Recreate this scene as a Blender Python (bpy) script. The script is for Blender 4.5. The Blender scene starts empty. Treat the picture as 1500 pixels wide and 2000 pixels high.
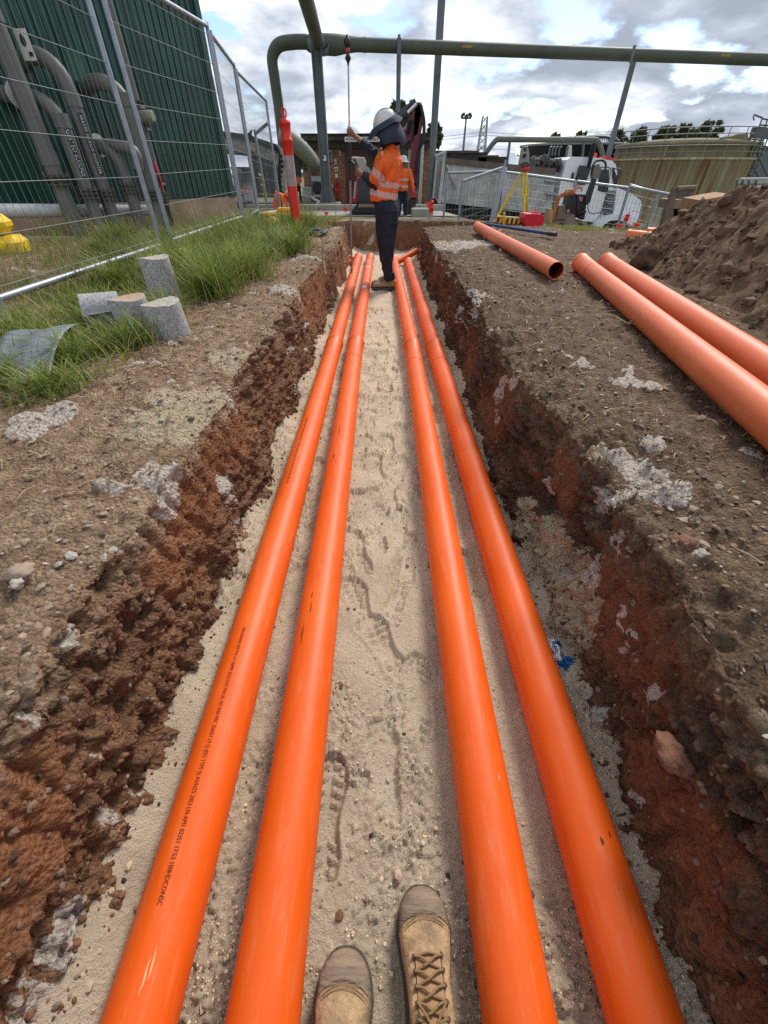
import bpy, math, random
import numpy as np
from mathutils import Vector, Matrix, Euler
R = math.radians
rnd = random.Random(7)
rng = np.random.default_rng(7)
S = bpy.context.scene
COL = S.collection

# ------------------------------------------------------------------ camera
CAMZ, F, PITCH = 1.30, 787.0, R(40.07)
CP, SP = math.cos(PITCH), math.sin(PITCH)
cam_d = bpy.data.cameras.new('camera'); cam = bpy.data.objects.new('camera', cam_d); COL.objects.link(cam)
cam.location = (0, 0, CAMZ); cam.rotation_euler = (math.pi/2 - PITCH, 0, 0)
cam_d.sensor_fit = 'HORIZONTAL'; cam_d.sensor_width = 36; cam_d.lens = 36 * F / 1500
cam_d.clip_start = 0.05; cam_d.clip_end = 3000
S.camera = cam

# ------------------------------------------------------------------ light
SUN_EL, SUN_AZ = R(44), R(30)          # azimuth from +Y towards +X
W = bpy.data.worlds.new('World'); S.world = W; W.use_nodes = True
nt = W.node_tree; N = nt.nodes; L = nt.links; N.clear()
def nd(tree, typ, **kw):
    n = tree.nodes.new(typ)
    for k, v in kw.items():
        if k.startswith('i_'): n.inputs[k[2:].replace('_', ' ')].default_value = v
        else: setattr(n, k, v)
    return n
def wmath(op, a, b=None, clamp=False):
    n = nt.nodes.new('ShaderNodeMath'); n.operation = op; n.use_clamp = clamp
    for i, x in enumerate((a, b)):
        if x is None: continue
        if isinstance(x, (int, float)): n.inputs[i].default_value = x
        else: L.new(x, n.inputs[i])
    return n.outputs[0]
wo = nd(nt, 'ShaderNodeOutputWorld'); bg = nd(nt, 'ShaderNodeBackground'); bg.inputs['Strength'].default_value = 0.1
sky = nd(nt, 'ShaderNodeTexSky', sky_type='NISHITA', sun_disc=False, sun_elevation=SUN_EL, sun_rotation=SUN_AZ, air_density=1.0, dust_density=0.6, ozone_density=1.5)
tc = nd(nt, 'ShaderNodeTexCoord'); sep = nd(nt, 'ShaderNodeSeparateXYZ'); L.new(tc.outputs['Generated'], sep.inputs[0])
zz = wmath('ADD', wmath('MAXIMUM', sep.outputs[2], 0.0), 0.27)
cmb = nd(nt, 'ShaderNodeCombineXYZ')
L.new(wmath('DIVIDE', sep.outputs[0], zz), cmb.inputs[0]); L.new(wmath('DIVIDE', sep.outputs[1], zz), cmb.inputs[1])
def wnoise(vec, scale, detail, rough, dist=0.0, off=(0, 0, 0)):
    mp = nd(nt, 'ShaderNodeMapping'); mp.inputs['Location'].default_value = off; L.new(vec, mp.inputs[0])
    n = nd(nt, 'ShaderNodeTexNoise'); n.inputs['Scale'].default_value = scale; n.inputs['Detail'].default_value = detail
    n.inputs['Roughness'].default_value = rough; n.inputs['Distortion'].default_value = dist; L.new(mp.outputs[0], n.inputs['Vector'])
    return n.outputs['Fac']
OFF = (3.1, 7.7, 0)
dens = wnoise(cmb.outputs[0], 1.55, 9, 0.56, 0.15, OFF)
dens2 = wnoise(cmb.outputs[0], 1.55, 9, 0.56, 0.15, (OFF[0]+0.07, OFF[1]+0.10, 0))
big = wnoise(cmb.outputs[0], 0.8, 3, 0.5, 0.2, (9.4, 2.2, 0))
# coverage: mostly cloud, a few blue gaps
cov = nd(nt, 'ShaderNodeMapRange', interpolation_type='SMOOTHSTEP', clamp=True); L.new(dens, cov.inputs[0])
cov.inputs[1].default_value = 0.415; cov.inputs[2].default_value = 0.485
lit = wmath('ADD', wmath('MULTIPLY', wmath('SUBTRACT', dens, dens2), 2.6), 0.50)
lit = wmath('SUBTRACT', lit, wmath('MULTIPLY', wmath('SUBTRACT', big, 0.5), 2.2), True)
crmp = nd(nt, 'ShaderNodeValToRGB'); L.new(lit, crmp.inputs[0])
e = crmp.color_ramp.elements
e[0].position = 0.12; e[0].color = (2.6, 2.95, 3.6, 1)
e[1].position = 0.95; e[1].color = (9.8, 9.9, 10.0, 1)
for p_, c_ in ((0.38, (3.5, 3.9, 4.6, 1)), (0.66, (5.8, 6.15, 6.7, 1))):
    q = e.new(p_); q.color = c_
mixw = nd(nt, 'ShaderNodeMix', data_type='RGBA'); L.new(cov.outputs[0], mixw.inputs[0])
skm = nd(nt, 'ShaderNodeMix', data_type='RGBA', blend_type='MULTIPLY'); skm.inputs[0].default_value = 1
L.new(sky.outputs[0], skm.inputs[6]); skm.inputs[7].default_value = (0.95, 1.0, 1.1, 1)
L.new(skm.outputs[2], mixw.inputs[6]); L.new(crmp.outputs[0], mixw.inputs[7])
L.new(mixw.outputs[2], bg.inputs['Color']); L.new(bg.outputs[0], wo.inputs[0])

sd = bpy.data.lights.new('sun', 'SUN'); sun = bpy.data.objects.new('sun', sd); COL.objects.link(sun)
sd.energy = 2.0; sd.angle = R(16); sd.color = (1.0, 0.95, 0.88)
sv = Vector((math.sin(SUN_AZ)*math.cos(SUN_EL), math.cos(SUN_AZ)*math.cos(SUN_EL), math.sin(SUN_EL)))
sun.rotation_euler = sv.to_track_quat('Z', 'Y').to_euler()
S.view_settings.view_transform = 'Standard'; S.view_settings.look = 'None'
S.view_settings.exposure = 0.68; S.view_settings.gamma = 1.0; S.view_settings.use_curve_mapping = False
S.render.engine = 'CYCLES'
try:
    S.cycles.max_bounces = 6; S.cycles.diffuse_bounces = 3; S.cycles.glossy_bounces = 3; S.cycles.transparent_max_bounces = 8
    S.cycles.use_denoising = False
except Exception: pass

# ------------------------------------------------------------------ helpers
def ray(px, v):
    a, b = (px-750)/F, (1000-v)/F
    return Vector((a, CP + b*SP, -SP + b*CP))
def P(px, v, D):                       # the point seen there at distance D along the ground axis
    r = ray(px, v); t = D / r.y
    return Vector((r.x*t, D, CAMZ + r.z*t))
def G(px, v, z=0.55):                  # the point seen there on the level z
    r = ray(px, v); t = (z - CAMZ) / r.z
    return Vector((r.x*t, r.y*t, z))
def srgb(r, g, b):
    f = lambda c: (c/255/12.92) if c/255 <= 0.04045 else ((c/255+0.055)/1.055)**2.4
    return (f(r), f(g), f(b), 1)

def _h(ix, iy, iz, seed):
    h = (ix.astype(np.uint32)*np.uint32(374761393) + iy.astype(np.uint32)*np.uint32(668265263)
         + iz.astype(np.uint32)*np.uint32(2147483647) + np.uint32(seed*1274126177 & 0xffffffff))
    h = (h ^ (h >> np.uint32(13)))*np.uint32(1274126177)
    h = (h ^ (h >> np.uint32(16)))*np.uint32(2246822519)
    return ((h ^ (h >> np.uint32(15))) & np.uint32(0xffffff)).astype(np.float64)/16777215.0
def vnoise(p, seed=0):
    i = np.floor(p).astype(np.int64); f = p - i; f = f*f*(3-2*f)
    o = 0
    for dx in (0, 1):
        wx = f[:, 0] if dx else 1-f[:, 0]
        for dy in (0, 1):
            wy = f[:, 1] if dy else 1-f[:, 1]
            for dz in (0, 1):
                wz = f[:, 2] if dz else 1-f[:, 2]
                o = o + wx*wy*wz*_h(i[:, 0]+dx, i[:, 1]+dy, i[:, 2]+dz, seed)
    return o*2-1
def fbm(p, scale, octs=4, seed=0, gain=0.5, lac=2.03):
    o = 0; a = 1.0; s = scale
    for k in range(octs):
        o = o + a*vnoise(p*s + 17.3*k, seed+k*31); a *= gain; s *= lac
    return o
def worley(p, scale, seed=0):          # distance to nearest jittered point, 2.5D
    q = p*scale; i = np.floor(q).astype(np.int64); best = np.full(len(p), 9.0)
    for dx in (-1, 0, 1):
        for dy in (-1, 0, 1):
            for dz in (-1, 0, 1):
                c = i + (dx, dy, dz)
                d = (c[:, 0]+_h(c[:, 0], c[:, 1], c[:, 2], seed)-q[:, 0])**2 + (c[:, 1]+_h(c[:, 0], c[:, 1], c[:, 2], seed+1)-q[:, 1])**2 + (c[:, 2]+_h(c[:, 0], c[:, 1], c[:, 2], seed+2)-q[:, 2])**2
                best = np.minimum(best, d)
    return np.sqrt(best)
def sstep(a, b, x):
    t = np.clip((x-a)/(b-a), 0, 1); return t*t*(3-2*t)

# ------------------------------------------------------------------ materials
MATS = {}
def mat(name, col, rough=0.7, metal=0.0, var=0.15, vscale=6.0, bump=0.0, bscale=60.0, spec=0.5, col2=None, stretch=None, coat=0.0):
    """plain material with colour variation and fine relief; col2: second colour mixed by noise"""
    if name in MATS: return MATS[name]
    m = bpy.data.materials.new(name); m.use_nodes = True; MATS[name] = m
    t = m.node_tree; b = t.nodes['Principled BSDF']; lk = t.links
    b.inputs['Roughness'].default_value = rough; b.inputs['Metallic'].default_value = metal
    b.inputs['Specular IOR Level'].default_value = spec; b.inputs['Coat Weight'].default_value = coat
    tcn = nd(t, 'ShaderNodeTexCoord'); vec = tcn.outputs['Object']
    if stretch:
        mp = nd(t, 'ShaderNodeMapping'); mp.inputs['Scale'].default_value = stretch; lk.new(vec, mp.inputs[0]); vec = mp.outputs[0]
    n1 = nd(t, 'ShaderNodeTexNoise', i_Scale=vscale, i_Detail=6.0, i_Roughness=0.65); lk.new(vec, n1.inputs['Vector'])
    mx = nd(t, 'ShaderNodeMix', data_type='RGBA')
    c = tuple(col[:3]); d = col2[:3] if col2 else tuple(x*(1-var) for x in c); u = c if col2 else tuple(min(1, x*(1+var)) for x in c)
    mx.inputs[6].default_value = (*d, 1); mx.inputs[7].default_value = (*u, 1)
    mr = nd(t, 'ShaderNodeMapRange'); mr.inputs[1].default_value = 0.35; mr.inputs[2].default_value = 0.65
    lk.new(n1.outputs['Fac'], mr.inputs[0]); lk.new(mr.outputs[0], mx.inputs[0]); lk.new(mx.outputs[2], b.inputs['Base Color'])
    if bump:
        n2 = nd(t, 'ShaderNodeTexNoise', i_Scale=bscale, i_Detail=5.0, i_Roughness=0.6); lk.new(vec, n2.inputs['Vector'])
        bp = nd(t, 'ShaderNodeBump', i_Strength=bump, i_Distance=0.01); lk.new(n2.outputs['Fac'], bp.inputs['Height']); lk.new(bp.outputs[0], b.inputs['Normal'])
    return m

# ------------------------------------------------------------------ mesh builder
class MB:
    def __init__(s): s.v = []; s.f = []; s.mi = []; s.sm = []
    def add(s, vs, fs, mi=0, smooth=False):
        o = len(s.v); s.v += [tuple(v) for v in vs]; s.f += [tuple(i+o for i in f) for f in fs]
        s.mi += [mi]*len(fs); s.sm += [smooth]*len(fs); return s
    def box(s, c, size, rot=None, mi=0, bev=0.0):
        x, y, z = (d/2 for d in size); c = Vector(c)
        M = rot if isinstance(rot, Matrix) else (Euler(rot).to_matrix() if rot else Matrix.Identity(3))
        if bev <= 0 or bev >= min(x, y, z):
            vs = [Vector((a*x, b*y, d*z)) for a in (-1, 1) for b in (-1, 1) for d in (-1, 1)]
            fs = [(0, 1, 3, 2), (4, 6, 7, 5), (0, 4, 5, 1), (2, 3, 7, 6), (0, 2, 6, 4), (1, 5, 7, 3)]
        else:
            vs = []; idx = {}
            for a in (-1, 1):
                for b in (-1, 1):
                    for d in (-1, 1):
                        for k in range(3):
                            q = [a*(x-bev), b*(y-bev), d*(z-bev)]; q[k] = (a*x, b*y, d*z)[k]
                            idx[a, b, d, k] = len(vs); vs.append(Vector(q))
            I = lambda a, b, d, k: idx[a, b, d, k]
            fs = []
            for a in (-1, 1):
                o = [(a, -1, -1), (a, 1, -1), (a, 1, 1), (a, -1, 1)]; fs.append([I(*q, 0) for q in (o if a > 0 else o[::-1])])
                o = [(-1, a, -1), (-1, a, 1), (1, a, 1), (1, a, -1)]; fs.append([I(*q, 1) for q in (o if a > 0 else o[::-1])])
                o = [(-1, -1, a), (1, -1, a), (1, 1, a), (-1, 1, a)]; fs.append([I(*q, 2) for q in (o if a > 0 else o[::-1])])
            for a in (-1, 1):
                for b in (-1, 1):
                    fs.append([I(a, b, -1, 0), I(a, b, 1, 0), I(a, b, 1, 1), I(a, b, -1, 1)])
                    fs.append([I(a, -1, b, 0), I(a, 1, b, 0), I(a, 1, b, 2), I(a, -1, b, 2)])
                    fs.append([I(-1, a, b, 1), I(1, a, b, 1), I(1, a, b, 2), I(-1, a, b, 2)])
                    for d in (-1, 1): fs.append([I(a, b, d, 0), I(a, b, d, 1), I(a, b, d, 2)])
        return s.add([M @ v + c for v in vs], fs, mi)
    def beam(s, p0, p1, w, h=None, mi=0, up=None, bev=0):
        p0, p1 = Vector(p0), Vector(p1); d = p1-p0; ln = d.length; h = h or w
        z = d.normalized(); u = Vector(up) if up else (Vector((0, 0, 1)) if abs(z.z) < 0.95 else Vector((0, 1, 0)))
        x = u.cross(z).normalized(); y = z.cross(x)
        M = Matrix((x, y, z)).transposed()
        return s.box((p0+p1)/2, (w, h, ln), M, mi, bev)
    def tube(s, pts, r, seg=12, mi=0, caps=True, smooth=True, flat=1.0, up=None):
        pts = [Vector(p) for p in pts]; n = len(pts)
        rs = r if isinstance(r, (list, tuple)) else [r]*n
        vs = []; prev = Vector(up) if up else None
        for i, p in enumerate(pts):
            t = (pts[min(i+1, n-1)] - pts[max(i-1, 0)])
            if t.length < 1e-9: t = Vector((0, 0, 1))
            t.normalize()
            if prev is None: prev = Vector((0, 0, 1)) if abs(t.z) < 0.9 else Vector((1, 0, 0))
            a = (prev - t*prev.dot(t))
            if a.length < 1e-6: a = t.orthogonal()
            a.normalize(); b = t.cross(a); prev = a
            for k in range(seg):
                th = 2*math.pi*k/seg
                vs.append(p + a*math.cos(th)*rs[i]*flat + b*math.sin(th)*rs[i])
        fs = [(i*seg+k, i*seg+(k+1) % seg, (i+1)*seg+(k+1) % seg, (i+1)*seg+k) for i in range(n-1) for k in range(seg)]
        s.add(vs, fs, mi, smooth)
        if caps:
            s.add(vs[:seg], [tuple(range(seg))[::-1]], mi); s.add(vs[-seg:], [tuple(range(seg))], mi)
        return s
    def lathe(s, origin, axis, prof, seg=20, mi=0, smooth=True):
        o = Vector(origin); ax = Vector(axis).normalized()
        pts = [o + ax*h for _, h in prof]; a = ax.orthogonal().normalized(); b = ax.cross(a); vs = []
        for (r, h), p in zip(prof, pts):
            for k in range(seg):
                th = 2*math.pi*k/seg; vs.append(p + (a*math.cos(th)+b*math.sin(th))*r)
        n = len(prof)
        fs = [(i*seg+k, i*seg+(k+1) % seg, (i+1)*seg+(k+1) % seg, (i+1)*seg+k) for i in range(n-1) for k in range(seg)]
        s.add(vs, fs, mi, smooth)
        if prof[0][0] > 1e-4: s.add(vs[:seg], [tuple(range(seg))[::-1]], mi)
        if prof[-1][0] > 1e-4: s.add(vs[-seg:], [tuple(range(seg))], mi)
        return s
    def prism(s, pts, depth, mi=0, dirv=(0, 1, 0), smooth=False):   # polygon (world points) extruded along dirv
        d = Vector(dirv)*depth; n = len(pts); pts = [Vector(p) for p in pts]
        vs = pts + [p+d for p in pts]
        fs = [tuple(range(n)), tuple(range(2*n-1, n-1, -1))]
        s.add(vs, fs, mi); s.add(vs, [(i, i+n, (i+1) % n+n, (i+1) % n) for i in range(n)], mi, smooth); return s
    def pp(s, pxs, D, depth, mi=0):
        return s.prism([P(a, b, D) for a, b in pxs], depth, mi)
    def ell(s, c, r, seg=12, mi=0, rot=None):
        c = Vector(c); M = Euler(rot).to_matrix() if rot else Matrix.Identity(3); vs = []; n = seg//2
        for i in range(n+1):
            ph = math.pi*i/n
            for k in range(seg):
                th = 2*math.pi*k/seg
                vs.append(c + M @ Vector((r[0]*math.sin(ph)*math.cos(th), r[1]*math.sin(ph)*math.sin(th), r[2]*math.cos(ph))))
        fs = [(i*seg+k, (i+1)*seg+k, (i+1)*seg+(k+1) % seg, i*seg+(k+1) % seg) for i in range(n) for k in range(seg)]
        return s.add(vs, fs, mi, True)
    def build(s, name, mats, parent=None, base=None):
        mats = mats if isinstance(mats, (list, tuple)) else [mats]
        if parent is not None:
            o0 = Vector(parent.get('_o', (0, 0, 0)))
        elif base is not None: o0 = Vector(base)
        else:
            a = np.array(s.v); lo, hi = a.min(0), a.max(0); o0 = Vector(((lo[0]+hi[0])/2, (lo[1]+hi[1])/2, lo[2]))
        me = bpy.data.meshes.new(name); me.from_pydata([tuple(Vector(v)-o0) for v in s.v], [], s.f)
        for m in mats: me.materials.append(m)
        me.polygons.foreach_set('material_index', s.mi); me.polygons.foreach_set('use_smooth', s.sm); me.update()
        o = bpy.data.objects.new(name, me); COL.objects.link(o)
        if parent is not None:
            o.parent = parent; o['_o'] = tuple(o0)
        else:
            o.location = o0; o['_o'] = tuple(o0)
        return o
def tag(o, label, cat, group=None):
    o['label'] = label; o['category'] = cat
    if group: o['group'] = group
    return o
def thing(name, loc, label, cat, group=None):
    o = bpy.data.objects.new(name, None); COL.objects.link(o); o.location = loc; o['_o'] = tuple(loc); o.empty_display_size = 0.1
    return tag(o, label, cat, group)
def copy_tree(o, loc, label, rz=0):
    def cp(q, par):
        c = q.copy(); COL.objects.link(c)
        if par is not None: c.parent = par
        for ch in q.children: cp(ch, c)
        return c
    c = cp(o, None); c.location = loc; c.rotation_euler.z = rz; c['label'] = label; return c
def mesh_np(name, V, Fq, mats, smooth=True, attrs=None, parent=None, mi=None):
    me = bpy.data.meshes.new(name); V = np.asarray(V, np.float32); Fq = np.asarray(Fq, np.int32); k = Fq.shape[1]
    me.vertices.add(len(V)); me.vertices.foreach_set('co', V.ravel())
    me.loops.add(Fq.size); me.loops.foreach_set('vertex_index', Fq.ravel())
    me.polygons.add(len(Fq)); me.polygons.foreach_set('loop_start', np.arange(0, Fq.size, k, dtype=np.int32))
    me.polygons.foreach_set('loop_total', np.full(len(Fq), k, np.int32)) if False else None
    me.polygons.foreach_set('use_smooth', np.full(len(Fq), smooth, bool))
    for m in (mats if isinstance(mats, (list, tuple)) else [mats]): me.materials.append(m)
    if mi is not None: me.polygons.foreach_set('material_index', np.asarray(mi, np.int32))
    me.update(calc_edges=True)
    for an, av in (attrs or {}).items():
        av = np.asarray(av, np.float32)
        if av.ndim == 1:
            at = me.attributes.new(an, 'FLOAT', 'POINT'); at.data.foreach_set('value', av)
        else:
            at = me.attributes.new(an, 'FLOAT_COLOR', 'POINT'); at.data.foreach_set('color', np.c_[av, np.ones(len(av))].astype(np.float32).ravel())
    o = bpy.data.objects.new(name, me); COL.objects.link(o)
    if parent is not None: o.parent = parent
    return o
def gridfaces(nr, nc):
    i = np.arange(nr-1)[:, None]*nc + np.arange(nc-1)[None, :]; i = i.ravel()
    return np.c_[i, i+1, i+nc+1, i+nc]
def gridnormals(V, nr, nc):
    Q = V.reshape(nr, nc, 3); dy = np.gradient(Q, axis=0); dx = np.gradient(Q, axis=1)
    n = np.cross(dx, dy); n /= np.maximum(np.linalg.norm(n, axis=2, keepdims=True), 1e-9); return n.reshape(-1, 3)

# ------------------------------------------------------------------ terrain
def interp(y, ys, zs): return np.interp(y, ys, zs)
def zground(x, y):
    """height of the open ground (numpy or scalar)"""
    x = np.asarray(x, float); y = np.asarray(y, float)
    a = interp(y, [0, 9.8, 10.7, 13, 20, 28, 60], [.55, .55, .52, .38, .13, -.1, -.2])
    b = interp(y, [0, 7.9, 9.2, 12, 22, 36, 80], [.55, .55, .47, .0, -.78, -1.8, -1.8])
    t = sstep(1.5, 6.0, x)
    c = interp(y, [0, 11, 14, 30], [.58, .58, .35, .1])
    z = a*(1-t) + b*t; l = sstep(-2.0, -4.5, x); z = z*(1-l) + c*l
    return z
FH, LIP = 0.59, 0.69                   # half width of the trench floor and of its mouth
TY0, TY1 = 9.15, 10.25                 # the cross trench at the far end
def wiggle(y):
    p = np.c_[y, np.zeros_like(y), np.zeros_like(y)]
    return p
def yrows(y0, y1, k=0.0052, near=0.9, mn=0.0048):
    ys = [y0]
    while ys[-1] < y1: ys.append(ys[-1] + max(mn, k*(max(ys[-1], 0)+near)))
    return np.array(ys)
Y = yrows(-0.9, 8.9); Y = np.r_[Y, np.arange(Y[-1]+.02, 10.5, 0.016), np.arange(10.52, 12.4, 0.045)]
def side_cols():
    out = [LIP]; 
    while out[-1] < 7.4: out.append(out[-1] + 0.0086 + max(0, out[-1]-0.9)*0.0125)
    return np.array(out)
sc_ = side_cols()
wallc = np.linspace(FH, LIP, 78)[:-1]
cols = np.r_[-sc_[::-1], -wallc[::-1], np.linspace(-FH+.03, FH-.03, 12), wallc, sc_]
nr, nc = len(Y), len(cols)
SX, SY = np.meshgrid(cols, Y); SX = SX.ravel(); SY = SY.ravel(); side = np.sign(SX)
pz = np.c_[side*5, SY, np.zeros_like(SY)]
wig = fbm(pz, 1.3, 3, 11)*0.035 + fbm(pz, 6.0, 3, 12)*0.018
fall = np.exp(-np.maximum(0, np.abs(SX)-LIP)/0.35)*sstep(0.3, 0.62, np.abs(SX))
topb = sstep(FH, LIP, np.abs(SX))       # widens at the top
X = SX + wig*fall*(0.55+0.45*topb)
# right mouth is more broken open than the left one near the camera
X += np.where(SX > 0, 1, -1)*fall*topb*0.02*(1+fbm(pz, 2.1, 2, 5))
t = np.clip((np.abs(SX)-FH)/(LIP-FH), 0, 1)
zg = zground(X, SY)
# rounded lip
prof = np.where(t < 0.9, t/0.9*0.94, 0.94+0.06*np.sin((t-0.9)/0.1*math.pi/2))
sandz = -0.05
Zs = sandz + (zg - sandz)*prof
lipfall = 0.022*np.exp(-np.maximum(0, np.abs(SX)-LIP)/0.10)
Zs = Zs - lipfall*np.where(t >= 1, 1, t)
# cross trench: dig between TY0 and TY1 (both sides)
ywob = fbm(np.c_[X, X*0, X*0], 1.7, 3, 21)*0.05
d0 = sstep(TY0+ywob-0.05, TY0+ywob+0.05, SY); d1 = 1-sstep(TY1+ywob-0.04, TY1+ywob+0.04, SY)
dig = d0*d1*(1-sstep(4.0, 4.2, np.abs(X)))
Zs = Zs*(1-dig) + (sandz-0.02)*dig
# beyond the end wall no trench
beyond = sstep(TY1+ywob-0.04, TY1+ywob+0.04, SY)
Zs = Zs*(1-beyond) + zg*beyond
V = np.c_[X, SY, Zs]
Nn = gridnormals(V, nr, nc)
up = np.clip(Nn[:, 2], 0, 1); wallm = 1-sstep(0.35, 0.85, up)
# --- relief
n_big = fbm(V, 1.1, 3, 31)*0.028
n_mid = fbm(V*np.array([1, 1, .8]), 7.0, 5, 32, 0.55)
ridg = 1-np.abs(fbm(V, 11.0, 4, 33, 0.6))
wo_ = worley(V + 0.02*np.c_[n_mid, n_mid, n_mid], 26.0, 34)
wo2 = worley(V, 62.0, 38)
lipm = np.exp(-np.abs(np.abs(SX)-LIP)/0.14)
# horizontal gouges of the bucket on walls: noise stretched along y
gouge = fbm(V*np.array([1.0, 0.35, 2.2]), 9.0, 4, 35, 0.6)
hi = n_big*(1-wallm) + n_mid*(0.014+0.020*lipm)*(1-wallm) + (wo_ < .6)*(0.6-wo_)*0.026*(1-wallm)*np.clip(0.6+fbm(V, 2.5, 2, 36), 0, 1.3) + (0.5-wo2)*0.015
hi += wallm*(gouge*0.015 + n_mid*0.015 + (.5-wo2)*.014 + (ridg-.7)*0.030 + (0.5-wo_)*0.030)
hi += np.where(SX > 0, 1.0, 0.5)*lipm*(0.5-wo_)*0.040
# chunk holes in the walls
hole = np.clip(fbm(V, 4.2, 3, 37)-0.62, 0, 1)*wallm
hi -= hole*0.13
smear = sstep(-.02, .3, fbm(V*np.array([1, .7, .8]), 2.6, 4, 47))*wallm
hi = hi*(1-.78*smear) + smear*(.006+fbm(V*np.array([1, 4, .35]), 13, 3, 48)*.007-.014*np.abs(np.sin(math.pi*(V[:, 1]+.25*V[:, 2]+.05*n_mid)/.10))**6)
far = 1/(1+np.maximum(0, SY-4)*0.12)
V2 = V + Nn*(hi*far)[:, None]
V2[:, 2] += 0.0
# --- material masks (soil kinds; the side mask also paints sunlit and shaded clay)
depth_b = zground(V2[:, 0], V2[:, 1]) - V2[:, 2]
m1 = fbm(V, 3.0, 4, 41); m2 = fbm(V, 9.0, 4, 42)
top = np.where(SX > 0, 0.08, 0.04)
clay = sstep(top-0.03, top+0.07, depth_b + m1*0.07 + m2*0.03)
def blob(c, r, p=V2, sx=1, sy=1, sz=1):
    d = np.sqrt(((p[:, 0]-c[0])/sx)**2 + ((p[:, 1]-c[1])/sy)**2 + ((p[:, 2]-c[2])/sz)**2)/r
    return np.clip(1-d, 0, 1)
lime = np.zeros(len(V2)); sandm = np.zeros(len(V2))
for px, v, z, r in [(290, 925, .55, .17), (330, 970, .5, .12), (300, 1000, .48, .10), (35, 840, .56, .24), (130, 745, .57, .12), (120, 815, .56, .16), (545, 560, .57, .35),
                    (1215, 930, .5, .17), (1200, 1000, .42, .15), (1240, 1075, .46, .13), (1290, 965, .53, .10), (1020, 800, .3, .3), (1060, 880, .25, .18), (1275, 860, .56, .12), (1230, 740, .56, .2), (880, 490, .52, .5), (935, 475, .56, .6), (1180, 1120, .32, .13), (1365, 1080, .55, .06), (1330, 1140, .5, .08), (600, 500, .57, .3)]:
    lime = np.maximum(lime, blob(G(px, v, z), r))
for px, v, z, r in [(1090, 1080, .12, .26), (1120, 1180, .14, .28), (1180, 1110, .25, .16), (1030, 1010, .12, .15)]:
    sandm = np.maximum(sandm, blob(G(px, v, z), r))
lime = sstep(0.42, 0.58, lime*0.95 + m2*0.34 + m1*0.14 + 0.0)
lime = np.maximum(lime, sstep(0.92, 1.05, fbm(V, 6.0, 5, 44, .6) + wallm*0.2)*0.9)
dust = 0
for px, v, z, r in [(375, 795, .57, .42), (470, 690, .57, .22), (880, 475, .56, .9), (1150, 880, .56, .15)]:
    dust = np.maximum(dust, blob(G(px, v, z), r))
dust = sstep(0.22, 0.62, dust + m2*0.22 + m1*0.1)*(1-wallm*0.7)
sandm = np.maximum(sstep(0.25, 0.5, sandm + m2*0.12), sstep(0.05, -0.03, V2[:, 2]-0.0 + m2*0.025)*0.8)
sandm = np.maximum(sandm, dust)
V2[:, 2] += lime*0.014*(1-wallm)*(1+m2)
dark = (SX > 0)*1.0  # right side: browner topsoil, and the wall's shade put into its clay colour

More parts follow.
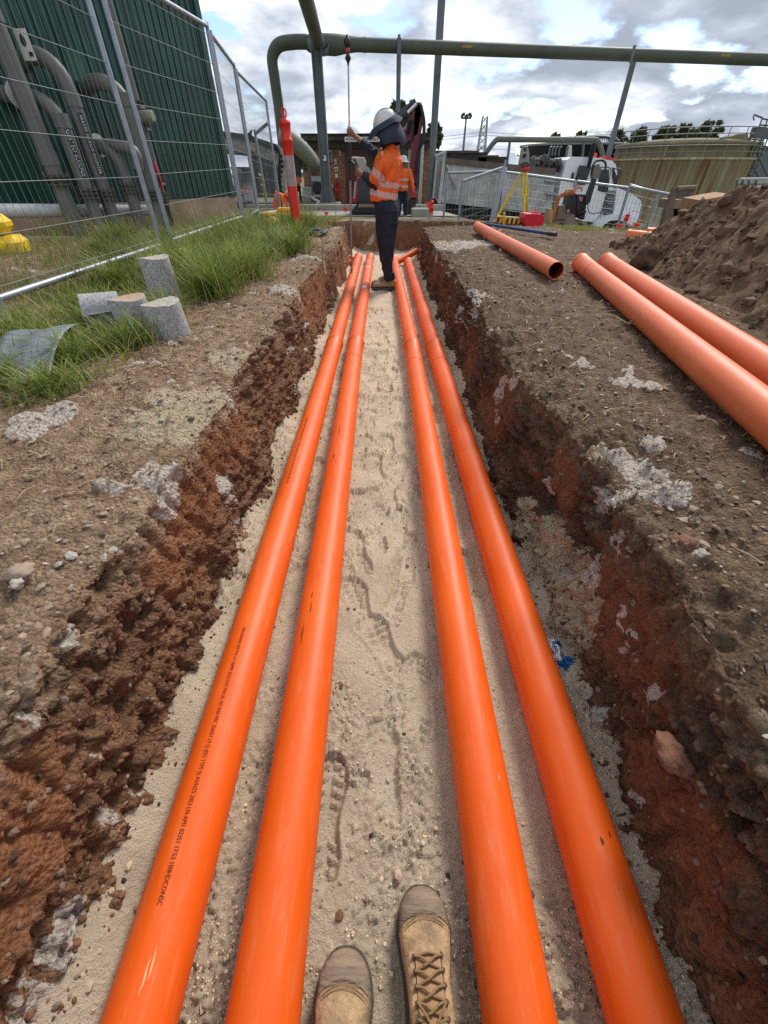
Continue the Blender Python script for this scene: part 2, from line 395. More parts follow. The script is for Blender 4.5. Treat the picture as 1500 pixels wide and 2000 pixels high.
def soil_material():
    m = bpy.data.materials.new('soil'); m.use_nodes = True; t = m.node_tree; b = t.nodes['Principled BSDF']; lk = t.links
    b.inputs['Roughness'].default_value = 0.92; b.inputs['Specular IOR Level'].default_value = 0.25
    tcn = nd(t, 'ShaderNodeTexCoord'); vec = tcn.outputs['Object']
    def noise(s, d=6, r=0.6, st=None):
        v = vec
        if st:
            mp = nd(t, 'ShaderNodeMapping'); mp.inputs['Scale'].default_value = st; lk.new(vec, mp.inputs[0]); v = mp.outputs[0]
        n = nd(t, 'ShaderNodeTexNoise', i_Scale=s, i_Detail=d, i_Roughness=r); lk.new(v, n.inputs['Vector']); return n.outputs['Fac']
    def ramp(fac, stops):
        r = nd(t, 'ShaderNodeValToRGB'); lk.new(fac, r.inputs[0]); el = r.color_ramp.elements
        el[0].position, el[0].color = stops[0][0], stops[0][1]; el[1].position, el[1].color = stops[-1][0], stops[-1][1]
        for p_, c_ in stops[1:-1]: q = el.new(p_); q.color = c_
        return r.outputs[0]
    def mix(f, a, bb, mode='MIX'):
        n = nd(t, 'ShaderNodeMix', data_type='RGBA', blend_type=mode)
        for i, x in ((0, f), (6, a), (7, bb)):
            if isinstance(x, (float, int)): n.inputs[i].default_value = x
            elif isinstance(x, tuple): n.inputs[i].default_value = x
            else: lk.new(x, n.inputs[i])
        return n.outputs[2]
    def attr(n):
        a = nd(t, 'ShaderNodeAttribute', attribute_name=n); return a.outputs['Fac']
    g1, g2, g3 = noise(14, 8, .7), noise(70, 6, .7), noise(3, 4, .6)
    topL = ramp(g1, [(.3, srgb(130, 101, 78)), (.5, srgb(170, 141, 112)), (.7, srgb(210, 184, 152))])
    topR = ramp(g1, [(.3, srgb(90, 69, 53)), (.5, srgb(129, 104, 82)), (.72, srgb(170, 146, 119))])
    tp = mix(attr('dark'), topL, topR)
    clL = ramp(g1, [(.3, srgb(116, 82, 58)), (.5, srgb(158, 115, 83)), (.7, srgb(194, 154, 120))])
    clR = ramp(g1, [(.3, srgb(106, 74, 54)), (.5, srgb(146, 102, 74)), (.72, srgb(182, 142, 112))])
    # brown-grey bands in the clay
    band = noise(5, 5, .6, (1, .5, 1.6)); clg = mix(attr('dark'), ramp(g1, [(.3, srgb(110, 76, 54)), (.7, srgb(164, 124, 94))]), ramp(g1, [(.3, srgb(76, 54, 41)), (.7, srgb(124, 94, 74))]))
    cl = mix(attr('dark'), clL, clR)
    bm = ramp(band, [(.42, (0, 0, 0, 1)), (.56, (1, 1, 1, 1))]); cl = mix(bm, cl, clg)
    cl = mix(attr('smear'), cl, mix(attr('dark'), ramp(g3, [(.3, srgb(148, 98, 64)), (.7, srgb(180, 126, 86))]), ramp(g3, [(.3, srgb(130, 84, 57)), (.7, srgb(166, 114, 81))])))
    c = mix(attr('clay'), tp, cl)
    c = mix(0.6, c, ramp(g2, [(.32, (.30, .28, .26, 1)), (.48, (1, 1, 1, 1)), (.70, (1.5, 1.45, 1.4, 1))]), 'MULTIPLY')
    def rough(a):
        s_ = nd(t, 'ShaderNodeMath', operation='MULTIPLY_ADD'); lk.new(g3b, s_.inputs[0]); s_.inputs[1].default_value = 2.2; s_.inputs[2].default_value = -1.1
        u_ = nd(t, 'ShaderNodeMath', operation='ADD'); lk.new(a, u_.inputs[0]); lk.new(s_.outputs[0], u_.inputs[1])
        v_ = nd(t, 'ShaderNodeMapRange', interpolation_type='SMOOTHSTEP'); lk.new(u_.outputs[0], v_.inputs[0]); v_.inputs[1].default_value = .44; v_.inputs[2].default_value = .58; return v_.outputs[0]
    g3b = noise(60, 7, .75)
    c = mix(rough(attr('sandm')), c, ramp(g2, [(.3, srgb(190, 168, 136)), (.7, srgb(226, 206, 172))]))
    c = mix(rough(attr('lime')), c, ramp(g3b, [(.34, srgb(150, 130, 112)), (.5, srgb(218, 204, 188)), (.7, srgb(244, 234, 220))]))
    lk.new(c, b.inputs['Base Color'])
    vo = nd(t, 'ShaderNodeTexVoronoi', i_Scale=95.0); lk.new(vec, vo.inputs['Vector'])
    ad = nd(t, 'ShaderNodeMath', operation='ADD'); lk.new(g2, ad.inputs[0])
    ml = nd(t, 'ShaderNodeMath', operation='MULTIPLY'); lk.new(vo.outputs['Distance'], ml.inputs[0]); ml.inputs[1].default_value = -0.7
    lk.new(ml.outputs[0], ad.inputs[1])
    bp = nd(t, 'ShaderNodeBump', i_Strength=1.0, i_Distance=0.028); lk.new(ad.outputs[0], bp.inputs['Height']); lk.new(bp.outputs[0], b.inputs['Normal'])
    return m
SOIL = soil_material()
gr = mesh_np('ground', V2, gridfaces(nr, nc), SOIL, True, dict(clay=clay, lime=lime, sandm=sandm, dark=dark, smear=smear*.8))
gr['kind'] = 'structure'
GX, GYr = cols, Y
def ground_z(x, y):                    # surface height near the camera, from the relief mesh
    j = int(np.searchsorted(Y, y)); j = min(max(j, 0), nr-1)
    row = V2[j*nc:(j+1)*nc]; return float(np.interp(x, np.maximum.accumulate(row[:, 0]), row[:, 2]))

# ------------------------------------------------------------------ sand bed
ys = yrows(-0.5, 10.4, .0046, .9, .0038); xs = np.arange(-FH-.06, FH+.061, 0.0045)
ns, ms = len(ys), len(xs)
BX, BY = np.meshgrid(xs, ys); BX = BX.ravel(); BY = BY.ravel()
B = np.c_[BX, BY, np.zeros_like(BX)]
edge = sstep(0.40, 0.66, np.abs(BX))
bz = 0.012*fbm(B, 2.0, 3, 51) + edge**1.6*(0.085+0.05*fbm(B, 2.3, 3, 52)) 
lump = fbm(B, 9, 4, 53, .6)
crumb_mask = sstep(-0.40, 0.15, fbm(B, 3.4, 3, 54) + (np.abs(BX) > .42)*.1)
w1 = worley(B, 34, 55); w2 = worley(B, 75, 56)
w3 = worley(B, 120, 57)
crumb = (0.55-w1)*0.020 + np.maximum(0.62-w2, 0)*0.034 + lump*0.013 + (0.5-w3)*0.015 + vnoise(B*170, 58)*.0035
press = np.zeros(len(B)); inside = np.zeros(len(B))
def footprint(cx, cy, ang, ln=0.30, dep=0.017, mirror=1):
    ca, sa = math.cos(ang), math.sin(ang); dx, dy = BX-cx, BY-cy
    u = (dx*ca + dy*sa)*mirror; w = (-dx*sa + dy*ca)/ln + 0.5          # w: 0 heel .. 1 toe
    wn = w + lump*0.012
    hw = np.interp(wn, [0, .06, .2, .38, .55, .75, .9, .97, 1.0], [0, .028, .038, .031, .038, .053, .042, .022, 0])*1.02
    uc = np.interp(wn, [0, .5, 1], [0, .004, -.008])
    d = hw - np.abs(u-uc)
    ok = (wn > 0) & (wn < 1)
    ins = np.where(ok, sstep(-.005, .010, d), 0)
    rim = np.where((wn > -.05) & (wn < 1.05), np.exp(-((d+.007)/.006)**2), 0)*0.5
    # tread: chevron bars left and right with a centre channel, heel and fore parts
    ph = wn*ln/0.030 + np.abs(u-uc)*18*(1 if cy*7 % 2 < 1 else -.6) + lump*.16
    bar = (np.sin(ph*2*math.pi) > 0.1)*1.0; arch = (wn > .33) & (wn < .45)
    lug = np.where(np.abs(u-uc) < .008, 0.0, bar)*np.where(arch, 0.2, 1)
    edgech = sstep(.0, .012, d)
    brk = np.clip(.55+1.1*fbm(B, 14, 3, int(abs(cy)*50)), 0, 1); return ins, rim, lug*edgech*ins*brk, dep*(.7+.6*(cy*13 % 1))
fps = [(-.04, 1.40, .15, 1), (.09, 1.9, -.2, -1), (.02, 1.72, .12, 1), (-.12, 1.28, .35, -1), (.06, 1.05, -.3, 1), (-.10, .98, .25, 1), (-.15, .30, .05, -1), (.10, 1.26, 2.9, 1), (-.10, 1.62, -.5, 1), (.0, .80, .5, -1), (-.03, 2.9, -.4, 1), (.12, 3.55, .4, 1), (-.14, 2.2, -.2, 1), (.02, 1.48, .6, 1), (.0, .40, .08, 1), (.11, .62, -.05, 1), (.02, 2.2, .1, 1),
       (-.1, 2.55, .05, -1), (.1, 2.75, -.1, 1), (-.08, 3.1, .2, -1), (.07, 3.35, 0, 1), (-.12, 3.7, .1, -1), (.08, 3.95, -.05, 1), (0, 4.3, .2, 1), (-.1, 4.7, 0, -1), (.1, 5.0, .1, 1), (-.06, 5.4, .1, 1),
       (.07, 1.45, -.15, 1), (-.05, 1.95, .2, -1), (.12, 2.35, .1, 1), (-.36, 1.9, .1, 1), (.37, 2.6, -.1, 1), (-.37, 3.3, 0, 1), (.36, 4.3, .1, 1), (-.54, 2.35, .9, 1), (-.53, 3.3, .8, 1), (-.54, .95, .3, 1), (.54, 1.9, .2, -1), (.36, 1.15, .15, 1), (-.36, 1.05, -.1, -1)]
gq = np.random.default_rng(123)
for k in range(26):
    yy_ = .75+7.6*gq.uniform()**1.3; fps.insert(0, (gq.uniform(-.15, .15), yy_, gq.normal(0, .35), 1 if k % 2 else -1))
for cx, cy, a, mrr in fps:
    ins, rim, lug, dep = footprint(cx, cy, a, mirror=mrr)
    press = press*(1-ins) + ins*(-dep + lug*0.013); press += rim*0.010*(1-ins)
    inside = inside*(1-ins*.85) + ins*.85
berm = 0
for (xa_, va_), (xb_, vb_) in (((272, 2000), (654, 670)), ((513, 2000), (695, 670)), ((1015, 2000), (804, 676)), ((1260, 2000), (847, 676))):
    pa_, pb_ = G(xa_, va_, .074), G(xb_, vb_, .074); lx = pa_.x+(pb_.x-pa_.x)*(BY-pa_.y)/(pb_.y-pa_.y); dd_ = np.abs(BX-lx)
    berm = np.maximum(berm, np.exp(-(np.maximum(0, dd_-.055)/.028)**2)*(.016+.014*fbm(B, 4.5, 3, 59)))
bz = bz + np.maximum(berm, 0)
bz = bz + crumb*(0.20 + 0.66*crumb_mask)*(1-inside*.85)/(1+.16*np.maximum(BY-1.5, 0)) + press
V3 = np.c_[BX, BY, bz]
bed = mesh_np('sand_bed', V3, gridfaces(ns, ms), None or [], True, dict(crumb=crumb_mask*(1-inside)))
def sand_material():
    m = bpy.data.materials.new('bedding_sand'); m.use_nodes = True; t = m.node_tree; b = t.nodes['Principled BSDF']; lk = t.links
    b.inputs['Roughness'].default_value = 0.95; b.inputs['Specular IOR Level'].default_value = 0.2
    vec = nd(t, 'ShaderNodeTexCoord').outputs['Object']
    n1 = nd(t, 'ShaderNodeTexNoise', i_Scale=5.0, i_Detail=7.0, i_Roughness=0.7); lk.new(vec, n1.inputs['Vector'])
    r = nd(t, 'ShaderNodeValToRGB'); lk.new(n1.outputs['Fac'], r.inputs[0]); el = r.color_ramp.elements
    el[0].position, el[0].color = .32, srgb(204, 182, 154); el[1].position, el[1].color = .68, srgb(236, 216, 187)
    n2 = nd(t, 'ShaderNodeTexNoise', i_Scale=120.0, i_Detail=5.0, i_Roughness=0.75); lk.new(vec, n2.inputs['Vector'])
    r2 = nd(t, 'ShaderNodeValToRGB'); lk.new(n2.outputs['Fac'], r2.inputs[0]); e2 = r2.color_ramp.elements
    e2[0].position, e2[0].color = .30, (.66, .62, .58, 1); e2[1].position, e2[1].color = .46, (1, 1, 1, 1)
    mx = nd(t, 'ShaderNodeMix', data_type='RGBA', blend_type='MULTIPLY'); mx.inputs[0].default_value = .6
    lk.new(r.outputs[0], mx.inputs[6]); lk.new(r2.outputs[0], mx.inputs[7])
    # dark soil crumbs fallen on the sand
    vo = nd(t, 'ShaderNodeTexVoronoi', i_Scale=38.0); lk.new(vec, vo.inputs['Vector'])
    r3 = nd(t, 'ShaderNodeValToRGB'); lk.new(vo.outputs['Distance'], r3.inputs[0]); e3 = r3.color_ramp.elements
    e3[0].position, e3[0].color = .07, (1, 1, 1, 1); e3[1].position, e3[1].color = .11, (0, 0, 0, 1)
    n3 = nd(t, 'ShaderNodeTexNoise', i_Scale=4.0); lk.new(vec, n3.inputs['Vector'])
    mm = nd(t, 'ShaderNodeMath', operation='MULTIPLY'); lk.new(r3.outputs[0], mm.inputs[0])
    gt = nd(t, 'ShaderNodeMath', operation='GREATER_THAN'); lk.new(n3.outputs['Fac'], gt.inputs[0]); gt.inputs[1].default_value = .55; lk.new(gt.outputs[0], mm.inputs[1])
    mx2 = nd(t, 'ShaderNodeMix', data_type='RGBA'); lk.new(mm.outputs[0], mx2.inputs[0]); lk.new(mx.outputs[2], mx2.inputs[6]); mx2.inputs[7].default_value = srgb(92, 68, 50)
    lk.new(mx2.outputs[2], b.inputs['Base Color'])
    bp = nd(t, 'ShaderNodeBump', i_Strength=1.0, i_Distance=0.016); lk.new(n2.outputs['Fac'], bp.inputs['Height']); lk.new(bp.outputs[0], b.inputs['Normal'])
    return m
SAND = sand_material(); bed.data.materials.append(SAND); bed['kind'] = 'structure'

# ------------------------------------------------------------------ far ground
def far_ground():
    xa = np.r_[-900, -400, -200, -120, -70, -40, -25, -16, -11, np.arange(-8, 9.1, .5), 11, 14, 18, 24, 32, 45, 70, 120, 200, 400, 900].astype(float)
    ya = np.r_[-60, -20, -8, -3, np.arange(-1, 30, .5), 32, 36, 42, 50, 60, 80, 110, 160, 250, 450, 1000, 2200].astype(float)
    AX, AY = np.meshgrid(xa, ya); AX, AY = AX.ravel(), AY.ravel()
    z = zground(AX, AY)
    z -= ((AX > -7.2) & (AX < 7.2) & (AY > -0.8) & (AY < 12.2))*0.75
    z -= ((AX < -7.2) | (AX > 7.2) | (AY < -.8))*0.0
    return mesh_np('terrain', np.c_[AX, AY, z], gridfaces(len(ya), len(xa)),
        mat('far_ground', srgb(112, 104, 84), .95, var=.3, vscale=.6, bump=.6, bscale=8, col2=srgb(92, 98, 62)), True)
o = far_ground(); o['kind'] = 'structure'
# concrete path behind the trench, with its kerb
mb = MB()
mb.pp([(560, 412), (690, 415), (850, 418), (850, 426), (690, 424), (560, 421)], 17, .1)
path_m = mat('path_concrete', srgb(150, 143, 132), .9, var=.25, vscale=2, bump=.4, bscale=30)
def zc(y): return float(zground(0, y))
mb = MB(); x0, x1 = -6.5, 2.2
mb.add([(x0, 14.6, zc(14.6)+.02), (x1, 14.6, zc(14.6)+.02), (x1, 19.5, zc(19.5)+.03), (x0, 19.5, zc(19.5)+.03)], [(0, 1, 2, 3)])
o = mb.build('path', path_m); o['kind'] = 'structure'
mb = MB()
for i in range(9): mb.box((x0+.5+i*.985, 19.75, zc(19.7)+.09), (.96, .30, .26), bev=.02)
o = mb.build('kerb', mat('kerb_concrete', srgb(158, 154, 144), .9, var=.2, vscale=3, bump=.4)); o['kind'] = 'structure'

# ------------------------------------------------------------------ conduits
def pvc_material(ca=(.80, .100, .003, 1), cb=(.90, .128, .006, 1), nm='orange_pvc'):
    m = bpy.data.materials.new(nm); m.use_nodes = True; t = m.node_tree; b = t.nodes['Principled BSDF']; lk = t.links
    vec = nd(t, 'ShaderNodeTexCoord').outputs['Object']
    n = nd(t, 'ShaderNodeTexNoise', i_Scale=3.0, i_Detail=5.0, i_Roughness=0.6); lk.new(vec, n.inputs['Vector'])
    r = nd(t, 'ShaderNodeValToRGB'); lk.new(n.outputs['Fac'], r.inputs[0]); el = r.color_ramp.elements
    el[0].position, el[0].color = .3, ca; el[1].position, el[1].color = .7, cb
    # dry dust and fine scratches along the length
    mp = nd(t, 'ShaderNodeMapping'); mp.inputs['Scale'].default_value = (1, .12, 1); lk.new(vec, mp.inputs[0])
    n2 = nd(t, 'ShaderNodeTexNoise', i_Scale=45.0, i_Detail=6.0, i_Roughness=0.75); lk.new(mp.outputs[0], n2.inputs['Vector'])
    r2 = nd(t, 'ShaderNodeValToRGB'); lk.new(n2.outputs['Fac'], r2.inputs[0]); e2 = r2.color_ramp.elements
    e2[0].position, e2[0].color = .52, (0, 0, 0, 1); e2[1].position, e2[1].color = .80, (.6, .6, .6, 1)
    mx = nd(t, 'ShaderNodeMix', data_type='RGBA'); lk.new(r2.outputs[0], mx.inputs[0]); lk.new(r.outputs[0], mx.inputs[6]); mx.inputs[7].default_value = (.75, .28, .13, 1)
    n3 = nd(t, 'ShaderNodeTexNoise', i_Scale=260.0, i_Detail=2.0); lk.new(vec, n3.inputs['Vector'])
    r3 = nd(t, 'ShaderNodeValToRGB'); lk.new(n3.outputs['Fac'], r3.inputs[0]); e3 = r3.color_ramp.elements
    e3[0].position, e3[0].color = .245, (.5, .45, .4, 1); e3[1].position, e3[1].color = .27, (1, 1, 1, 1)
    mx2 = nd(t, 'ShaderNodeMix', data_type='RGBA', blend_type='MULTIPLY'); mx2.inputs[0].default_value = 1; lk.new(mx.outputs[2], mx2.inputs[6]); lk.new(r3.outputs[0], mx2.inputs[7])
    lk.new(mx2.outputs[2], b.inputs['Base Color'])
    rr = nd(t, 'ShaderNodeMapRange'); rr.inputs[3].default_value = .40; rr.inputs[4].default_value = .58; lk.new(n2.outputs['Fac'], rr.inputs[0]); lk.new(rr.outputs[0], b.inputs['Roughness'])
    b.inputs['Specular IOR Level'].default_value = 0.42
    bp = nd(t, 'ShaderNodeBump', i_Strength=0.06, i_Distance=0.003); lk.new(n.outputs['Fac'], bp.inputs['Height']); lk.new(bp.outputs[0], b.inputs['Normal'])
    return m
PVC = pvc_material()
PVCD = pvc_material((.74, .150, .045, 1), (.84, .20, .075, 1), 'weathered_pvc')
PVC_IN = mat('pvc_inside', srgb(120, 40, 18), .6)
INK = mat('black_ink', srgb(84, 32, 18), .6)
PR = 0.070
def bend_line(pts, n):                 # Catmull-Rom through points
    pts = [Vector(p) for p in pts]
    q = [pts[0]*2-pts[1]] + pts + [pts[-1]*2-pts[-2]]; out = []
    for i in range(1, len(q)-2):
        for k in range(n):
            t = k/n; a, b, c, d = q[i-1:i+3]
            out.append(0.5*((2*b) + (c-a)*t + (2*a-5*b+4*c-d)*t*t + (3*b-a-3*c+d)*t**3))
    out.append(q[-2]); return out
def pipe_piece(parent, p0, p1, r=PR, bell_end=True, bow=None, name='pipe_length', open_ends=True, m=None):
    """one length of conduit from p0 to p1, with a bell (wider socket) at the p1 end"""
    p0, p1 = Vector(p0), Vector(p1); d = (p1-p0).normalized(); ln = (p1-p0).length
    mb = MB(); n = 24; st = []
    for i in range(n+1):
        t = i/n; p = p0.lerp(p1, t)
        if bow: p = p + Vector(bow)*math.sin(math.pi*t)
        st.append((p, r))
    if bell_end:
        st = st[:-1]
        while (p1-st[-1][0]).length < 0.2: st.pop()
        for dd, rr in ((.185, r), (.165, r*1.075), (.05, r*1.075), (.044, r*1.15), (.010, r*1.15), (0.0, r*1.11)): st.append((p1-d*dd, rr))
    mb.tube([s[0] for s in st], [s[1] for s in st], seg=48, caps=False)
    # wall thickness at both mouths
    for e, q, rr, sgn in ((0, p0, r, 1), (1, p1, (r*1.11 if bell_end else r), -1)):
        mb.tube([q, q+d*sgn*.0005, q+d*sgn*.002, q+d*sgn*.5], [rr, rr*.93, rr*.92, rr*.92], seg=48, mi=0 if False else 0, caps=False)
    return mb.build(name, [m or PVC, PVC_IN], parent)
def conduit_run(name, pxs, label, y_start=-0.75):
    """two lengths plugged end to end along the trench"""
    a, b, c = [G(x, v, PR+.004) for x, v in pxs]
    d = (a-b)/(a.y-b.y); s = a + d*(y_start-a.y)
    t = thing(name, (s.x, s.y, 0), label, 'pipe', 'orange conduits laid in the trench')
    pipe_piece(t, s, b)
    pipe_piece(t, b - (c-b).normalized()*.12, c)
    return t, s, b, c
runA = conduit_run('orange_conduit', [(272, 2000), (654, 670), (700, 503)], 'orange conduit with a line of black print, beside the left trench wall')
runB = conduit_run('orange_conduit', [(513, 2000), (695, 670), (723, 503)], 'scuffed orange conduit left of the boots, second from the left trench wall')
runC = conduit_run('orange_conduit', [(1015, 2000), (804, 676), (769, 506)], 'orange conduit just right of the boots, running past the worker\'s heel')
runD = conduit_run('orange_conduit', [(1260, 2000), (847, 676), (797, 512)], 'orange conduit with two dark nicks, beside the right trench wall')

def text_mesh(txt, size, width=None):
    cu = bpy.data.curves.new('t', 'FONT'); cu.body = txt; cu.size = size; cu.align_x = 'LEFT'; cu.resolution_u = 2
    ob = bpy.data.objects.new('t', cu); COL.objects.link(ob)
    dg = bpy.context.evaluated_depsgraph_get(); me = bpy.data.meshes.new_from_object(ob.evaluated_get(dg))
    v = [tuple(x.co) for x in me.vertices]; f = [tuple(p.vertices) for p in me.polygons]
    bpy.data.objects.remove(ob); bpy.data.curves.remove(cu); bpy.data.meshes.remove(me)
    if width:
        w = max(x[0] for x in v); v = [(x[0]*width/w, x[1], x[2]) for x in v]
    return v, f
def print_on_pipe(run, txt, ya, yb, ang, h, parent):
    """lettering laid on the pipe skin from ya (start) to yb, at angle ang from the top"""
    t, s, b, c = run; ln = abs(yb-ya); v, f = text_mesh(txt, h*1.35, ln); sg = 1 if yb > ya else -1
    d = (b-s).normalized(); right = d.cross(Vector((0, 0, 1))).normalized(); upv = right.cross(d)
    out = []
    for x, y, z in v:
        p = s + d*((ya + sg*x - s.y)/d.y); a = ang - sg*y/PR
        out.append(p + (right*math.sin(a) + upv*math.cos(a))*(PR+.0009))
    m = MB(); m.add(out, f); return m.build('print', INK, parent)
yA = G(488, 1230, .13).y; yB = G(330, 1770, .13).y
print_on_pipe(runA, 'PIKONWERS REP PVC-U 100MM (AU) ELECTRICAL HD 0/60 MSC 250427 L9 Q (ISO TYPE 5) AS/NZS 2053 LN-AM1 02351 17:53 100HDCONSC', yA, yB, -.12, .0115, runA[0])
y2, y3 = G(612, 820, .13).y, G(574, 948, .13).y
print_on_pipe(runA, 'PIKONWERS REP PVC-U 100MM (AU) ELECTRICAL HD 0/60 MSC 250427 L9 Q (ISO TYPE 5) AS/NZS 2053 LN-AM1 02351 17:53', y2, y3, -.25, .0115, runA[0])
# black scuffs on the second conduit, nicks on the fourth
def scuff(run, marks, name, m=INK):
    t, s, b, c = run; d = (b-s).normalized(); right = d.cross(Vector((0, 0, 1))).normalized(); upv = right.cross(d); mb = MB()
    for y, ang, ln, w in marks:
        mb = MB()
        n = 7; L_, R_ = [], []
        for i in range(n):
            tt = i/(n-1); p = s + d*((y+ln*(tt-.5)-s.y)/d.y); ww = w*math.sin(math.pi*(tt*.9+.05))*(.6+.8*rnd.random())/PR/2; a0 = ang+rnd.uniform(-.015, .015)
            L_.append(p+(right*math.sin(a0-ww)+upv*math.cos(a0-ww))*(PR+.0009)); R_.append(p+(right*math.sin(a0+ww)+upv*math.cos(a0+ww))*(PR+.0009))
        mb.add(L_+R_, [(i, n+i, n+i+1, i+1) for i in range(n-1)])
        mb.build(name, m, t)
def yon(v): return G(750, v, .13).y
scuff(runB, [(yon(1190), -.25, .05, .004), (yon(1240), -.5, .09, .003), (yon(1130), -.1, .06, .0015), (yon(1100), -.05, .04, .0012), (yon(1165), -.3, .03, .003), (yon(845), -.2, .1, .005), (yon(895), -.35, .06, .006), (yon(905), -.1, .05, .002)], 'scuff')
scuff(runD, [(yon(1645), .05, .016, .0055), (yon(1632), .42, .012, .0055), (yon(538), -.1, .08, .012)], 'nick')
PALE = mat('pale_scratch', (.95, .36, .18, 1), .5)
scuff(runA, [(yon(1905), .15, .05, .0035), (yon(1880), .25, .045, .003)], 'scratch', PALE)
scuff(runC, [(yon(1520), .5, .02, .003), (yon(1400), .3, .015, .002)], 'scratch', PALE)
# clear tape rings and a white sticker on the far lengths
WHT = mat('white_sticker', (.75, .72, .72, 1), .5)
def ring(run, v, w, m, name):
    t, s, b, c = run; d = (c-b).normalized(); y = G(750, v, .1).y; p = b + d*((y-b.y)/d.y); mb = MB()
    mb.tube([p, p+d*w], PR+.0015, 40, caps=False); return mb.build(name, m, t)
TAPE = mat('pale_tape', (.85, .45, .30, 1), .4)
ring(runA, 513, .05, TAPE, 'tape'); ring(runB, 516, .05, TAPE, 'tape')
scuff((runB[0], runB[1], runB[2], runB[3]), [], 'x') if False else None
def patch(run, v, w, l, m, name):
    t, s, b, c = run; d = (c-b).normalized(); y = G(750, v, .13).y; p = b + d*((y-b.y)/d.y); right = d.cross(Vector((0, 0, 1))).normalized(); upv = right.cross(d); mb = MB(); vs = []
    for i in (0, 1):
        for k in range(6):
            a = -w/2/PR + w/PR*k/5; vs.append(p+d*l*i+(right*math.sin(a)+upv*math.cos(a))*(PR+.0015))
    mb.add(vs, [(k, k+1, k+7, k+6) for k in range(5)]); return mb.build(name, m, t)
patch(runB, 564, .06, .12, WHT, 'sticker'); patch(runB, 523, .09, .06, WHT, 'sticker'); patch(runB, 662, .1, .03, WHT, 'sticker')

# lengths lying on the ground to the right
def loose(name, a, b, label, bell=True, group='orange conduits lying on the ground'):
    a, b = Vector(a), Vector(b)
    t = thing(name, (b.x, b.y, b.z-PR), label, 'pipe', group); pipe_piece(t, a, b, bell_end=bell, name='pipe_length', m=PVCD); return t
ZP = .55+PR+.018
pa, pb = G(1500, 815, ZP), G(1134, 513, ZP); dr = (pa-pb).normalized()
loose('orange_conduit', pa+dr*.6, pb, 'nearest loose orange conduit on the right bank, a twig against its side')
pa, pb = G(1500, 722, ZP), G(1184, 512, ZP); dr = (pa-pb).normalized()
loose('orange_conduit', pa+dr*.9, pb, 'orange conduit lying between another conduit and the soil heap')
t1 = thing('orange_conduit', G(930, 441, ZP), 'lone orange conduit on the right bank with its open dark mouth facing the trench', 'pipe', 'orange conduits lying on the ground')
pipe_piece(t1, G(1086, 529, ZP), G(932, 443, ZP), bell_end=False, m=PVCD)
mb = MB(); q0, q1 = G(1086, 529, ZP), G(932, 443, ZP); dd = (q1-q0).normalized(); mb.tube([q0+dd*.012, q0+dd*.6], PR*.905, 32, mi=0, caps=False); mb.build('bore', PVC_IN, t1)
for i, (a, b, lab) in enumerate([((1224, 461, .62), (1325, 468, .62), 'orange conduit lying across the view past the right bank, socket halfway along'),
                                 ((1296, 478, .60), (1420, 490, .60), 'short-showing orange conduit end poking out beside the soil heap'),
                                 ((1262, 456, .66), (1400, 462, .66), 'orange conduit lying behind the two others near the soil heap')]):
    loose('orange_conduit', G(*b), G(*a), lab, bell=(i == 0))
# conduits in the cross trench at the far end
for i, (a, b, lab) in enumerate([((664, 500), (700, 509), 'thin orange conduit entering the cross trench from the left, upper one'), ((664, 508), (692, 517), 'thin orange conduit entering the cross trench from the left, lower one')]):
    p, q = G(*a, .10), G(*b, .07); p = p + (p-q)*2.2
    t = thing('orange_conduit', (p.x, p.y, 0), lab, 'pipe', 'conduits in the cross trench'); mb = MB(); mb.tube([p, q], .045, 20); mb.build('pipe_length', PVC, t)
p, q = G(775, 512, .08), G(800, 498, .16); t = thing('orange_conduit', (q.x, q.y, 0), 'short orange conduit stub slanting up to the far right corner of the trench', 'pipe', 'conduits in the cross trench')
mb = MB(); mb.tube([p, q, q+(q-p)*.6], .05, 20); mb.build('pipe_length', PVC, t)

# ------------------------------------------------------------------ blue pole, wrapper, twigs
BLUE = mat('blue_pole', srgb(38, 70, 120), .4)
mb = MB(); a, b = G(945, 437, .60), G(1070, 456, .60); mb.tube([a, b], .022, 12); mb.tube([b, b+(b-a).normalized()*.18], .026, 12, mi=1)
o = mb.build('blue_pole', [BLUE, mat('black_rubber', (.02, .02, .022, 1), .6)]); tag(o, 'long blue pole with a black end lying on the right bank', 'pole')
mb = MB(); c = G(1086, 1290, .03); FOIL = mat('foil', (.75, .76, .78, 1), .28, 1.0, bump=.8, bscale=60); BLW = mat('blue_wrapper', srgb(14, 84, 140), .38, bump=.9, bscale=70)
def crumple(mb, c, lx, ly, h, ang, mi, n=9):
    vs = []; ca, sa = math.cos(ang), math.sin(ang)
    for i in range(n):
        for k in range(n):
            x, y = lx*(i/(n-1)-.5), ly*(k/(n-1)-.5); z = h*(rnd.random()*.6+.5)*math.sin(math.pi*(i+.6)/n)
            vs.append((c[0]+x*ca-y*sa+rnd.uniform(-1, 1)*lx*.03, c[1]+x*sa+y*ca+rnd.uniform(-1, 1)*ly*.05, c[2]+z))
    mb.add(vs, [(i*n+k, (i+1)*n+k, (i+1)*n+k+1, i*n+k+1) for i in range(n-1) for k in range(n-1)], mi)
crumple(mb, G(1080, 1275, .05), .06, .09, .04, .3, 0); crumple(mb, G(1084, 1262, .06), .05, .02, .02, .3, 1); crumple(mb, G(1108, 1308, .05), .12, .05, .04, -.35, 1)
o = mb.build('crumpled_wrapper', [FOIL, BLW]); tag(o, 'crumpled blue and silver wrapper by the right trench wall', 'wrapper')
TWIG = mat('twig', srgb(150, 125, 100), .8)
mb = MB(); c = G(1225, 632, .60)
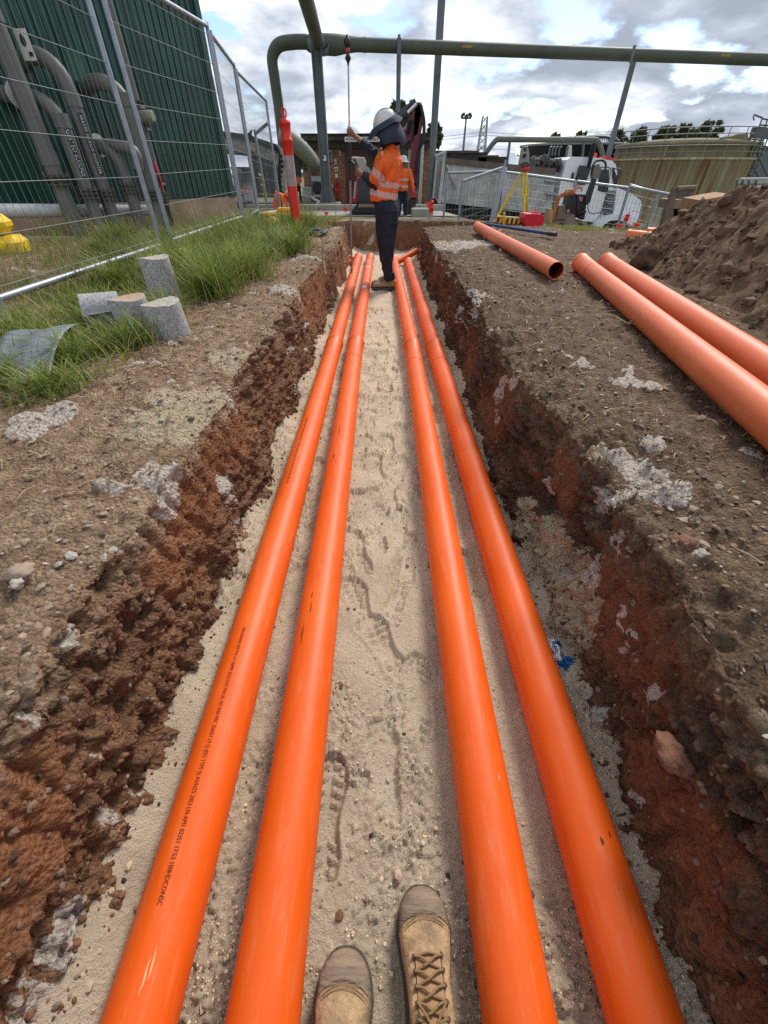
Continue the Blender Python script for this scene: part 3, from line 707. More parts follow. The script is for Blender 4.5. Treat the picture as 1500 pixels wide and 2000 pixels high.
for k in range(9):
    a = rnd.uniform(-.6, .6); l = rnd.uniform(.08, .2); e = c + Vector((math.cos(a)*l*rnd.choice((-1, 1)), math.sin(a)*l, rnd.uniform(.01, .05))); mb.tube([c, (c+e)/2+Vector((0, 0, .015)), e], [.004, .003, .0015], 5)
o = mb.build('dry_twig', TWIG); tag(o, 'dry forked twig lying against the nearest loose conduit', 'twig')
CORD = mat('blue_string', srgb(40, 90, 130), .6)
mb = MB(); z_ = .035
mb.tube(bend_line([(-.30+.01, .13, z_), (-.27, .10, .05), (-.24, .07, z_), (-.21, .085, z_), (-.22, .03, z_), (-.2, -.02, z_)], 5), .0014, 5)
mb.tube(bend_line([(-.31, .08, z_), (-.285, .05, .045), (-.27, .0, z_), (-.25, .03, z_)], 5), .0022, 5)
o = mb.build('blue_string', CORD); tag(o, 'thin frayed blue string on the sand between the two left conduits', 'string')

# ------------------------------------------------------------------ the photographer's boots
LEATH = mat('tan_leather', srgb(196, 162, 118), .7, var=.3, vscale=26, bump=.7, bscale=90, col2=srgb(138, 112, 84))
RUB = mat('grey_bumper', srgb(158, 136, 112), .75, var=.25, vscale=34, bump=.8, bscale=60, col2=srgb(120, 104, 88), stretch=(.4, 2.5, 1))
SOLE = mat('boot_sole', srgb(84, 74, 62), .85, bump=.4)
LACE = mat('boot_lace', srgb(150, 120, 84), .8, bump=.6, bscale=300)
NAVY = mat('navy_drill', srgb(30, 35, 50), .85, var=.3, vscale=10, bump=.5, bscale=120)
def section(y, hw, zt, zb, n=20, sq=2.4):
    out = []
    for k in range(n):
        a = 2*math.pi*k/n; ca, sa = math.cos(a), math.sin(a)
        out.append(Vector((math.copysign(abs(ca)**(2/sq), ca)*hw*1.12, y, (zt+zb)/2 + math.copysign(abs(sa)**(2/sq), sa)*(zt-zb)/2)))
    return out
UPPER = [(-.155, .018, .07, .03), (-.150, .030, .10, .024), (-.13, .036, .115, .022), (-.10, .037, .122, .022), (-.06, .037, .122, .022), (-.02, .037, .112, .022), (.02, .040, .100, .022), (.05, .0455, .088, .022), (.08, .0490, .078, .022), (.102, .0462, .074, .022), (.120, .0415, .070, .022), (.136, .0335, .064, .022), (.147, .0240, .056, .023), (.153, .0150, .048, .025), (.1560, .005, .040, .028)]
def boot(parent, ox, oy, rz, s=1.0, oz=0.0):
    ca, sa = math.cos(rz), math.sin(rz)
    def T(v, dx=0): return Vector((ox + (v.x*ca - v.y*sa)*s, oy + (v.x*sa + v.y*ca)*s, oz + v.z*s))
    def loft(secs, grow, name, m, parent, wr=0):
        mb = MB(); n = 20; vs = []
        for y, hw, zt, zb in secs:
            for q in section(y, hw+grow, zt+grow, zb-grow*.2, n):
                if name == 'toe_cap' and y < .105: q = q + Vector((0, .012-.024*(q.x/.05)**2, 0))
                if wr: q = q + Vector((0, 0, 1))*wr*(math.sin(q.y*150+q.x*q.x*900)+.5*math.sin(q.y*260+q.x*50))*max(0, 1-abs(q.y-.072)/.035)*(q.z > .05)
                vs.append(T(q))
        m_ = len(secs); mb.add(vs, [(i*n+k, (i+1)*n+k, (i+1)*n+(k+1) % n, i*n+(k+1) % n) for i in range(m_-1) for k in range(n)], 0, True)
        mb.add(vs[:n], [tuple(range(n))], 0); mb.add(vs[-n:], [tuple(range(n))[::-1]], 0)
        return mb.build(name, m, parent)
    up = loft(UPPER, 0, 'boot', LEATH, parent, .0020)
    # shaft round the ankle
    mb = MB(); mb.tube([T(Vector((0, -.085, .08))), T(Vector((0, -.088, .13))), T(Vector((0, -.095, .17)))], [.048*s, .05*s, .055*s], 18); mb.build('shaft', LEATH, up)
    loft([q for q in UPPER if q[0] >= .100], .0028, 'toe_cap', RUB, up)
    # sole: outline swept up 22 mm with a welt
    mb = MB(); ol = []
    for y, hw, _, _ in UPPER: ol.append((y*1.03, hw*1.12+.0055))
    pts = [Vector((h, y, 0)) for y, h in ol] + [Vector((-h, y, 0)) for y, h in ol[::-1]]
    low = [T(p) for p in pts]; hi_ = [T(p+Vector((0, 0, .024))) for p in pts]; n = len(pts)
    mb.add(low+hi_, [tuple(range(n, 2*n)), tuple(range(n))[::-1]] + [(i, (i+1) % n, (i+1) % n+n, i+n) for i in range(n)], 0); mb.build('sole', SOLE, up)
    # tongue, facings, laces
    def ztop(y): return float(np.interp(y, [q[0] for q in UPPER], [q[2] for q in UPPER]))
    mb = MB(); vs = []
    ysq = np.linspace(.052, -.075, 10)
    for y in ysq:
        for k in range(5):
            u = (k/4-.5)*.050; vs.append(T(Vector((u, y, ztop(y)+.004+.003*math.cos(u*70)))))
    mb.add(vs, [(i*5+k, i*5+k+1, (i+1)*5+k+1, (i+1)*5+k) for i in range(9) for k in range(4)], 0, True); mb.build('tongue', mat('tongue_leather', srgb(160, 118, 76), .6, bump=.2), up)
    for sd_ in (-1, 1):
        mb = MB(); vs = []
        for y in ysq:
            w0 = .023+.004*(y+.07)/.12
            for u, dz in ((w0, .0015), (w0+.001, .0065), (w0+.012, .0045), (w0+.016, -.002)):
                zz_ = ztop(y) - (u/.05)**2*.022; vs.append(T(Vector((sd_*u, y, zz_+dz))))
        mb.add(vs, [(i*4+k, i*4+k+1, (i+1)*4+k+1, (i+1)*4+k) for i in range(9) for k in range(3)], 0, True); mb.build('eyelet_facing', LEATH, up)
    mb = MB()
    lev = [.046, .026, .006, -.014, -.034, -.054]
    for i, y in enumerate(lev):
        for sd_ in (-1, 1):
            y2_ = y-.020 if i < len(lev)-1 else y-.01
            a_ = Vector((sd_*.027, y, ztop(y)+.006)); b_ = Vector((-sd_*.027, y2_, ztop(y2_)+.006)); mid = (a_+b_)/2+Vector((0, 0, .008+.002*sd_))
            mb.tube([T(p) for p in bend_line([a_, a_.lerp(mid, .5)+Vector((0, .003, .002)), mid, b_.lerp(mid, .5), b_], 3)], .0024*s, 6)
    if True:
        a_, b_ = Vector((-.021, .046, ztop(.046)+.006)), Vector((.021, .046, ztop(.046)+.006)); mb.tube([T(p) for p in bend_line([a_, (a_+b_)/2+Vector((0, .004, .005)), b_], 4)], .0024*s, 6)
        y = -.05
        for sd_ in (-1, 1):
            lp = [Vector((0, y, ztop(y)+.014)), Vector((sd_*.018, y+.012, ztop(y)+.02)), Vector((sd_*.030, y+.002, ztop(y)+.008)), Vector((sd_*.018, y-.012, ztop(y)+.014)), Vector((0, y, ztop(y)+.012))]
            mb.tube([T(p) for p in bend_line(lp, 4)], .0024*s, 6)
            lp = [Vector((0, y, ztop(y)+.014)), Vector((sd_*.012, y+.02, ztop(y)+.014)), Vector((sd_*.025, y+.035, ztop(y)+.004))]
            mb.tube([T(p) for p in bend_line(lp, 4)], .0024*s, 6)
    mb.build('lace', LACE, up)
    for i, y in enumerate(lev):
        for sd_ in (-1, 1): MB().lathe(T(Vector((sd_*.028, y, ztop(y)+.0035))), (0, 0, 1), [(.0042*s, 0), (.0042*s, .0022*s), (.002*s, .0022*s)], 8).build('eyelet', SOLE, up)
    for yy_, gg_ in ((.094, .0012), (.089, .0012)):
        i_ = [float(np.interp(yy_, [q[0] for q in UPPER], [q[k] for q in UPPER])) for k in (1, 2, 3)]; sq_ = [q for q in section(yy_, i_[0]+gg_, i_[1]+gg_, i_[2], 28) if q.z > .035]; sq_.sort(key=lambda q: q.x); MB().tube([T(q+Vector((0, .012-.024*(q.x/.05)**2, 0))) for q in sq_], .0008*s, 4).build('stitching', LACE, up)
    return up
pp_ = thing('person', (0, -.1, 0), 'photographer standing in scuffed tan lace-up boots with grey toe caps, between the middle conduits', 'person')
boot(pp_, .089, 0.0, .03, 1.0, .002); boot(pp_, -.082, -.097, -.02, 1.0, .002)
mb = MB()
for x, y in ((.089, -.09), (-.082, -.187)):
    mb.tube([(x, y-.05, .19), (x, y-.05, .25), (x*1.05, y-.02, .45), (x*1.1, y-.05, .85)], [.056, .066, .078, .095], 20)
mb.build('trousers', NAVY, pp_)

# ------------------------------------------------------------------ concrete cores and the bent strip
CONC = mat('cut_concrete', srgb(190, 188, 184), .85, var=.0, vscale=75, bump=.3, bscale=80, col2=srgb(128, 126, 124))
CTOP = mat('core_top', srgb(196, 190, 174), .9, vscale=40, bump=.8, bscale=60, col2=srgb(150, 142, 126))
RUST = mat('core_top_rust', srgb(184, 138, 104), .9, vscale=22, bump=.8, bscale=60, col2=srgb(176, 168, 156))
def core(base, ax, r, h, label, topm):
    t = thing('concrete_core', base, label, 'concrete core', 'drilled concrete cores on the left bank'); ax = Vector(ax).normalized(); mb = MB(); n = 40
    a = ax.orthogonal().normalized(); b = ax.cross(a); vs = []; H = 9
    for i in range(H+1):
        for k in range(n):
            th = 2*math.pi*k/n; rr = r*(1+.006*math.sin(th*3)+rnd.uniform(-.004, .004)); hh = h*i/H
            if i == H: hh += .006*math.sin(th*2+1)+rnd.uniform(-.002, .002)
            if i == H and rnd.random() < .12: rr *= .97
            vs.append(Vector(base)+ax*hh+(a*math.cos(th)+b*math.sin(th))*rr)
    mb.add(vs, [(i*n+k, i*n+(k+1) % n, (i+1)*n+(k+1) % n, (i+1)*n+k) for i in range(H) for k in range(n)], 0, True); mb.add(vs[:n], [tuple(range(n))[::-1]])
    mb.build('core_body', CONC, t)
    mb = MB(); tp = vs[-n:]; c = sum(tp, Vector())/n; vv = [c+ax*.002]
    for f_ in (.33, .66, 1.0): vv += [c.lerp(p, f_)+ax*(rnd.uniform(-.003, .003) if f_ < 1 else .0005) for p in tp]
    fs = [(0, 1+k, 1+(k+1) % n) for k in range(n)]
    for j in (0, 1): fs += [(1+j*n+k, 1+(j+1)*n+k, 1+(j+1)*n+(k+1) % n, 1+j*n+(k+1) % n) for k in range(n)]
    mb.add(vv, fs, 0, True); mb.build('broken_top', topm, t)
b0 = G(328, 590, .55); core(b0-Vector((0, 0, .0)), (-.02, .0, 1), .103, .29, 'tallest concrete core standing in the grass behind two short ones', CTOP)
b0 = G(272, 645, .56); core(b0-Vector((0, 0, .02)), (-.03, .0, 1), .103, .20, 'short concrete core with a rust-stained top, left of its twin', RUST)
b0 = G(338, 655, .56); core(b0-Vector((0, 0, .02)), (-.06, -.02, 1), .104, .20, 'short concrete core with a pale top, standing closest to the trench', CTOP)
b0 = G(160, 612, .64); core(b0+Vector((.20, .10, .0)), (-.88, -.48, .02), .10, .21, 'concrete core lying on its side in the grass by the bent strip', RUST)
mb = MB(); c0, c1, c2, c3 = G(52, 652, .60), G(158, 634, .62), G(-6, 752, .56), G(98, 742, .57); n1, n2 = 16, 12; top = []
for i in range(n1):
    t_ = i/(n1-1)
    for k in range(n2):
        s_ = k/(n2-1); p = c0.lerp(c1, s_).lerp(c2.lerp(c3, s_), t_); p.z += .09*math.sin(math.pi*min(1, t_*1.0))**.8*(1-.25*s_) + .006*math.sin(s_*9+t_*4); top.append(p)
lowv = [p-Vector((0, 0, .006)) for p in top]; nn = n1*n2
mb.add(top+lowv, [(i*n2+k, i*n2+k+1, (i+1)*n2+k+1, (i+1)*n2+k) for i in range(n1-1) for k in range(n2-1)] + [(nn+i*n2+k, nn+(i+1)*n2+k, nn+(i+1)*n2+k+1, nn+i*n2+k+1) for i in range(n1-1) for k in range(n2-1)]
       + [(i*n2, (i+1)*n2, nn+(i+1)*n2, nn+i*n2) for i in range(n1-1)] + [((i+1)*n2-1, nn+(i+1)*n2-1, nn+(i+2)*n2-1, (i+2)*n2-1) for i in range(n1-1)]
       + [(k, nn+k, nn+k+1, k+1) for k in range(n2-1)] + [((n1-1)*n2+k, (n1-1)*n2+k+1, nn+(n1-1)*n2+k+1, nn+(n1-1)*n2+k) for k in range(n2-1)], 0, True)
a, b = c0.lerp(c1, .7)+Vector((0, 0, .01)), G(222, 606, .66)
wv = Vector((.0, .05, 0)); m1_ = (a+b)/2+Vector((0, 0, .02)); mb.add([a-wv, a+wv, m1_+wv*.8, m1_-wv*.8, b-wv*.4, b+wv*.4], [(0, 1, 2, 3), (3, 2, 5, 4)], 0, True)
o = mb.build('bent_strip', mat('galvanised_strip', srgb(132, 138, 142), .5, .35, var=.25, vscale=10, bump=.3, bscale=40, stretch=(1, 4, 1))); tag(o, 'wide grey strip bent into a hump at the edge of the left grass', 'metal strip')

# ------------------------------------------------------------------ bollards
RED = mat('safety_red', srgb(224, 48, 34), .42, var=.12, vscale=8); GREY_B = mat('faded_band', srgb(172, 150, 146), .5, var=.15, vscale=12)
BLK = mat('black_rubber', (.02, .02, .022, 1), .6)
def bollard(base, h, r, label, tilt=(0, 0), group='red traffic bollards', square=True):
    t = thing('bollard', base, label, 'bollard', group); ax = Vector((tilt[0], tilt[1], 1)).normalized(); s = h
    body = MB(); body.lathe(base, ax, [(r*1.0, .02*s), (r*1.0, .42*s)], 20); body.build('post', RED, t)
    bd = MB(); bd.lathe(base, ax, [(r*1.0, .42*s), (r*.99, .44*s), (r*.97, .66*s), (r*.97, .665*s)], 20); bd.build('reflective_band', GREY_B, t)
    tp = MB(); tp.lathe(base, ax, [(r*.98, .662*s), (r*1.0, .76*s), (r*1.12, .765*s), (r*1.12, .785*s), (r*.95, .79*s), (r*.98, .885*s), (r*1.1, .89*s), (r*1.05, .91*s), (r*.6, .935*s), (r*.35, .94*s), (r*.3, .95*s), (.0, .951*s)], 20); tp.build('head', RED, t)
    c = Vector(base)+ax*.97*s; lp = MB(); lp.tube([c+Vector((math.cos(a)*r*.45, 0, math.sin(a)*.035*s)) for a in np.linspace(-.5, math.pi*2-.5, 14)], r*.16, 8); lp.build('loop', RED, t)
    if square:
        bs = MB(); bb = Vector(base)
        bs.box(bb+Vector((.12*s, .02, .028)), (.42*s, .40*s, .05), bev=.018); bs.box(bb+Vector((.16*s, .02, .062)), (.2*s, .2*s, .025), bev=.01); bs.build('base', BLK, t)
    return t
bollard(G(581, 457, .56), 1.41, .073, 'tall red bollard with grey band and black base in the left grass')

# ------------------------------------------------------------------ green clad building on the left
GREEN = mat('green_cladding', srgb(30, 76, 64), .36, .0, var=.22, vscale=2.5, spec=.6, bump=.05)
PLINTH = mat('plinth_concrete', srgb(186, 160, 132), .9, var=.25, vscale=3, bump=.4)
wd = Vector((.543, .84, 0)).normalized(); wn = Vector((wd.y, -wd.x, 0)); w0 = Vector((-5.4, 7.3, 0))
gb = thing('green_building', (-5.4, 7.3, .5), 'tall building clad in dark green ribbed metal behind the mesh fence', 'building')
s0, s1 = -5.5, (lambda: 0)() or 4.05
mb = MB(); pit = .118; prof_ = []
s = s0
while s < s1:
    prof_ += [(s, 0), (s+pit*.30, 0), (s+pit*.42, .028), (s+pit*.78, .028), (s+pit*.90, 0)]; s += pit
prof_.append((s, 0)); zb_, zt_ = .93, 7.6
vs = []
for q, o_ in prof_:
    p = w0 + wd*q + wn*o_; vs += [(p.x, p.y, zb_), (p.x, p.y, zt_)]
mb.add(vs, [(2*i, 2*i+2, 2*i+3, 2*i+1) for i in range(len(prof_)-1)]); mb.build('ribbed_cladding', GREEN, gb)
e1 = w0+wd*s; e0 = w0+wd*s0; mb = MB()
back = -wn*6
mb.prism([(e0.x, e0.y, zb_), (e1.x, e1.y, zb_), (e1.x, e1.y, zt_), (e0.x, e0.y, zt_)], 6, 0, tuple(-wn*1.0+Vector((0, 0, 0))))
for v in range(len(mb.v)): mb.v[v] = tuple(Vector(mb.v[v]) - wn*.01)
mb.build('wall', GREEN, gb)
mb = MB(); p0, p1 = w0+wd*s0+wn*.03, w0+wd*(s1+.1)+wn*.03
mb.prism([(p0.x, p0.y, .2), (p1.x, p1.y, .2), (p1.x, p1.y, .92), (p0.x, p0.y, .92)], .5, 0, tuple(-wn)); mb.build('plinth', PLINTH, gb)
mb = MB(); c = w0+wd*s+wn*.02; mb.box((c.x, c.y, (zb_+zt_)/2), (.10, .10, zt_-zb_+.02), (0, 0, math.atan2(wd.y, wd.x))); mb.build('corner_flashing', GREEN, gb)

GP = mat('grey_pipe', srgb(106, 106, 100), .55, var=.12, vscale=5, bump=.1); DK = mat('dark_flange', srgb(70, 68, 62), .6, var=.3, vscale=20); RST = mat('rusty_flange', srgb(120, 100, 88), .8, var=.3, vscale=30)
BLKT = mat('black_label', (.012, .012, .012, 1), .5); WTX = mat('white_letter', (.8, .8, .78, 1), .6)
def riser(px, v, D, vtop, r, bendv, label, collars=(), flange=True, lettering=None, bend_len=.55, bend_D=.6):
    b = P(px, v, D); b.z = .35; top = P(px, vtop, D).z if vtop is not None else 6.5
    t = thing('process_pipe', b, label, 'pipe', 'grey pipes rising in front of the green wall')
    pts = [b]
    if bendv:
        R_ = r*3.2; pts.append(Vector((b.x, b.y, top-R_)))
        for k in range(1, 7):
            a = math.pi/2*k/6; pts.append(Vector((b.x - R_*(1-math.cos(a)), b.y, top-R_+R_*math.sin(a))) + wn*(-.0)*k)
        e = pts[-1]; pts.append(e + Vector((-.12, .05, 0))); pts.append(e + Vector((-bend_len, bend_D, 0)))
    else: pts.append(Vector((b.x, b.y, top)))
    mb = MB(); mb.tube(pts, r, 20); mb.build('pipe_run', GP, t)
    for cv in collars:
        z = P(px, cv, D).z; mb = MB(); mb.lathe((b.x, b.y, z), (0, 0, 1), [(r*1.12, -.07), (r*1.12, .07)], 20); mb.build('collar', GP, t)
    if flange:
        z = P(px, flange, D).z; mb = MB()
        for dz in (-.045, .0, .045): mb.lathe((b.x, b.y, z+dz), (0, 0, 1), [(r*1.6, -.012), (r*1.6, .012)], 20)
        f_ = mb.build('flange', DK, t); f_['kind'] = 'stuff'
        mb = MB()
        for k in range(8):
            a = k*math.pi/4; mb.lathe((b.x+math.cos(a)*r*1.4, b.y+math.sin(a)*r*1.4, z-.08), (0, 0, 1), [(.009, 0), (.009, .16)], 6)
        f_ = mb.build('flange_bolts', RST, t); f_['kind'] = 'stuff'
    if lettering:
        txt, va, vb = lettering; za, zb2 = P(px, va, D).z, P(px, vb, D).z; v_, f_ = text_mesh(txt, .075); w_ = max(q[0] for q in v_); sc = (za-zb2)/w_
        a0 = math.radians(-38); mb = MB(); mb2 = MB(); vs = []
        for x, y, z in v_:
            a = a0 + (y-.028)*sc/r; vs.append(Vector((b.x+math.cos(a)*(r+.003), b.y+math.sin(a)*(r+.003), za-x*sc)))
        mb2.add(vs, f_); 
        st = [Vector((b.x+math.cos(a)*(r+.0015), b.y+math.sin(a)*(r+.0015), z)) for z in (za+.02, zb2-.02) for a in np.linspace(a0-.38, a0+.40, 6)]
        mb.add(st, [(k, k+1, k+7, k+6) for k in range(5)]); mb.build('label_strip', BLKT, t); mb2.build('lettering', WTX, t)['kind'] = 'stuff'
    return t
riser(152, 450, 7.15, None, .105, None, 'tallest of the grey pipes, going straight up out of view before the green wall', collars=(25, 310), flange=352)
riser(197, 445, 7.35, 190, .088, True, 'grey pipe bending back to the wall, its black strip lettered in white', collars=(236,), flange=378, lettering=('DIGESTED SLUDGE', 240, 345))
riser(226, 438, 7.6, 108, .092, True, 'grey pipe with the highest elbow, lettered strip low on its side', collars=(195,), flange=380, lettering=('WASTE SLUDGE DIGESTER', 225, 340))
riser(272, 430, 7.9, 285, .085, True, 'grey pipe with a low elbow behind the fence posts', flange=368)
riser(313, 428, 8.1, 160, .088, True, 'grey pipe with a long level arm, right of the fence posts', collars=(195,), flange=380)
t = riser(330, 430, 8.5, None, .058, None, 'slender grey pipe with a round valve and a red lever', flange=385)
b = P(330, 430, 8.5)
for cv in (205, 248, 355):
    z = P(330, cv, 8.5).z; mb = MB(); mb.lathe((b.x, b.y, z), (0, 0, 1), [(.1, -.045), (.1, -.02), (.08, -.02), (.08, .02), (.1, .02), (.1, .045)], 18); mb.build('flange', DK, t)
z = P(330, 228, 8.5).z; mb = MB(); mb.box((b.x, b.y, z), (.16, .16, .17), bev=.03); mb.lathe((b.x+.05, b.y-.02, z), (1, -.2, 0), [(.07, 0), (.07, .16), (.055, .18)], 16); mb.build('valve_body', mat('valve_grey', srgb(150, 150, 138), .5, var=.15), t)
z = P(330, 350, 8.5).z; mb = MB(); mb.tube([(b.x+.07, b.y-.08, z-.14), (b.x+.09, b.y-.1, z+.02), (b.x+.06, b.y-.1, z+.22)], [.03, .03, .036], 8, flat=.5); mb.build('lever', mat('lever_red', srgb(196, 40, 60), .5), t)
z = P(330, 400, 8.5).z; mb = MB(); mb.lathe((b.x, b.y, .3), (0, 0, 1), [(.068, 0), (.068, .62)], 16); mb.build('sleeve', BLKT, t)
# stub elbow with flange plates on the wall
WPL = mat('white_plate', srgb(214, 212, 204), .5)
t = thing('wall_elbow', P(30, 190, 7.6), 'white-flanged stub elbow jutting from the green wall beside the tallest pipe', 'pipe'); mb = MB()
a = P(-5, 182, 7.75); c = P(60, 190, 7.3); mb.tube([a, a.lerp(c, .5), c], .085, 18); mb.build('stub', GP, t)
mb = MB(); d = (c-a).normalized(); mb.lathe(P(38, 186, 7.45), d, [(.15, 0), (.15, .02)], 18); mb.build('flange', WPL, t)
t = thing('wall_elbow', P(205, 290, 7.6), 'white-flanged stub elbow jutting from the wall at knee height between two risers', 'pipe'); mb = MB()
a = P(192, 284, 8.0); c = P(262, 296, 7.85); mb.tube(bend_line([a, P(225, 284, 7.9), c, P(270, 330, 7.85)], 4), .075, 16); mb.build('stub', GP, t)
mb = MB(); mb.lathe(a, (c-a).normalized(), [(.13, 0), (.13, .02)], 18); mb.build('flange', WPL, t)
# brackets (pale green plates on the wall)
for i, (px, v, wpx, hpx) in enumerate([(8, 165, 30, 40), (38, 235, 34, 50), (150, 130, 26, 50), (190, 210, 22, 40), (148, 235, 16, 60)]):
    D_ = 7.95+px*.005; a = P(px, v, D_); mb = MB(); mb.box(a, (.22, .04, .32), (0, 0, math.atan2(wd.y, wd.x)), bev=.008); o = mb.build('wall_bracket', mat('green_plate', srgb(62, 108, 88), .5))
    tag(o, ['flat green wall bracket highest of all, far along to the left', 'flat green wall bracket below the white-flanged stub', 'flat green wall bracket right of the high elbow', 'flat green wall bracket just under the level arm', 'narrow green wall bracket between two vertical pipes'][i], 'bracket', 'green brackets on the ribbed wall')
mb = MB(); a = P(49, 88, 7.35); mb.box(a, (.15, .012, .26), bev=.003); o1 = thing('pipe_sign', a, 'small white sign with a dark droplet beside the tallest pipe', 'sign'); mb.build('plate', WPL, o1)
mb = MB(); c = a+Vector((0, -.012, .03)); mb.prism([c+Vector((math.sin(q)*.028, 0, math.cos(q)*.045 if math.cos(q) < 0 else math.cos(q)*.06)) for q in np.linspace(0, 2*math.pi, 13)[:-1]], .004); mb.box(a+Vector((.04, -.012, -.075)), (.045, .006, .035)); mb.build('symbol', BLKT, o1)
# white pipe along the foot of the wall
mb = MB(); a, c = P(-60, 412, 6.3), P(312, 411, 8.55); mb.tube([a, c], .078, 22); o = mb.build('white_pipe', mat('white_pvc', srgb(205, 208, 206), .5, var=.08)); tag(o, 'white pipe running along the foot of the green wall', 'pipe')
mb = MB(); a, c = P(-20, 468, 6.3), P(150, 470, 6.9); mb.tube([a, c], .05, 14); o = mb.build('hose', mat('pale_hose', srgb(160, 150, 135), .8)); tag(o, 'thick pale hose lying on the ground by the plinth', 'hose')
YEL = mat('yellow_plastic', srgb(232, 196, 40), .5, var=.12, vscale=8)
t = thing('yellow_barrier_foot', P(8, 492, 5.7), 'stacked yellow plastic fence feet on the grass left of the pipes', 'barrier block'); c = P(2, 478, 5.7)
mb = MB(); mb.box(c+Vector((0, 0, -.02)), (.50, .4, .22), (0, 0, .3), bev=.06); mb.build('foot', YEL, t); mb = MB(); mb.box(c+Vector((-.03, 0, .2)), (.42, .36, .18), (0, 0, .25), bev=.07); mb.build('foot', YEL, t)
for (px, v, sx, lab) in [(345, 507, .55, 'yellow plastic fence foot half hidden in the grass behind the cores'), (530, 436, .35, 'small yellow fence foot sunk in the tall grass by the bollard')]:
    c = G(px, v, .60); mb = MB(); mb.box(c, (sx, .24, .12), (0, 0, .15), bev=.045); mb.box(c+Vector((.03, 0, .06)), (sx*.4, .18, .07), (0, 0, .15), bev=.03); o = mb.build('barrier_block', YEL); tag(o, lab, 'barrier block')
c = P(548, 419, 10.8); mb = MB(); mb.box(c, (.9, .35, .09), (0, 0, .1), bev=.03); mb.box(c+Vector((.1, 0, .08)), (.3, .25, .09), bev=.03); o = mb.build('barrier_block', mat('amber_plastic', srgb(240, 172, 20), .5)); tag(o, 'amber plastic fence foot on the ground left of the red bollard', 'barrier block')

# ------------------------------------------------------------------ mesh fences
GALV = mat('galvanised', srgb(158, 164, 172), .42, .65, var=.15, vscale=12); WIRE = mat('fence_wire', srgb(128, 132, 134), .5, .3)
def fence(a, b, za, zb2, h, label, r=.021, first=True, last=True, wr=.0016, pitch=.075, hz=.265, rails=(True, True)):
    a, b = Vector((a[0], a[1], za)), Vector((b[0], b[1], zb2)); t = thing('mesh_fence_panel', a, label, 'fence', 'temporary mesh fence panels')
    u = Vector((0, 0, 1))
    if first: MB().tube([a, a+u*h], r, 12).build('post', GALV, t)
    if last: MB().tube([b, b+u*h], r, 12).build('post', GALV, t)
    d = (b-a); ln = d.length; d.normalize()
    if rails[0]: MB().tube([a+u*.10, b+u*.10], r, 12).build('bottom_rail', GALV, t)
    if rails[1]: MB().tube([a+u*(h-.03), b+u*(h-.03)], r, 12).build('top_rail', GALV, t)
    mb = MB(); off = Vector((d.y, -d.x, 0))*.006
    k = pitch
    while k < ln-.02: mb.tube([a+d*k+u*.12, a+d*k+u*(h-.05)], wr, 4, caps=False); k += pitch
    z = .16
    while z < h-.05: mb.tube([a+u*z+off, b+u*z+off], wr*1.5, 4, caps=False); z += hz
    o = mb.build('wire_mesh', WIRE, t); o['kind'] = 'stuff'; return t
fence((-2.57, 2.96), (-2.515, 5.42), .56, .58, 2.15, 'mesh fence panel nearest the camera, over the concrete cores', first=True, wr=.0018, r=.024)
fence((-2.47, 5.62), (-2.28, 8.0), .60, .66, 2.12, 'mesh fence panel crossing in front of the green corner', wr=.0018, r=.024)
fc = P(476, 424, 8.15); fd = P(503, 412, 10.2); fence((fc.x, fc.y), (fd.x, fd.y), .62, .62, 2.12, 'narrow-looking mesh fence panel seen edge-on past the green corner', r=.026)
fc = P(505, 411, 10.4); fd = P(548, 411, 13.2); fence((fc.x, fc.y), (fd.x, fd.y), .55, .45, 2.15, 'mesh fence panel with a diagonal stay ending beside the red bollard', r=.026)
a = P(547, 411, 13.3); mb = MB(); mb.tube([P(524, 240, 13.1), P(498, 262, 13.4)], .035, 8); mb.tube([P(497, 253, 13.4), P(524, 412, 13.4)], .03, 8); o = mb.build('fence_stay', GALV); tag(o, 'diagonal stay and its prop behind the last left fence panel', 'fence stay')
# right-hand low panels
def lowfence(pa, pb, D1, D2, label, pbot=None, posts=(True, True)):
    A, B = P(pa[0], pa[1], D1), P(pb[0], pb[1], D2); t = thing('low_fence_panel', (A.x, A.y, float(zground(A.x, A.y))), label, 'fence', 'low mesh fence panels on the right')
    gz = lambda p: float(zground(p.x, p.y))-.05
    for f_, p in zip(posts, (A, B)):
        if f_: MB().tube([Vector((p.x, p.y, gz(p))), p+Vector((0, 0, .03))], .03, 10).build('post', GALV, t)
    MB().tube([A, B], .028, 10).build('top_rail', GALV, t)
    mb = MB(); n = int((B-A).length/.09)
    for k in range(1, n): p = A.lerp(B, k/n); mb.tube([Vector((p.x, p.y, gz(p))), p], .0028, 4, caps=False)
    for k in range(1, 7): mb.tube([A-Vector((0, 0, .15*k)), B-Vector((0, 0, .15*k))], .004, 4, caps=False)
    o = mb.build('wire_mesh', WIRE, t); o['kind'] = 'stuff'; return t
lowfence((873, 338), (985, 334), 13.5, 13.2, 'level-topped low mesh panel before the dump truck tray')
lowfence((903, 354), (983, 327), 12.6, 13.0, 'low mesh panel with a steeply rising rail before the rear wheel')
lowfence((985, 336), (1124, 354), 13.2, 13.0, 'low mesh panel behind the survey tripod')
lowfence((1126, 354), (1228, 367), 13.0, 12.8, 'low mesh panel in front of the truck door and bonnet')
lowfence((1230, 364), (1400, 398), 12.8, 12.6, 'low mesh panel in front of the stained tank')
lowfence((1230, 361), (1285, 378), 13.4, 13.0, 'short low mesh panel doubled up behind the truck nose end')
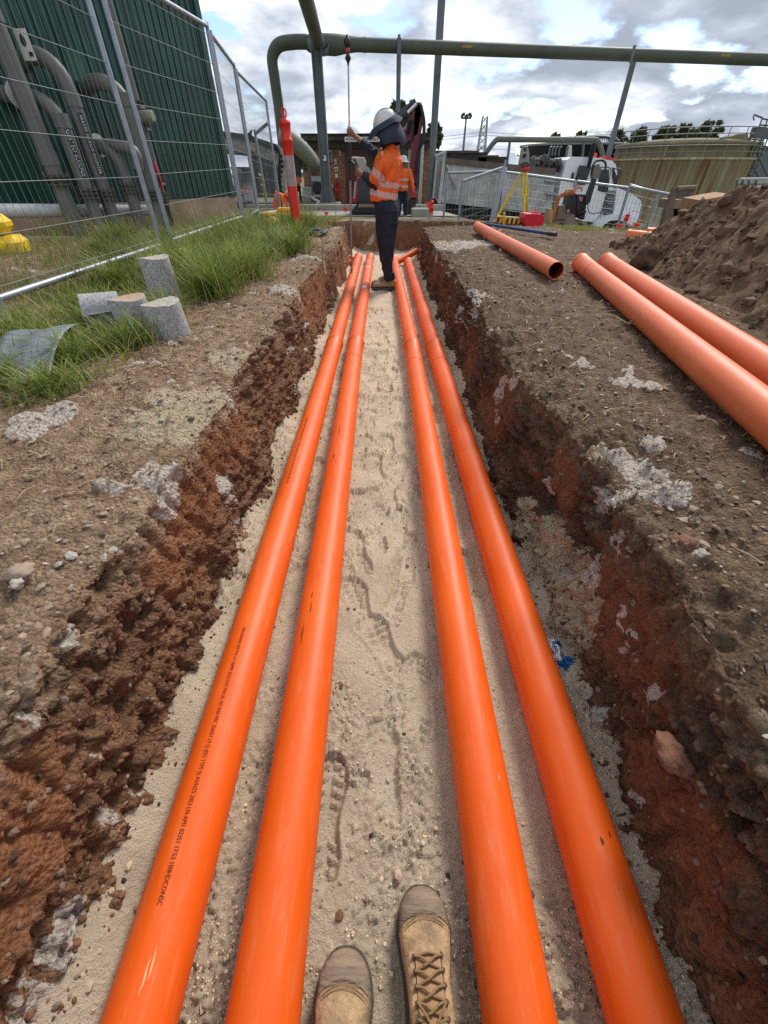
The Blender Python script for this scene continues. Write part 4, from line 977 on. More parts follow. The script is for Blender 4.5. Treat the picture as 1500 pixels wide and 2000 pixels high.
mb = MB(); a = P(988, 312, 13.0); mb.beam(P(986, 326, 13.0), P(960, 434, 12.9), .13, .05); mb.tube([P(988, 312, 13), P(984, 332, 13)], .028, 8); o = mb.build('leaning_post', GALV); tag(o, 'wide galvanised post where two low fence panels meet, left of the tripod', 'post')

# ------------------------------------------------------------------ overhead pipe on posts
OL = mat('olive_pipe', srgb(78, 83, 68), .6, var=.18, vscale=.9, bump=.15, bscale=8); STEEL = mat('steel_column', srgb(104, 110, 114), .5, .3, var=.25, vscale=1.5)
oh = thing('overhead_pipe', P(620, 88, 22), 'large olive pipe overhead with an elbow, a tee and straps', 'pipe')
def rad(v1, v2, D, px=750): return (P(px, v1, D).z-P(px, v2, D).z)/2
r1 = rad(70, 110, 22)*.86; elb = bend_line([P(553, 290, 22), P(545, 215, 22), P(536, 150, 22), P(532, 112, 22), P(545, 88, 22), P(575, 82, 22), P(600, 82, 22)], 5)
MB().tube(elb, r1*.92, 24).build('riser_elbow', OL, oh)
pe = P(1560, 119, 25.5); ps = P(600, 84, 22)
tee = [ps, P(612, 86, 22), P(655, 88, 22.1), P(672, 87, 22.2), P(695, 87, 22.3)]
MB().tube(tee, [r1*.95, r1*1.3, r1*1.3, r1*1.12, r1*.92], 28).build('tee', OL, oh)
MB().tube([P(690, 87, 22.3), pe+ (pe-P(690, 87, 22.3))*.3], r1*.90, 28).build('straight_run', OL, oh)
zc_ = P(622, 86, 22)
inc = P(598, 0, 17.6); dI = (inc-zc_); MB().tube([zc_, inc, zc_+dI*2.4], r1*1.0, 28).build('branch_run', OL, oh)
MB().lathe(zc_+dI.normalized()*.35, dI, [(r1*1.2, 0), (r1*1.2, .08)], 28).build('saddle', STEEL, oh)
for px in (712, 1120): 
    c = P(px, 87+ (px-690)*.035, 22.3+(px-690)*.0037); MB().lathe(c, (1, .12, 0), [(r1*.95, -.04), (r1*.95, .04)], 28).build('weld_band', OL, oh)
STK = mat('ochre_sticker', srgb(150, 130, 50), .6)
for px in (911, 1412):
    c = P(px, 93+(px-900)*.033, 22.8+(px-900)*.0035)+Vector((0, -r1*.93, 0)); MB().box(c, (.38, .03, .07)).build('sticker', STK, oh)
def column(px0, v0, px1, v1, D, w, label, kind='h', zbase=None, cat='post'):
    a, b = P(px0, v0, D), P(px1, v1, D); x = (a.x+b.x)/2; zb_ = float(zground(x, D)) if zbase is None else zbase
    t = thing('steel_post', (b.x, D, zb_), label, cat, 'steel posts under the overhead pipes')
    top = Vector((b.x, D, a.z)); bot = Vector((b.x, D, zb_))
    if kind == 'h':
        MB().beam(bot, top, w, w*.1, up=(0, 1, 0)).build('web', STEEL, t)
        for s_ in (-1, 1): MB().beam(bot+Vector((s_*w*.48, 0, 0)), top+Vector((s_*w*.48, 0, 0)), w*.1, w*.9, up=(0, 1, 0)).build('flange', STEEL, t)
    else: MB().tube([bot, top], w/2, 14).build('shaft', STEEL, t)
    return t
t = column(624, 95, 640, 404, 21.6, .34, 'grey I-section column under the tee of the overhead pipe')
c = P(641, 404, 21.6); MB().box((c.x, 21.6, c.z+.02), (1.05, .9, .26), bev=.04).build('footing', mat('footing_concrete', srgb(128, 122, 108), .9, var=.3, vscale=4), t)
MB().prism([P(606, 72, 21.7), P(598, 76, 21.7), P(607, 103, 21.7), P(616, 107, 21.7), P(632, 107, 21.7), P(641, 103, 21.7), P(644, 78, 21.7), P(640, 92, 21.7), P(630, 98, 21.7), P(614, 98, 21.7)], .3).build('saddle_bracket', STEEL, t)
MB().prism([Vector((c.x-.17, 21.5, c.z+.1)), Vector((c.x-.36, 21.5, c.z+.1)), Vector((c.x-.17, 21.5, c.z+.8))], .03).build('gusset', STEEL, t); MB().prism([Vector((c.x+.17, 21.5, c.z+.1)), Vector((c.x+.36, 21.5, c.z+.1)), Vector((c.x+.17, 21.5, c.z+.8))], .03).build('gusset', STEEL, t)
MB().box((c.x+.02, 21.4, P(640, 309, 21.4).z), (.12, .02, .16)).build('survey_target', WPL, t); MB().box((c.x-.01, 21.385, P(640, 309, 21.4).z+.03), (.05, .01, .06)).build('target_mark', BLKT, t)
t = column(778, 74, 776, 300, 22.4, .17, 'thin post strapped to the overhead pipe above the worker', 'p'); cc = P(778, 90, 22.3)
MB().box((cc.x+.02, 22.3-r1, cc.z), (.10, .06, r1*2.3)).build('strap', STEEL, t)
column(860, -60, 845, 300, 24.5, .30, 'tall round pole rising past the overhead pipe out of view', 'p')
t = column(1229, 96, 1181, 330, 25.5, .24, 'post strapped under the overhead pipe behind the truck cab', 'p'); cc = P(1231, 108, 23.9); MB().box((cc.x, cc.y-r1*.9, cc.z), (.10, .06, r1*2.2)).build('strap', STEEL, t)
# lower pipe from the riser going right-down behind the bollard
mb = MB(); mb.tube(bend_line([P(549, 262, 22), P(560, 268, 22), P(580, 283, 22.5), P(603, 306, 23.5), P(616, 322, 27.5)], 4), .30, 18); o = mb.build('sloping_pipe', mat('pale_olive_pipe', srgb(140, 142, 128), .6)); tag(o, 'pale olive pipe sloping down from the elbow to the brick building', 'pipe')
mb = MB(); mb.beam(P(580, 300, 23), P(581, 345, 23), .3, .3); mb.beam(P(570, 302, 23), P(590, 301, 23), .2, .3); o = mb.build('pipe_support', mat('dark_steel', srgb(44, 50, 52), .6)); tag(o, 'dark short stand holding the sloping pipe left of the brick building', 'pipe support')
# arch pipe above the truck
ar = thing('arch_pipe', P(1060, 272, 30), 'grey-green pipe bridging over the truck on slim posts', 'pipe')
MB().tube(bend_line([P(935, 318, 30), P(950, 298, 30), P(968, 275, 30), P(985, 272, 30), P(1060, 273, 30), P(1150, 273, 30), P(1168, 277, 30), P(1176, 300, 30), P(1178, 320, 30)], 3), .125, 14).build('pipe_run', mat('greygreen_pipe', srgb(104, 108, 96), .6), ar)
for a in ((996, 275, 990, 322), (1141, 275, 1136, 320)): MB().tube([P(a[0], a[1], 30), P(a[2], a[3], 30)], .07, 8).build('post', STEEL, ar)

# ------------------------------------------------------------------ brick building
def brick_material():
    m = bpy.data.materials.new('brown_brick'); m.use_nodes = True; t = m.node_tree; b = t.nodes['Principled BSDF']; lk = t.links
    vec = nd(t, 'ShaderNodeTexCoord').outputs['Object']; mp = nd(t, 'ShaderNodeMapping'); mp.inputs['Rotation'].default_value = (math.pi/2, 0, 0); lk.new(vec, mp.inputs[0])
    br = nd(t, 'ShaderNodeTexBrick'); lk.new(mp.outputs[0], br.inputs['Vector']); br.inputs['Scale'].default_value = 1.0
    br.inputs['Brick Width'].default_value = .26; br.inputs['Row Height'].default_value = .095; br.inputs['Mortar Size'].default_value = .012
    br.inputs['Color1'].default_value = srgb(146, 96, 68); br.inputs['Color2'].default_value = srgb(178, 126, 90); br.inputs['Mortar'].default_value = srgb(98, 86, 76)
    lk.new(br.outputs['Color'], b.inputs['Base Color']); b.inputs['Roughness'].default_value = .9
    bp = nd(t, 'ShaderNodeBump', i_Strength=.6, i_Distance=.01); lk.new(br.outputs['Fac'], bp.inputs['Height']); bp.invert = True; lk.new(bp.outputs[0], b.inputs['Normal']); return m
BRICK = brick_material(); MAR = mat('maroon_door', srgb(84, 40, 40), .5); FASC = mat('stained_fascia', srgb(74, 68, 58), .8, var=.5, vscale=2.5, stretch=(1, 1, .4)); SOF = mat('grey_beam', srgb(78, 76, 72), .8)
bb = thing('brick_building', P(715, 404, 28), 'low brown brick switch building with a flat stained roof and maroon door', 'building')
def slab(px0, v0, px1, v1, D, dep, m, name, parent):
    a, b = P(px0, v0, D), P(px1, v1, D); x0_, x1_ = sorted((a.x, b.x)); z0_, z1_ = sorted((a.z, b.z)); return MB().box(((x0_+x1_)/2, D+dep/2, (z0_+z1_)/2), (x1_-x0_, dep, z1_-z0_)).build(name, m, parent)
slab(605, 289, 835, 412, 28, 6, BRICK, 'wall', bb)
slab(587, 262, 846, 274, 27.2, 7.5, FASC, 'roof', bb); slab(599, 274, 838, 289, 27.7, 6.6, SOF, 'roof_beam', bb)
slab(586, 260.5, 847, 262.3, 27.1, 7.7, mat('roof_edge', (.02, .02, .022, 1), .6), 'roof_edge', bb)
slab(673, 296, 724, 404, 27.93, .1, MAR, 'door', bb); slab(724, 296, 760, 404, 27.95, .1, MAR, 'door', bb)
slab(666, 289, 762, 296, 27.9, .12, MAR, 'door_head', bb)
slab(603.5, 290, 607.5, 404, 27.85, .15, STEEL, 'downpipe', bb)
slab(797, 290, 822, 330, 27.92, .1, mat('pale_window', srgb(150, 156, 158), .3), 'window', bb)
v_ = thing('louvre_vent', P(645, 305, 27.9), 'cream louvred vent in the brick wall beside the column', 'vent')
slab(638, 293, 649, 317, 27.9, .09, mat('cream_metal', srgb(190, 182, 160), .6), 'vent_frame', v_)
for k in range(7): slab(639.5, 296+k*2.9, 647, 297.6+k*2.9, 27.86, .05, mat('vent_dark', (.03, .03, .03, 1), .7), 'slat', v_)
sg = thing('building_sign', P(715, 272, 27.1), 'white name board on the roof edge reading PRIMARY SW', 'sign'); slab(673, 267, 748, 277, 27.14, .05, WPL, 'board', sg)
tv, tf = text_mesh('MAIN   PRIMARY SWITCHBOARD', .2); a = P(676, 274.6, 27.12); h_ = P(676, 269.2, 27.12).z-a.z; wmx = max(q[0] for q in tv); hh = max(q[1] for q in tv); W_ = P(746+58, 270, 27.12).x-a.x
vs = [(a.x+q[0]/wmx*W_, 27.12, a.z+q[1]/hh*h_) for q in tv]; keep = [f for f in tf if max(vs[i][0] for i in f) < P(747, 270, 27.12).x]
MB().add(vs, keep).build('lettering', BLKT, sg)['kind'] = 'stuff'
ac = thing('air_conditioner', P(620, 386, 27), 'white outdoor air conditioner unit with a round fan grille', 'air conditioner'); WHM = mat('white_metal', srgb(196, 196, 190), .5, var=.08)
slab(607.5, 344, 632, 385, 27, .5, WHM, 'casing', ac); slab(609, 354, 630, 379, 26.96, .05, mat('grille_frame', srgb(120, 120, 116), .6), 'grille_frame', ac)
c = P(619.5, 366.5, 26.93); MB().lathe((c.x, 26.96, c.z), (0, -1, 0), [(.26, 0), (.26, .03), (.2, .03)], 24).build('fan_grille', mat('grille_dark', srgb(52, 54, 54), .6), ac)
for x in (612, 628): slab(x-1.5, 385, x+1.5, 392, 27.1, .4, DK, 'foot', ac)
hc = thing('hose_cabinet', P(658, 370, 27.8), 'tall narrow red fire cabinet on the brick wall', 'fire cabinet'); REDC = mat('cabinet_red', srgb(200, 36, 52), .5)
slab(653.5, 353, 663.5, 387, 27.75, .2, REDC, 'cabinet', hc); slab(656.5, 356, 659.5, 367, 27.72, .05, BLKT, 'window', hc); slab(656, 374, 661, 384, 27.72, .05, mat('deep_red', srgb(140, 24, 40), .5), 'panel', hc)
for i, (x0_, v0_, x1_, v1_, inn, lab) in enumerate([(652.5, 311, 657.5, 321, REDC, 'small white notice with a red mark, uppermost on the brick wall'), (653, 326, 660, 335, BLKT, 'small white notice with a dark arch shape below the red-marked one'), (654.5, 339, 660, 348, None, 'small white notice just above the red cabinet'), (662, 295, 666, 303, BLKT, 'small white rounded notice beside the door head'), (648, 359, 651, 367, None, 'tiny grey box left of the red cabinet')]):
    t = thing('wall_notice', P(x0_, v1_, 27.9), lab, 'sign', 'small notices on the brick wall'); slab(x0_, v0_, x1_, v1_, 27.93, .05, WPL, 'plate', t)
    if inn: slab(x0_+(x1_-x0_)*.35, v0_+2.5, x1_-(x1_-x0_)*.35, v1_-1.5, 27.91, .03, inn, 'mark', t)
lb = thing('brick_annexe', P(597, 372, 33), 'small brick annexe seen past the left end of the brick building', 'building'); slab(591, 329, 607, 380, 33, 3, BRICK, 'wall', lb); slab(589, 326, 609, 329, 32.8, 3.4, SOF, 'roof', lb)
t = thing('white_railing', P(600, 386, 26), 'low white tubular railing left of the air conditioner', 'railing')
for k in range(6): MB().tube([P(592+k*3, 366.5, 26), P(592.5+k*3, 386, 26)], .03, 6).build('bar', WHM, t)
for v in (367, 376, 385): MB().tube([P(591.5, v, 26), P(608, v+.5, 26)], .035, 6).build('rail', WHM, t)
mb = MB(); mb.tube([P(609, 386, 25.5), P(616, 391, 25), P(632, 398, 24.5)], .06, 8); o = mb.build('white_tube', WHM); tag(o, 'white tube slanting down from the air conditioner to the column footing', 'tube')
# dark skip wall behind the truck
t = thing('dark_container', P(870, 400, 29), 'long dark brown steel container with rusty rims behind the truck tray', 'container'); DKB = mat('dark_container', srgb(50, 42, 42), .7, var=.2); RIM = mat('mossy_rim', srgb(80, 70, 54), .9, var=.4, vscale=3)
slab(822, 297, 935, 440, 29, 2.4, DKB, 'wall', t); slab(935, 306, 972, 440, 29, 2.4, DKB, 'wall', t); slab(820, 294, 936, 299, 28.9, 2.6, RIM, 'rim', t); slab(935, 303, 974, 307, 28.9, 2.6, RIM, 'rim', t)
for x in (826, 850, 880): slab(x, 299, x+2, 430, 28.93, .06, DKB, 'rib', t)
mb = MB(); mb.tube([P(825, 283, 27), P(819, 405, 27)], .09, 8); o = mb.build('white_downpipe', WHM); tag(o, 'white downpipe at the right end of the brick building', 'pipe')

# ------------------------------------------------------------------ dump truck
TW = mat('truck_white', srgb(238, 240, 242), .35, var=.06, vscale=2, coat=.3); TG = mat('tray_grey', srgb(178, 176, 172), .6, .1, var=.30, vscale=1.8, bump=.15, bscale=6); TB = mat('tray_rail_brown', srgb(110, 94, 84), .8, var=.25, vscale=4); TK = mat('tyre', (.018, .018, .018, 1), .85); GL = mat('dark_glass', (.02, .024, .028, 1), .08, spec=.8); CH = mat('steel_step', srgb(150, 152, 156), .3, .8)
tk = thing('dump_truck', P(1050, 440, 24), 'white bonneted dump truck with a grey steel tray and rolled tarpaulin', 'truck'); DT = 24.0
mb = MB()
mb.pp([(872, 318), (1084, 340), (1078, 409), (864, 387)], DT, 2.3); mb.build('tray_side', TG, tk)
mb = MB(); mb.pp([(870, 308), (1086, 329), (1085, 341), (871, 320)], DT-.06, 2.42); mb.build('tray_rail', TB, tk)
mb = MB(); mb.pp([(863, 386), (1078, 408), (1076, 418), (861, 396)], DT-.1, 2.5); mb.build('tray_sill', TG, tk)
mb = MB(); mb.pp([(866, 300), (872, 297), (862, 398), (855, 397)], DT-.1, .25); mb.build('tailgate_post', TG, tk)
for k in range(4): mb = MB(); x = 849+k*4.6; mb.pp([(x+3.5, 305-k*2), (x+7, 304-k*2), (x-1, 388+k), (x-4.5, 387+k)], DT-.08+.5*k, .2); mb.build('tailgate_bar', TG, tk)
mb = MB(); mb.tube([P(850, 306, DT), P(872, 297, DT)], .07, 8); mb.build('tailgate_rail', TG, tk)
mb = MB(); mb.beam(P(873, 322, DT-.12), P(892, 368, DT-.12), .1, .08); mb.build('tray_strut', TG, tk)
for v0_ in (352, 374): 
    mb = MB(); mb.pp([(1066, v0_), (1086, v0_+2), (1086, v0_+5), (1066, v0_+3)], DT-.14, .14); mb.build('step', CH, tk)
tv, tf = text_mesh('21', .2); a = P(1064, 392, DT-.02); MB().add([(a.x+q[0]*1.6, DT-.015, a.z+q[1]*1.6) for q in tv], tf).build('fleet_number', BLKT, tk)
def wheel(px, v, D, r, w, name='wheel'):
    c = P(px, v, D); f = MB().lathe(c, (0, 1, 0), [(r*.62, .02), (r*.66, -.01), (r*.93, -.02), (r, .05), (r, w-.05), (r*.9, w)], 28).build(name, TK, tk)
    MB().lathe(c, (0, 1, 0), [(.0, .08), (r*.25, .03), (r*.3, .08), (r*.5, .12), (r*.62, .03), (r*.62, w*.8)], 20).build('rim', mat('wheel_rim', srgb(96, 90, 80), .6, .3, var=.3), f)
wheel(913, 432, 24.05, .52, .5); wheel(982, 435, 24.05, .52, .5); wheel(1194, 452, 23.72, .44, .35); MB().pp([(1164, 452), (1172, 436), (1184, 428), (1200, 425), (1216, 429), (1226, 440), (1228, 470), (1160, 470)], 23.86, .1).build('arch_shade_fill', BLKT, tk)  # last piece: flat black sheet painting the shaded opening round the front wheel
mb = MB(); mb.pp([(864, 398), (1150, 426), (1150, 436), (864, 408)], DT+.5, 1.3); mb.build('chassis', BLKT, tk)
mb = MB(); mb.pp([(1007, 420), (1060, 425), (1060, 442), (1007, 438)], DT+.2, .8); mb.build('fuel_tank', DK, tk)
# cab
mb = MB(); mb.pp([(1108, 312), (1116, 306), (1160, 307), (1196, 314), (1203, 322), (1206, 342), (1202, 368), (1182, 384), (1170, 422), (1158, 434), (1092, 426), (1085, 410), (1096, 352)], DT, 2.2); mb.build('cab', TW, tk)
mb = MB(); mb.pp([(1193, 368), (1207, 367), (1236, 379), (1252, 392), (1253, 400), (1247, 426), (1243, 433), (1220, 426), (1200, 420), (1180, 424), (1174, 420), (1184, 382)], DT+.06, 2.1); mb.build('bonnet', TW, tk)
arc = [(1162, 441), (1170, 430), (1182, 422), (1200, 418), (1218, 421), (1233, 428), (1246, 436), (1243, 442), (1230, 438), (1219, 432), (1207, 430), (1192, 431), (1181, 438), (1174, 448), (1168, 452), (1160, 450)]
mb = MB(); mb.pp(arc, DT-.36, .7); mb.build('mudguard', TW, tk)
mb = MB(); mb.pp([(1170, 331), (1190, 331), (1188, 372), (1182, 377), (1168, 372)], DT-.025, .04); mb.build('door_window', GL, tk)
mb = MB(); mb.pp([(1197, 326), (1205, 344), (1206, 366), (1200, 368), (1196, 345)], DT-.03, 2.1); mb.build('windscreen', GL, tk)
mb = MB(); mb.pp([(1117, 337), (1122, 337), (1119, 354), (1114, 353)], DT-.025, .04); mb.build('side_window', GL, tk)
mb = MB(); dl = bend_line([P(x, v, DT-.012) for x, v in [(1166, 327), (1192, 328), (1190, 350), (1180, 402), (1174, 414), (1150, 414), (1152, 380), (1166, 327)]], 3); mb.tube(dl, .016, 5); mb.build('door_seam', DK, tk)
mb = MB(); mb.pp([(1136, 323), (1155, 326), (1143, 362), (1126, 357)], DT-.35, .3); mb.build('air_intake', mat('intake_black', srgb(52, 54, 54), .5), tk)
mb = MB(); mb.tube([P(1149, 327, DT-.3), P(1153, 312, DT-.3), P(1156, 300, DT-.3), P(1161, 280, DT-.3)], [.09, .09, .11, .09], 12); mb.build('exhaust_stack', mat('stack_black', srgb(36, 36, 40), .4, .5), tk)
for k in range(5): mb = MB(); x, v = 1190-k*.8+4, 376+k*10; mb.pp([(x-6, v), (x+9, v+1.5), (x+9, v+4), (x-6, v+2.5)], DT-.2, .25); mb.build('cab_step', CH, tk)
mb = MB(); mb.pp([(1186, 372), (1204, 372), (1196, 424), (1178, 420)], DT-.03, .05); mb.build('step_panel', mat('step_panel_grey', srgb(120, 124, 128), .5, .3), tk)
mb = MB(); mb.tube([P(1196, 329, DT), P(1213, 330, DT-.4), P(1212, 336, DT-.4), P(1203, 358, DT-.2)], .025, 6); mb.beam(P(1212, 334, DT-.4), P(1206, 350, DT-.4), .16, .05); mb.build('mirror', DK, tk)
mb = MB(); mb.box(P(1206, 432, DT-.17)+Vector((0, 0, .1)), (.12, .04, .12)); mb.build('side_lamp', REDC, tk)
mb = MB(); mb.box(P(1161, 304, DT+.5), (.18, .18, .18), bev=.04); mb.build('beacon', mat('beacon_orange', srgb(230, 80, 40), .4), tk)
mb = MB(); mb.box(P(1184, 310, DT+1.2), (.4, .9, .08), (0, .2, 0)); mb.build('light_bar', REDC, tk)
tp = thing('tarpaulin_roll', P(1070, 332, 24), 'crumpled grey tarpaulin bunched at the front of the truck tray', 'tarpaulin'); mb = MB(); n_ = 26; sg_ = 14; vs = []
for i in range(n_):
    q = i/(n_-1); c = P(1044+q*54, 319+q*4, 24+.2); 
    for k in range(sg_):
        th = 2*math.pi*k/sg_; rr = (.26+.07*math.sin(i*2.1)+.04*math.sin(i*4.7+k))*(.75+.35*math.sin(math.pi*min(1, q*1.3)))
        vs.append(c+Vector((.05*math.sin(k*2+i), math.cos(th)*rr*2.2+.5, math.sin(th)*rr)))
mb.add(vs, [(i*sg_+k, i*sg_+(k+1) % sg_, (i+1)*sg_+(k+1) % sg_, (i+1)*sg_+k) for i in range(n_-1) for k in range(sg_)], 0, False); mb.add(vs[:sg_], [tuple(range(sg_))]); mb.add(vs[-sg_:], [tuple(range(sg_))[::-1]]); mb.build('folded_sheet', mat('tarp_grey', srgb(96, 92, 88), .85, var=.35, vscale=6), tp)

# ------------------------------------------------------------------ tanks
def stained_tank():
    m = bpy.data.materials.new('stained_concrete_tank'); m.use_nodes = True; t = m.node_tree; b = t.nodes['Principled BSDF']; lk = t.links; b.inputs['Roughness'].default_value = .85
    vec = nd(t, 'ShaderNodeTexCoord').outputs['Object']; mp = nd(t, 'ShaderNodeMapping'); mp.inputs['Scale'].default_value = (1, 1, .045); lk.new(vec, mp.inputs[0])
    n = nd(t, 'ShaderNodeTexNoise', i_Scale=1.5, i_Detail=6.0, i_Roughness=.7); lk.new(mp.outputs[0], n.inputs['Vector'])
    r = nd(t, 'ShaderNodeValToRGB'); lk.new(n.outputs['Fac'], r.inputs[0]); el = r.color_ramp.elements
    el[0].position, el[0].color = .34, srgb(128, 84, 56); el[1].position, el[1].color = .7, srgb(178, 184, 158)
    for p_, c_ in ((.41, srgb(160, 128, 92)), (.47, srgb(176, 174, 142)), (.53, srgb(160, 124, 94)), (.60, srgb(184, 180, 150))): q = el.new(p_); q.color = c_
    lk.new(r.outputs[0], b.inputs['Base Color']); return m
TANKM = stained_tank(); DARKC = mat('old_concrete', srgb(134, 124, 98), .9, var=.35, vscale=1.2); RAILM = mat('rail_grey', srgb(130, 132, 124), .6, .2)
D0 = 36.0; TR = (P(1463, 312, D0+4.7).x-P(1205, 312, D0+4.7).x)/2*.985; cx_ = P(1334, 312, D0+4.7).x; TC = Vector((cx_-.1, D0+TR, 0))
tz = P(1331, 312, D0).z; t2 = P(1331, 281, D0+.3).z; bz_ = P(1331, 436, D0).z
tn = thing('stained_tank', (TC.x, TC.y, bz_-.4), 'round tank streaked green and rust brown, with a railed walkway', 'tank')
MB().lathe((TC.x, TC.y, bz_-.5), (0, 0, 1), [(TR, 0), (TR, tz-bz_+.5), (TR+.12, tz-bz_+.5), (TR+.12, tz-bz_+.62), (TR-.4, tz-bz_+.62)], 64).build('lower_wall', TANKM, tn)
MB().lathe((TC.x, TC.y, tz+.1), (0, 0, 1), [(TR-.25, 0), (TR-.25, t2-tz-.1), (TR-.1, t2-tz-.1), (TR-.1, t2-tz+.05), (TR*.5, t2-tz+.3), (.01, t2-tz+.4)], 64).build('upper_wall', DARKC, tn)
MB().lathe((TC.x, TC.y, bz_-.9), (0, 0, 1), [(TR+.3, 0), (TR+.3, .75), (TR, .78)], 48).build('base_ring', mat('base_pale', srgb(158, 160, 148), .8), tn)
for k in range(8):
    a = math.radians(-150+k*18); MB().beam((TC.x+math.cos(a)*(TR-.2), TC.y+math.sin(a)*(TR-.2), tz+.12), (TC.x+math.cos(a)*(TR-.2), TC.y+math.sin(a)*(TR-.2), t2), .12, .25).build('buttress', DARKC, tn) if k in (1, 5) else None
def ringrail(z, r, rt, name):
    pts = [(TC.x+math.cos(a)*r, TC.y+math.sin(a)*r, z) for a in np.linspace(-math.pi*1.03, .08, 40)]; MB().tube(pts, rt, 6).build(name, RAILM, tn)
zr1 = P(1331, 246, D0).z; zr2 = P(1331, 287, D0).z
ringrail(zr1, TR-.2, .03, 'guard_rail'); ringrail((zr1+t2)/2+.1, TR-.2, .025, 'guard_rail'); ringrail(zr2+.1, TR+.1, .03, 'walkway_rail'); ringrail((zr2+tz)/2+.1, TR+.1, .025, 'walkway_rail')
for k in range(13):
    a = -math.pi*1.0+k*math.pi/12; x, y = math.cos(a), math.sin(a)
    MB().tube([(TC.x+x*(TR-.2), TC.y+y*(TR-.2), t2), (TC.x+x*(TR-.2), TC.y+y*(TR-.2), zr1)], .03, 6).build('rail_post', RAILM, tn)
    MB().tube([(TC.x+x*(TR+.1), TC.y+y*(TR+.1), tz), (TC.x+x*(TR+.1), TC.y+y*(TR+.1), zr2+.1)], .03, 6).build('rail_post', RAILM, tn)
MB().prism([P(1428, 277, 39), P(1430, 266, 39), P(1440, 262, 39), P(1461, 261, 39), P(1463, 277, 39)], 1.2).build('hatch_box', DARKC, tn)
mb = MB(); mb.box(P(1409, 277, 37)+Vector((0, 0, .1)), (.25, .3, .25)); mb.build('roof_fitting', DARKC, tn)
# stair tower on the right
st = thing('stair_tower', P(1475, 380, 37), 'grey steel stair tower with railings at the right side of the stained tank', 'stairs'); SM = mat('stair_steel', srgb(92, 98, 98), .6, .3)
def bars(lst, r, name='rail', D=37):
    for x0_, v0_, x1_, v1_ in lst: MB().tube([P(x0_, v0_, D), P(x1_, v1_, D)], r, 6).build(name, SM, st)
bars([(1473, 224, 1489, 230), (1489, 230, 1430, 395), (1499, 233, 1470, 330), (1513, 236, 1440, 420), (1489, 232, 1512, 235), (1486, 244, 1508, 246), (1470, 250, 1506, 253), (1482, 264, 1500, 266)], .045)
bars([(1470, 250, 1448, 330), (1448, 330, 1480, 352), (1478, 298, 1500, 345), (1466, 318, 1484, 348)], .06, 'stringer')
for k in range(9): MB().beam(P(1468-k*2.6, 272+k*12, 37), P(1490-k*2.6, 274+k*12, 37), .3, .06).build('tread', SM, st)
MB().beam(P(1472, 259, 37), P(1512, 262, 37), .4, .5).build('landing', SM, st)
MB().tube([P(1473, 224, 37), P(1471, 229, 37), P(1473, 235, 37)], .04, 6).build('lamp_arm', SM, st)
t = thing('grey_tank', P(1500, 340, 46), 'smooth grey tank beyond the stair tower', 'tank'); slab(1468, 288, 1560, 352, 46, 5, mat('tank_grey', srgb(98, 104, 106), .5, .1, var=.1), 'shell', t); slab(1467, 285, 1562, 289, 45.8, 5.4, SM, 'lid', t)
t = thing('pipe_rack', P(1470, 365, 34), 'bundle of pale pipes crossing low beside the stained tank', 'pipes')
for v, r in ((351, .1), (357, .14), (368, .08)): MB().tube([P(1444-(v-350)*.6, v, 34), P(1560, v-1, 34)], r, 10).build('pipe_run', mat('pale_pipe', srgb(160, 160, 152), .5), t)
for x in (1440, 1452, 1464, 1478): MB().tube([P(x, 350, 33.8), P(x-5, 385, 33.8)], .05, 6).build('stanchion', SM, t)
# black tank with pipes
bt = thing('black_tank', P(1120, 320, 44), 'wide black roofed tank with pale vent pipes behind the truck cab', 'tank'); BT = mat('tank_black', srgb(34, 38, 42), .35, var=.2)
bc = P(1125, 300, 48); rr_ = 4.6
MB().lathe((bc.x, 49, -1.5), (0, 0, 1), [(rr_, 0), (rr_, P(1125, 283, 44.5).z+1.5), (rr_+.1, P(1125, 281, 44.5).z+1.5), (rr_*.9, P(1125, 277, 44.5).z+1.5), (.1, P(1125, 270, 46).z+1.5)], 48).build('shell', BT, bt)
zt2 = P(1125, 282, 44.4).z; MB().lathe((bc.x, 49, zt2), (0, 0, 1), [(rr_+.12, 0), (rr_+.15, .12), (rr_+.05, .15)], 48).build('rim', mat('rim_grey', srgb(120, 124, 126), .5), bt)
for x in (1074, 1080, 1086, 1093, 1107): MB().tube(bend_line([P(x-2, 304, 44), P(x, 291, 44), P(x+2, 287, 44), P(x+4, 288, 44)], 3), .06, 6).build('vent_pipe', mat('vent_grey', srgb(120, 122, 124), .5), bt)
mb = MB(); mb.pp([(1109, 306), (1113, 283), (1117, 284), (1117, 305)], 43.8, .3); mb.build('white_panel', WPL, bt)
for k in range(18):
    x = 1120+k*4.4; MB().tube([P(x, 270+abs(x-1150)*.02, 46), P(x-1, 276, 46)], .04, 5).build('rail_post', RAILM, bt)
MB().tube([P(1118, 271, 46), P(1150, 266, 46), P(1180, 266, 46), P(1205, 270, 46)], .06, 6).build('guard_rail', RAILM, bt)
MB().tube([P(1100, 275, 46), P(1130, 268, 46.5), P(1190, 268, 46.5), P(1210, 276, 46)], .09, 6).build('roof_pipe', OL, bt)
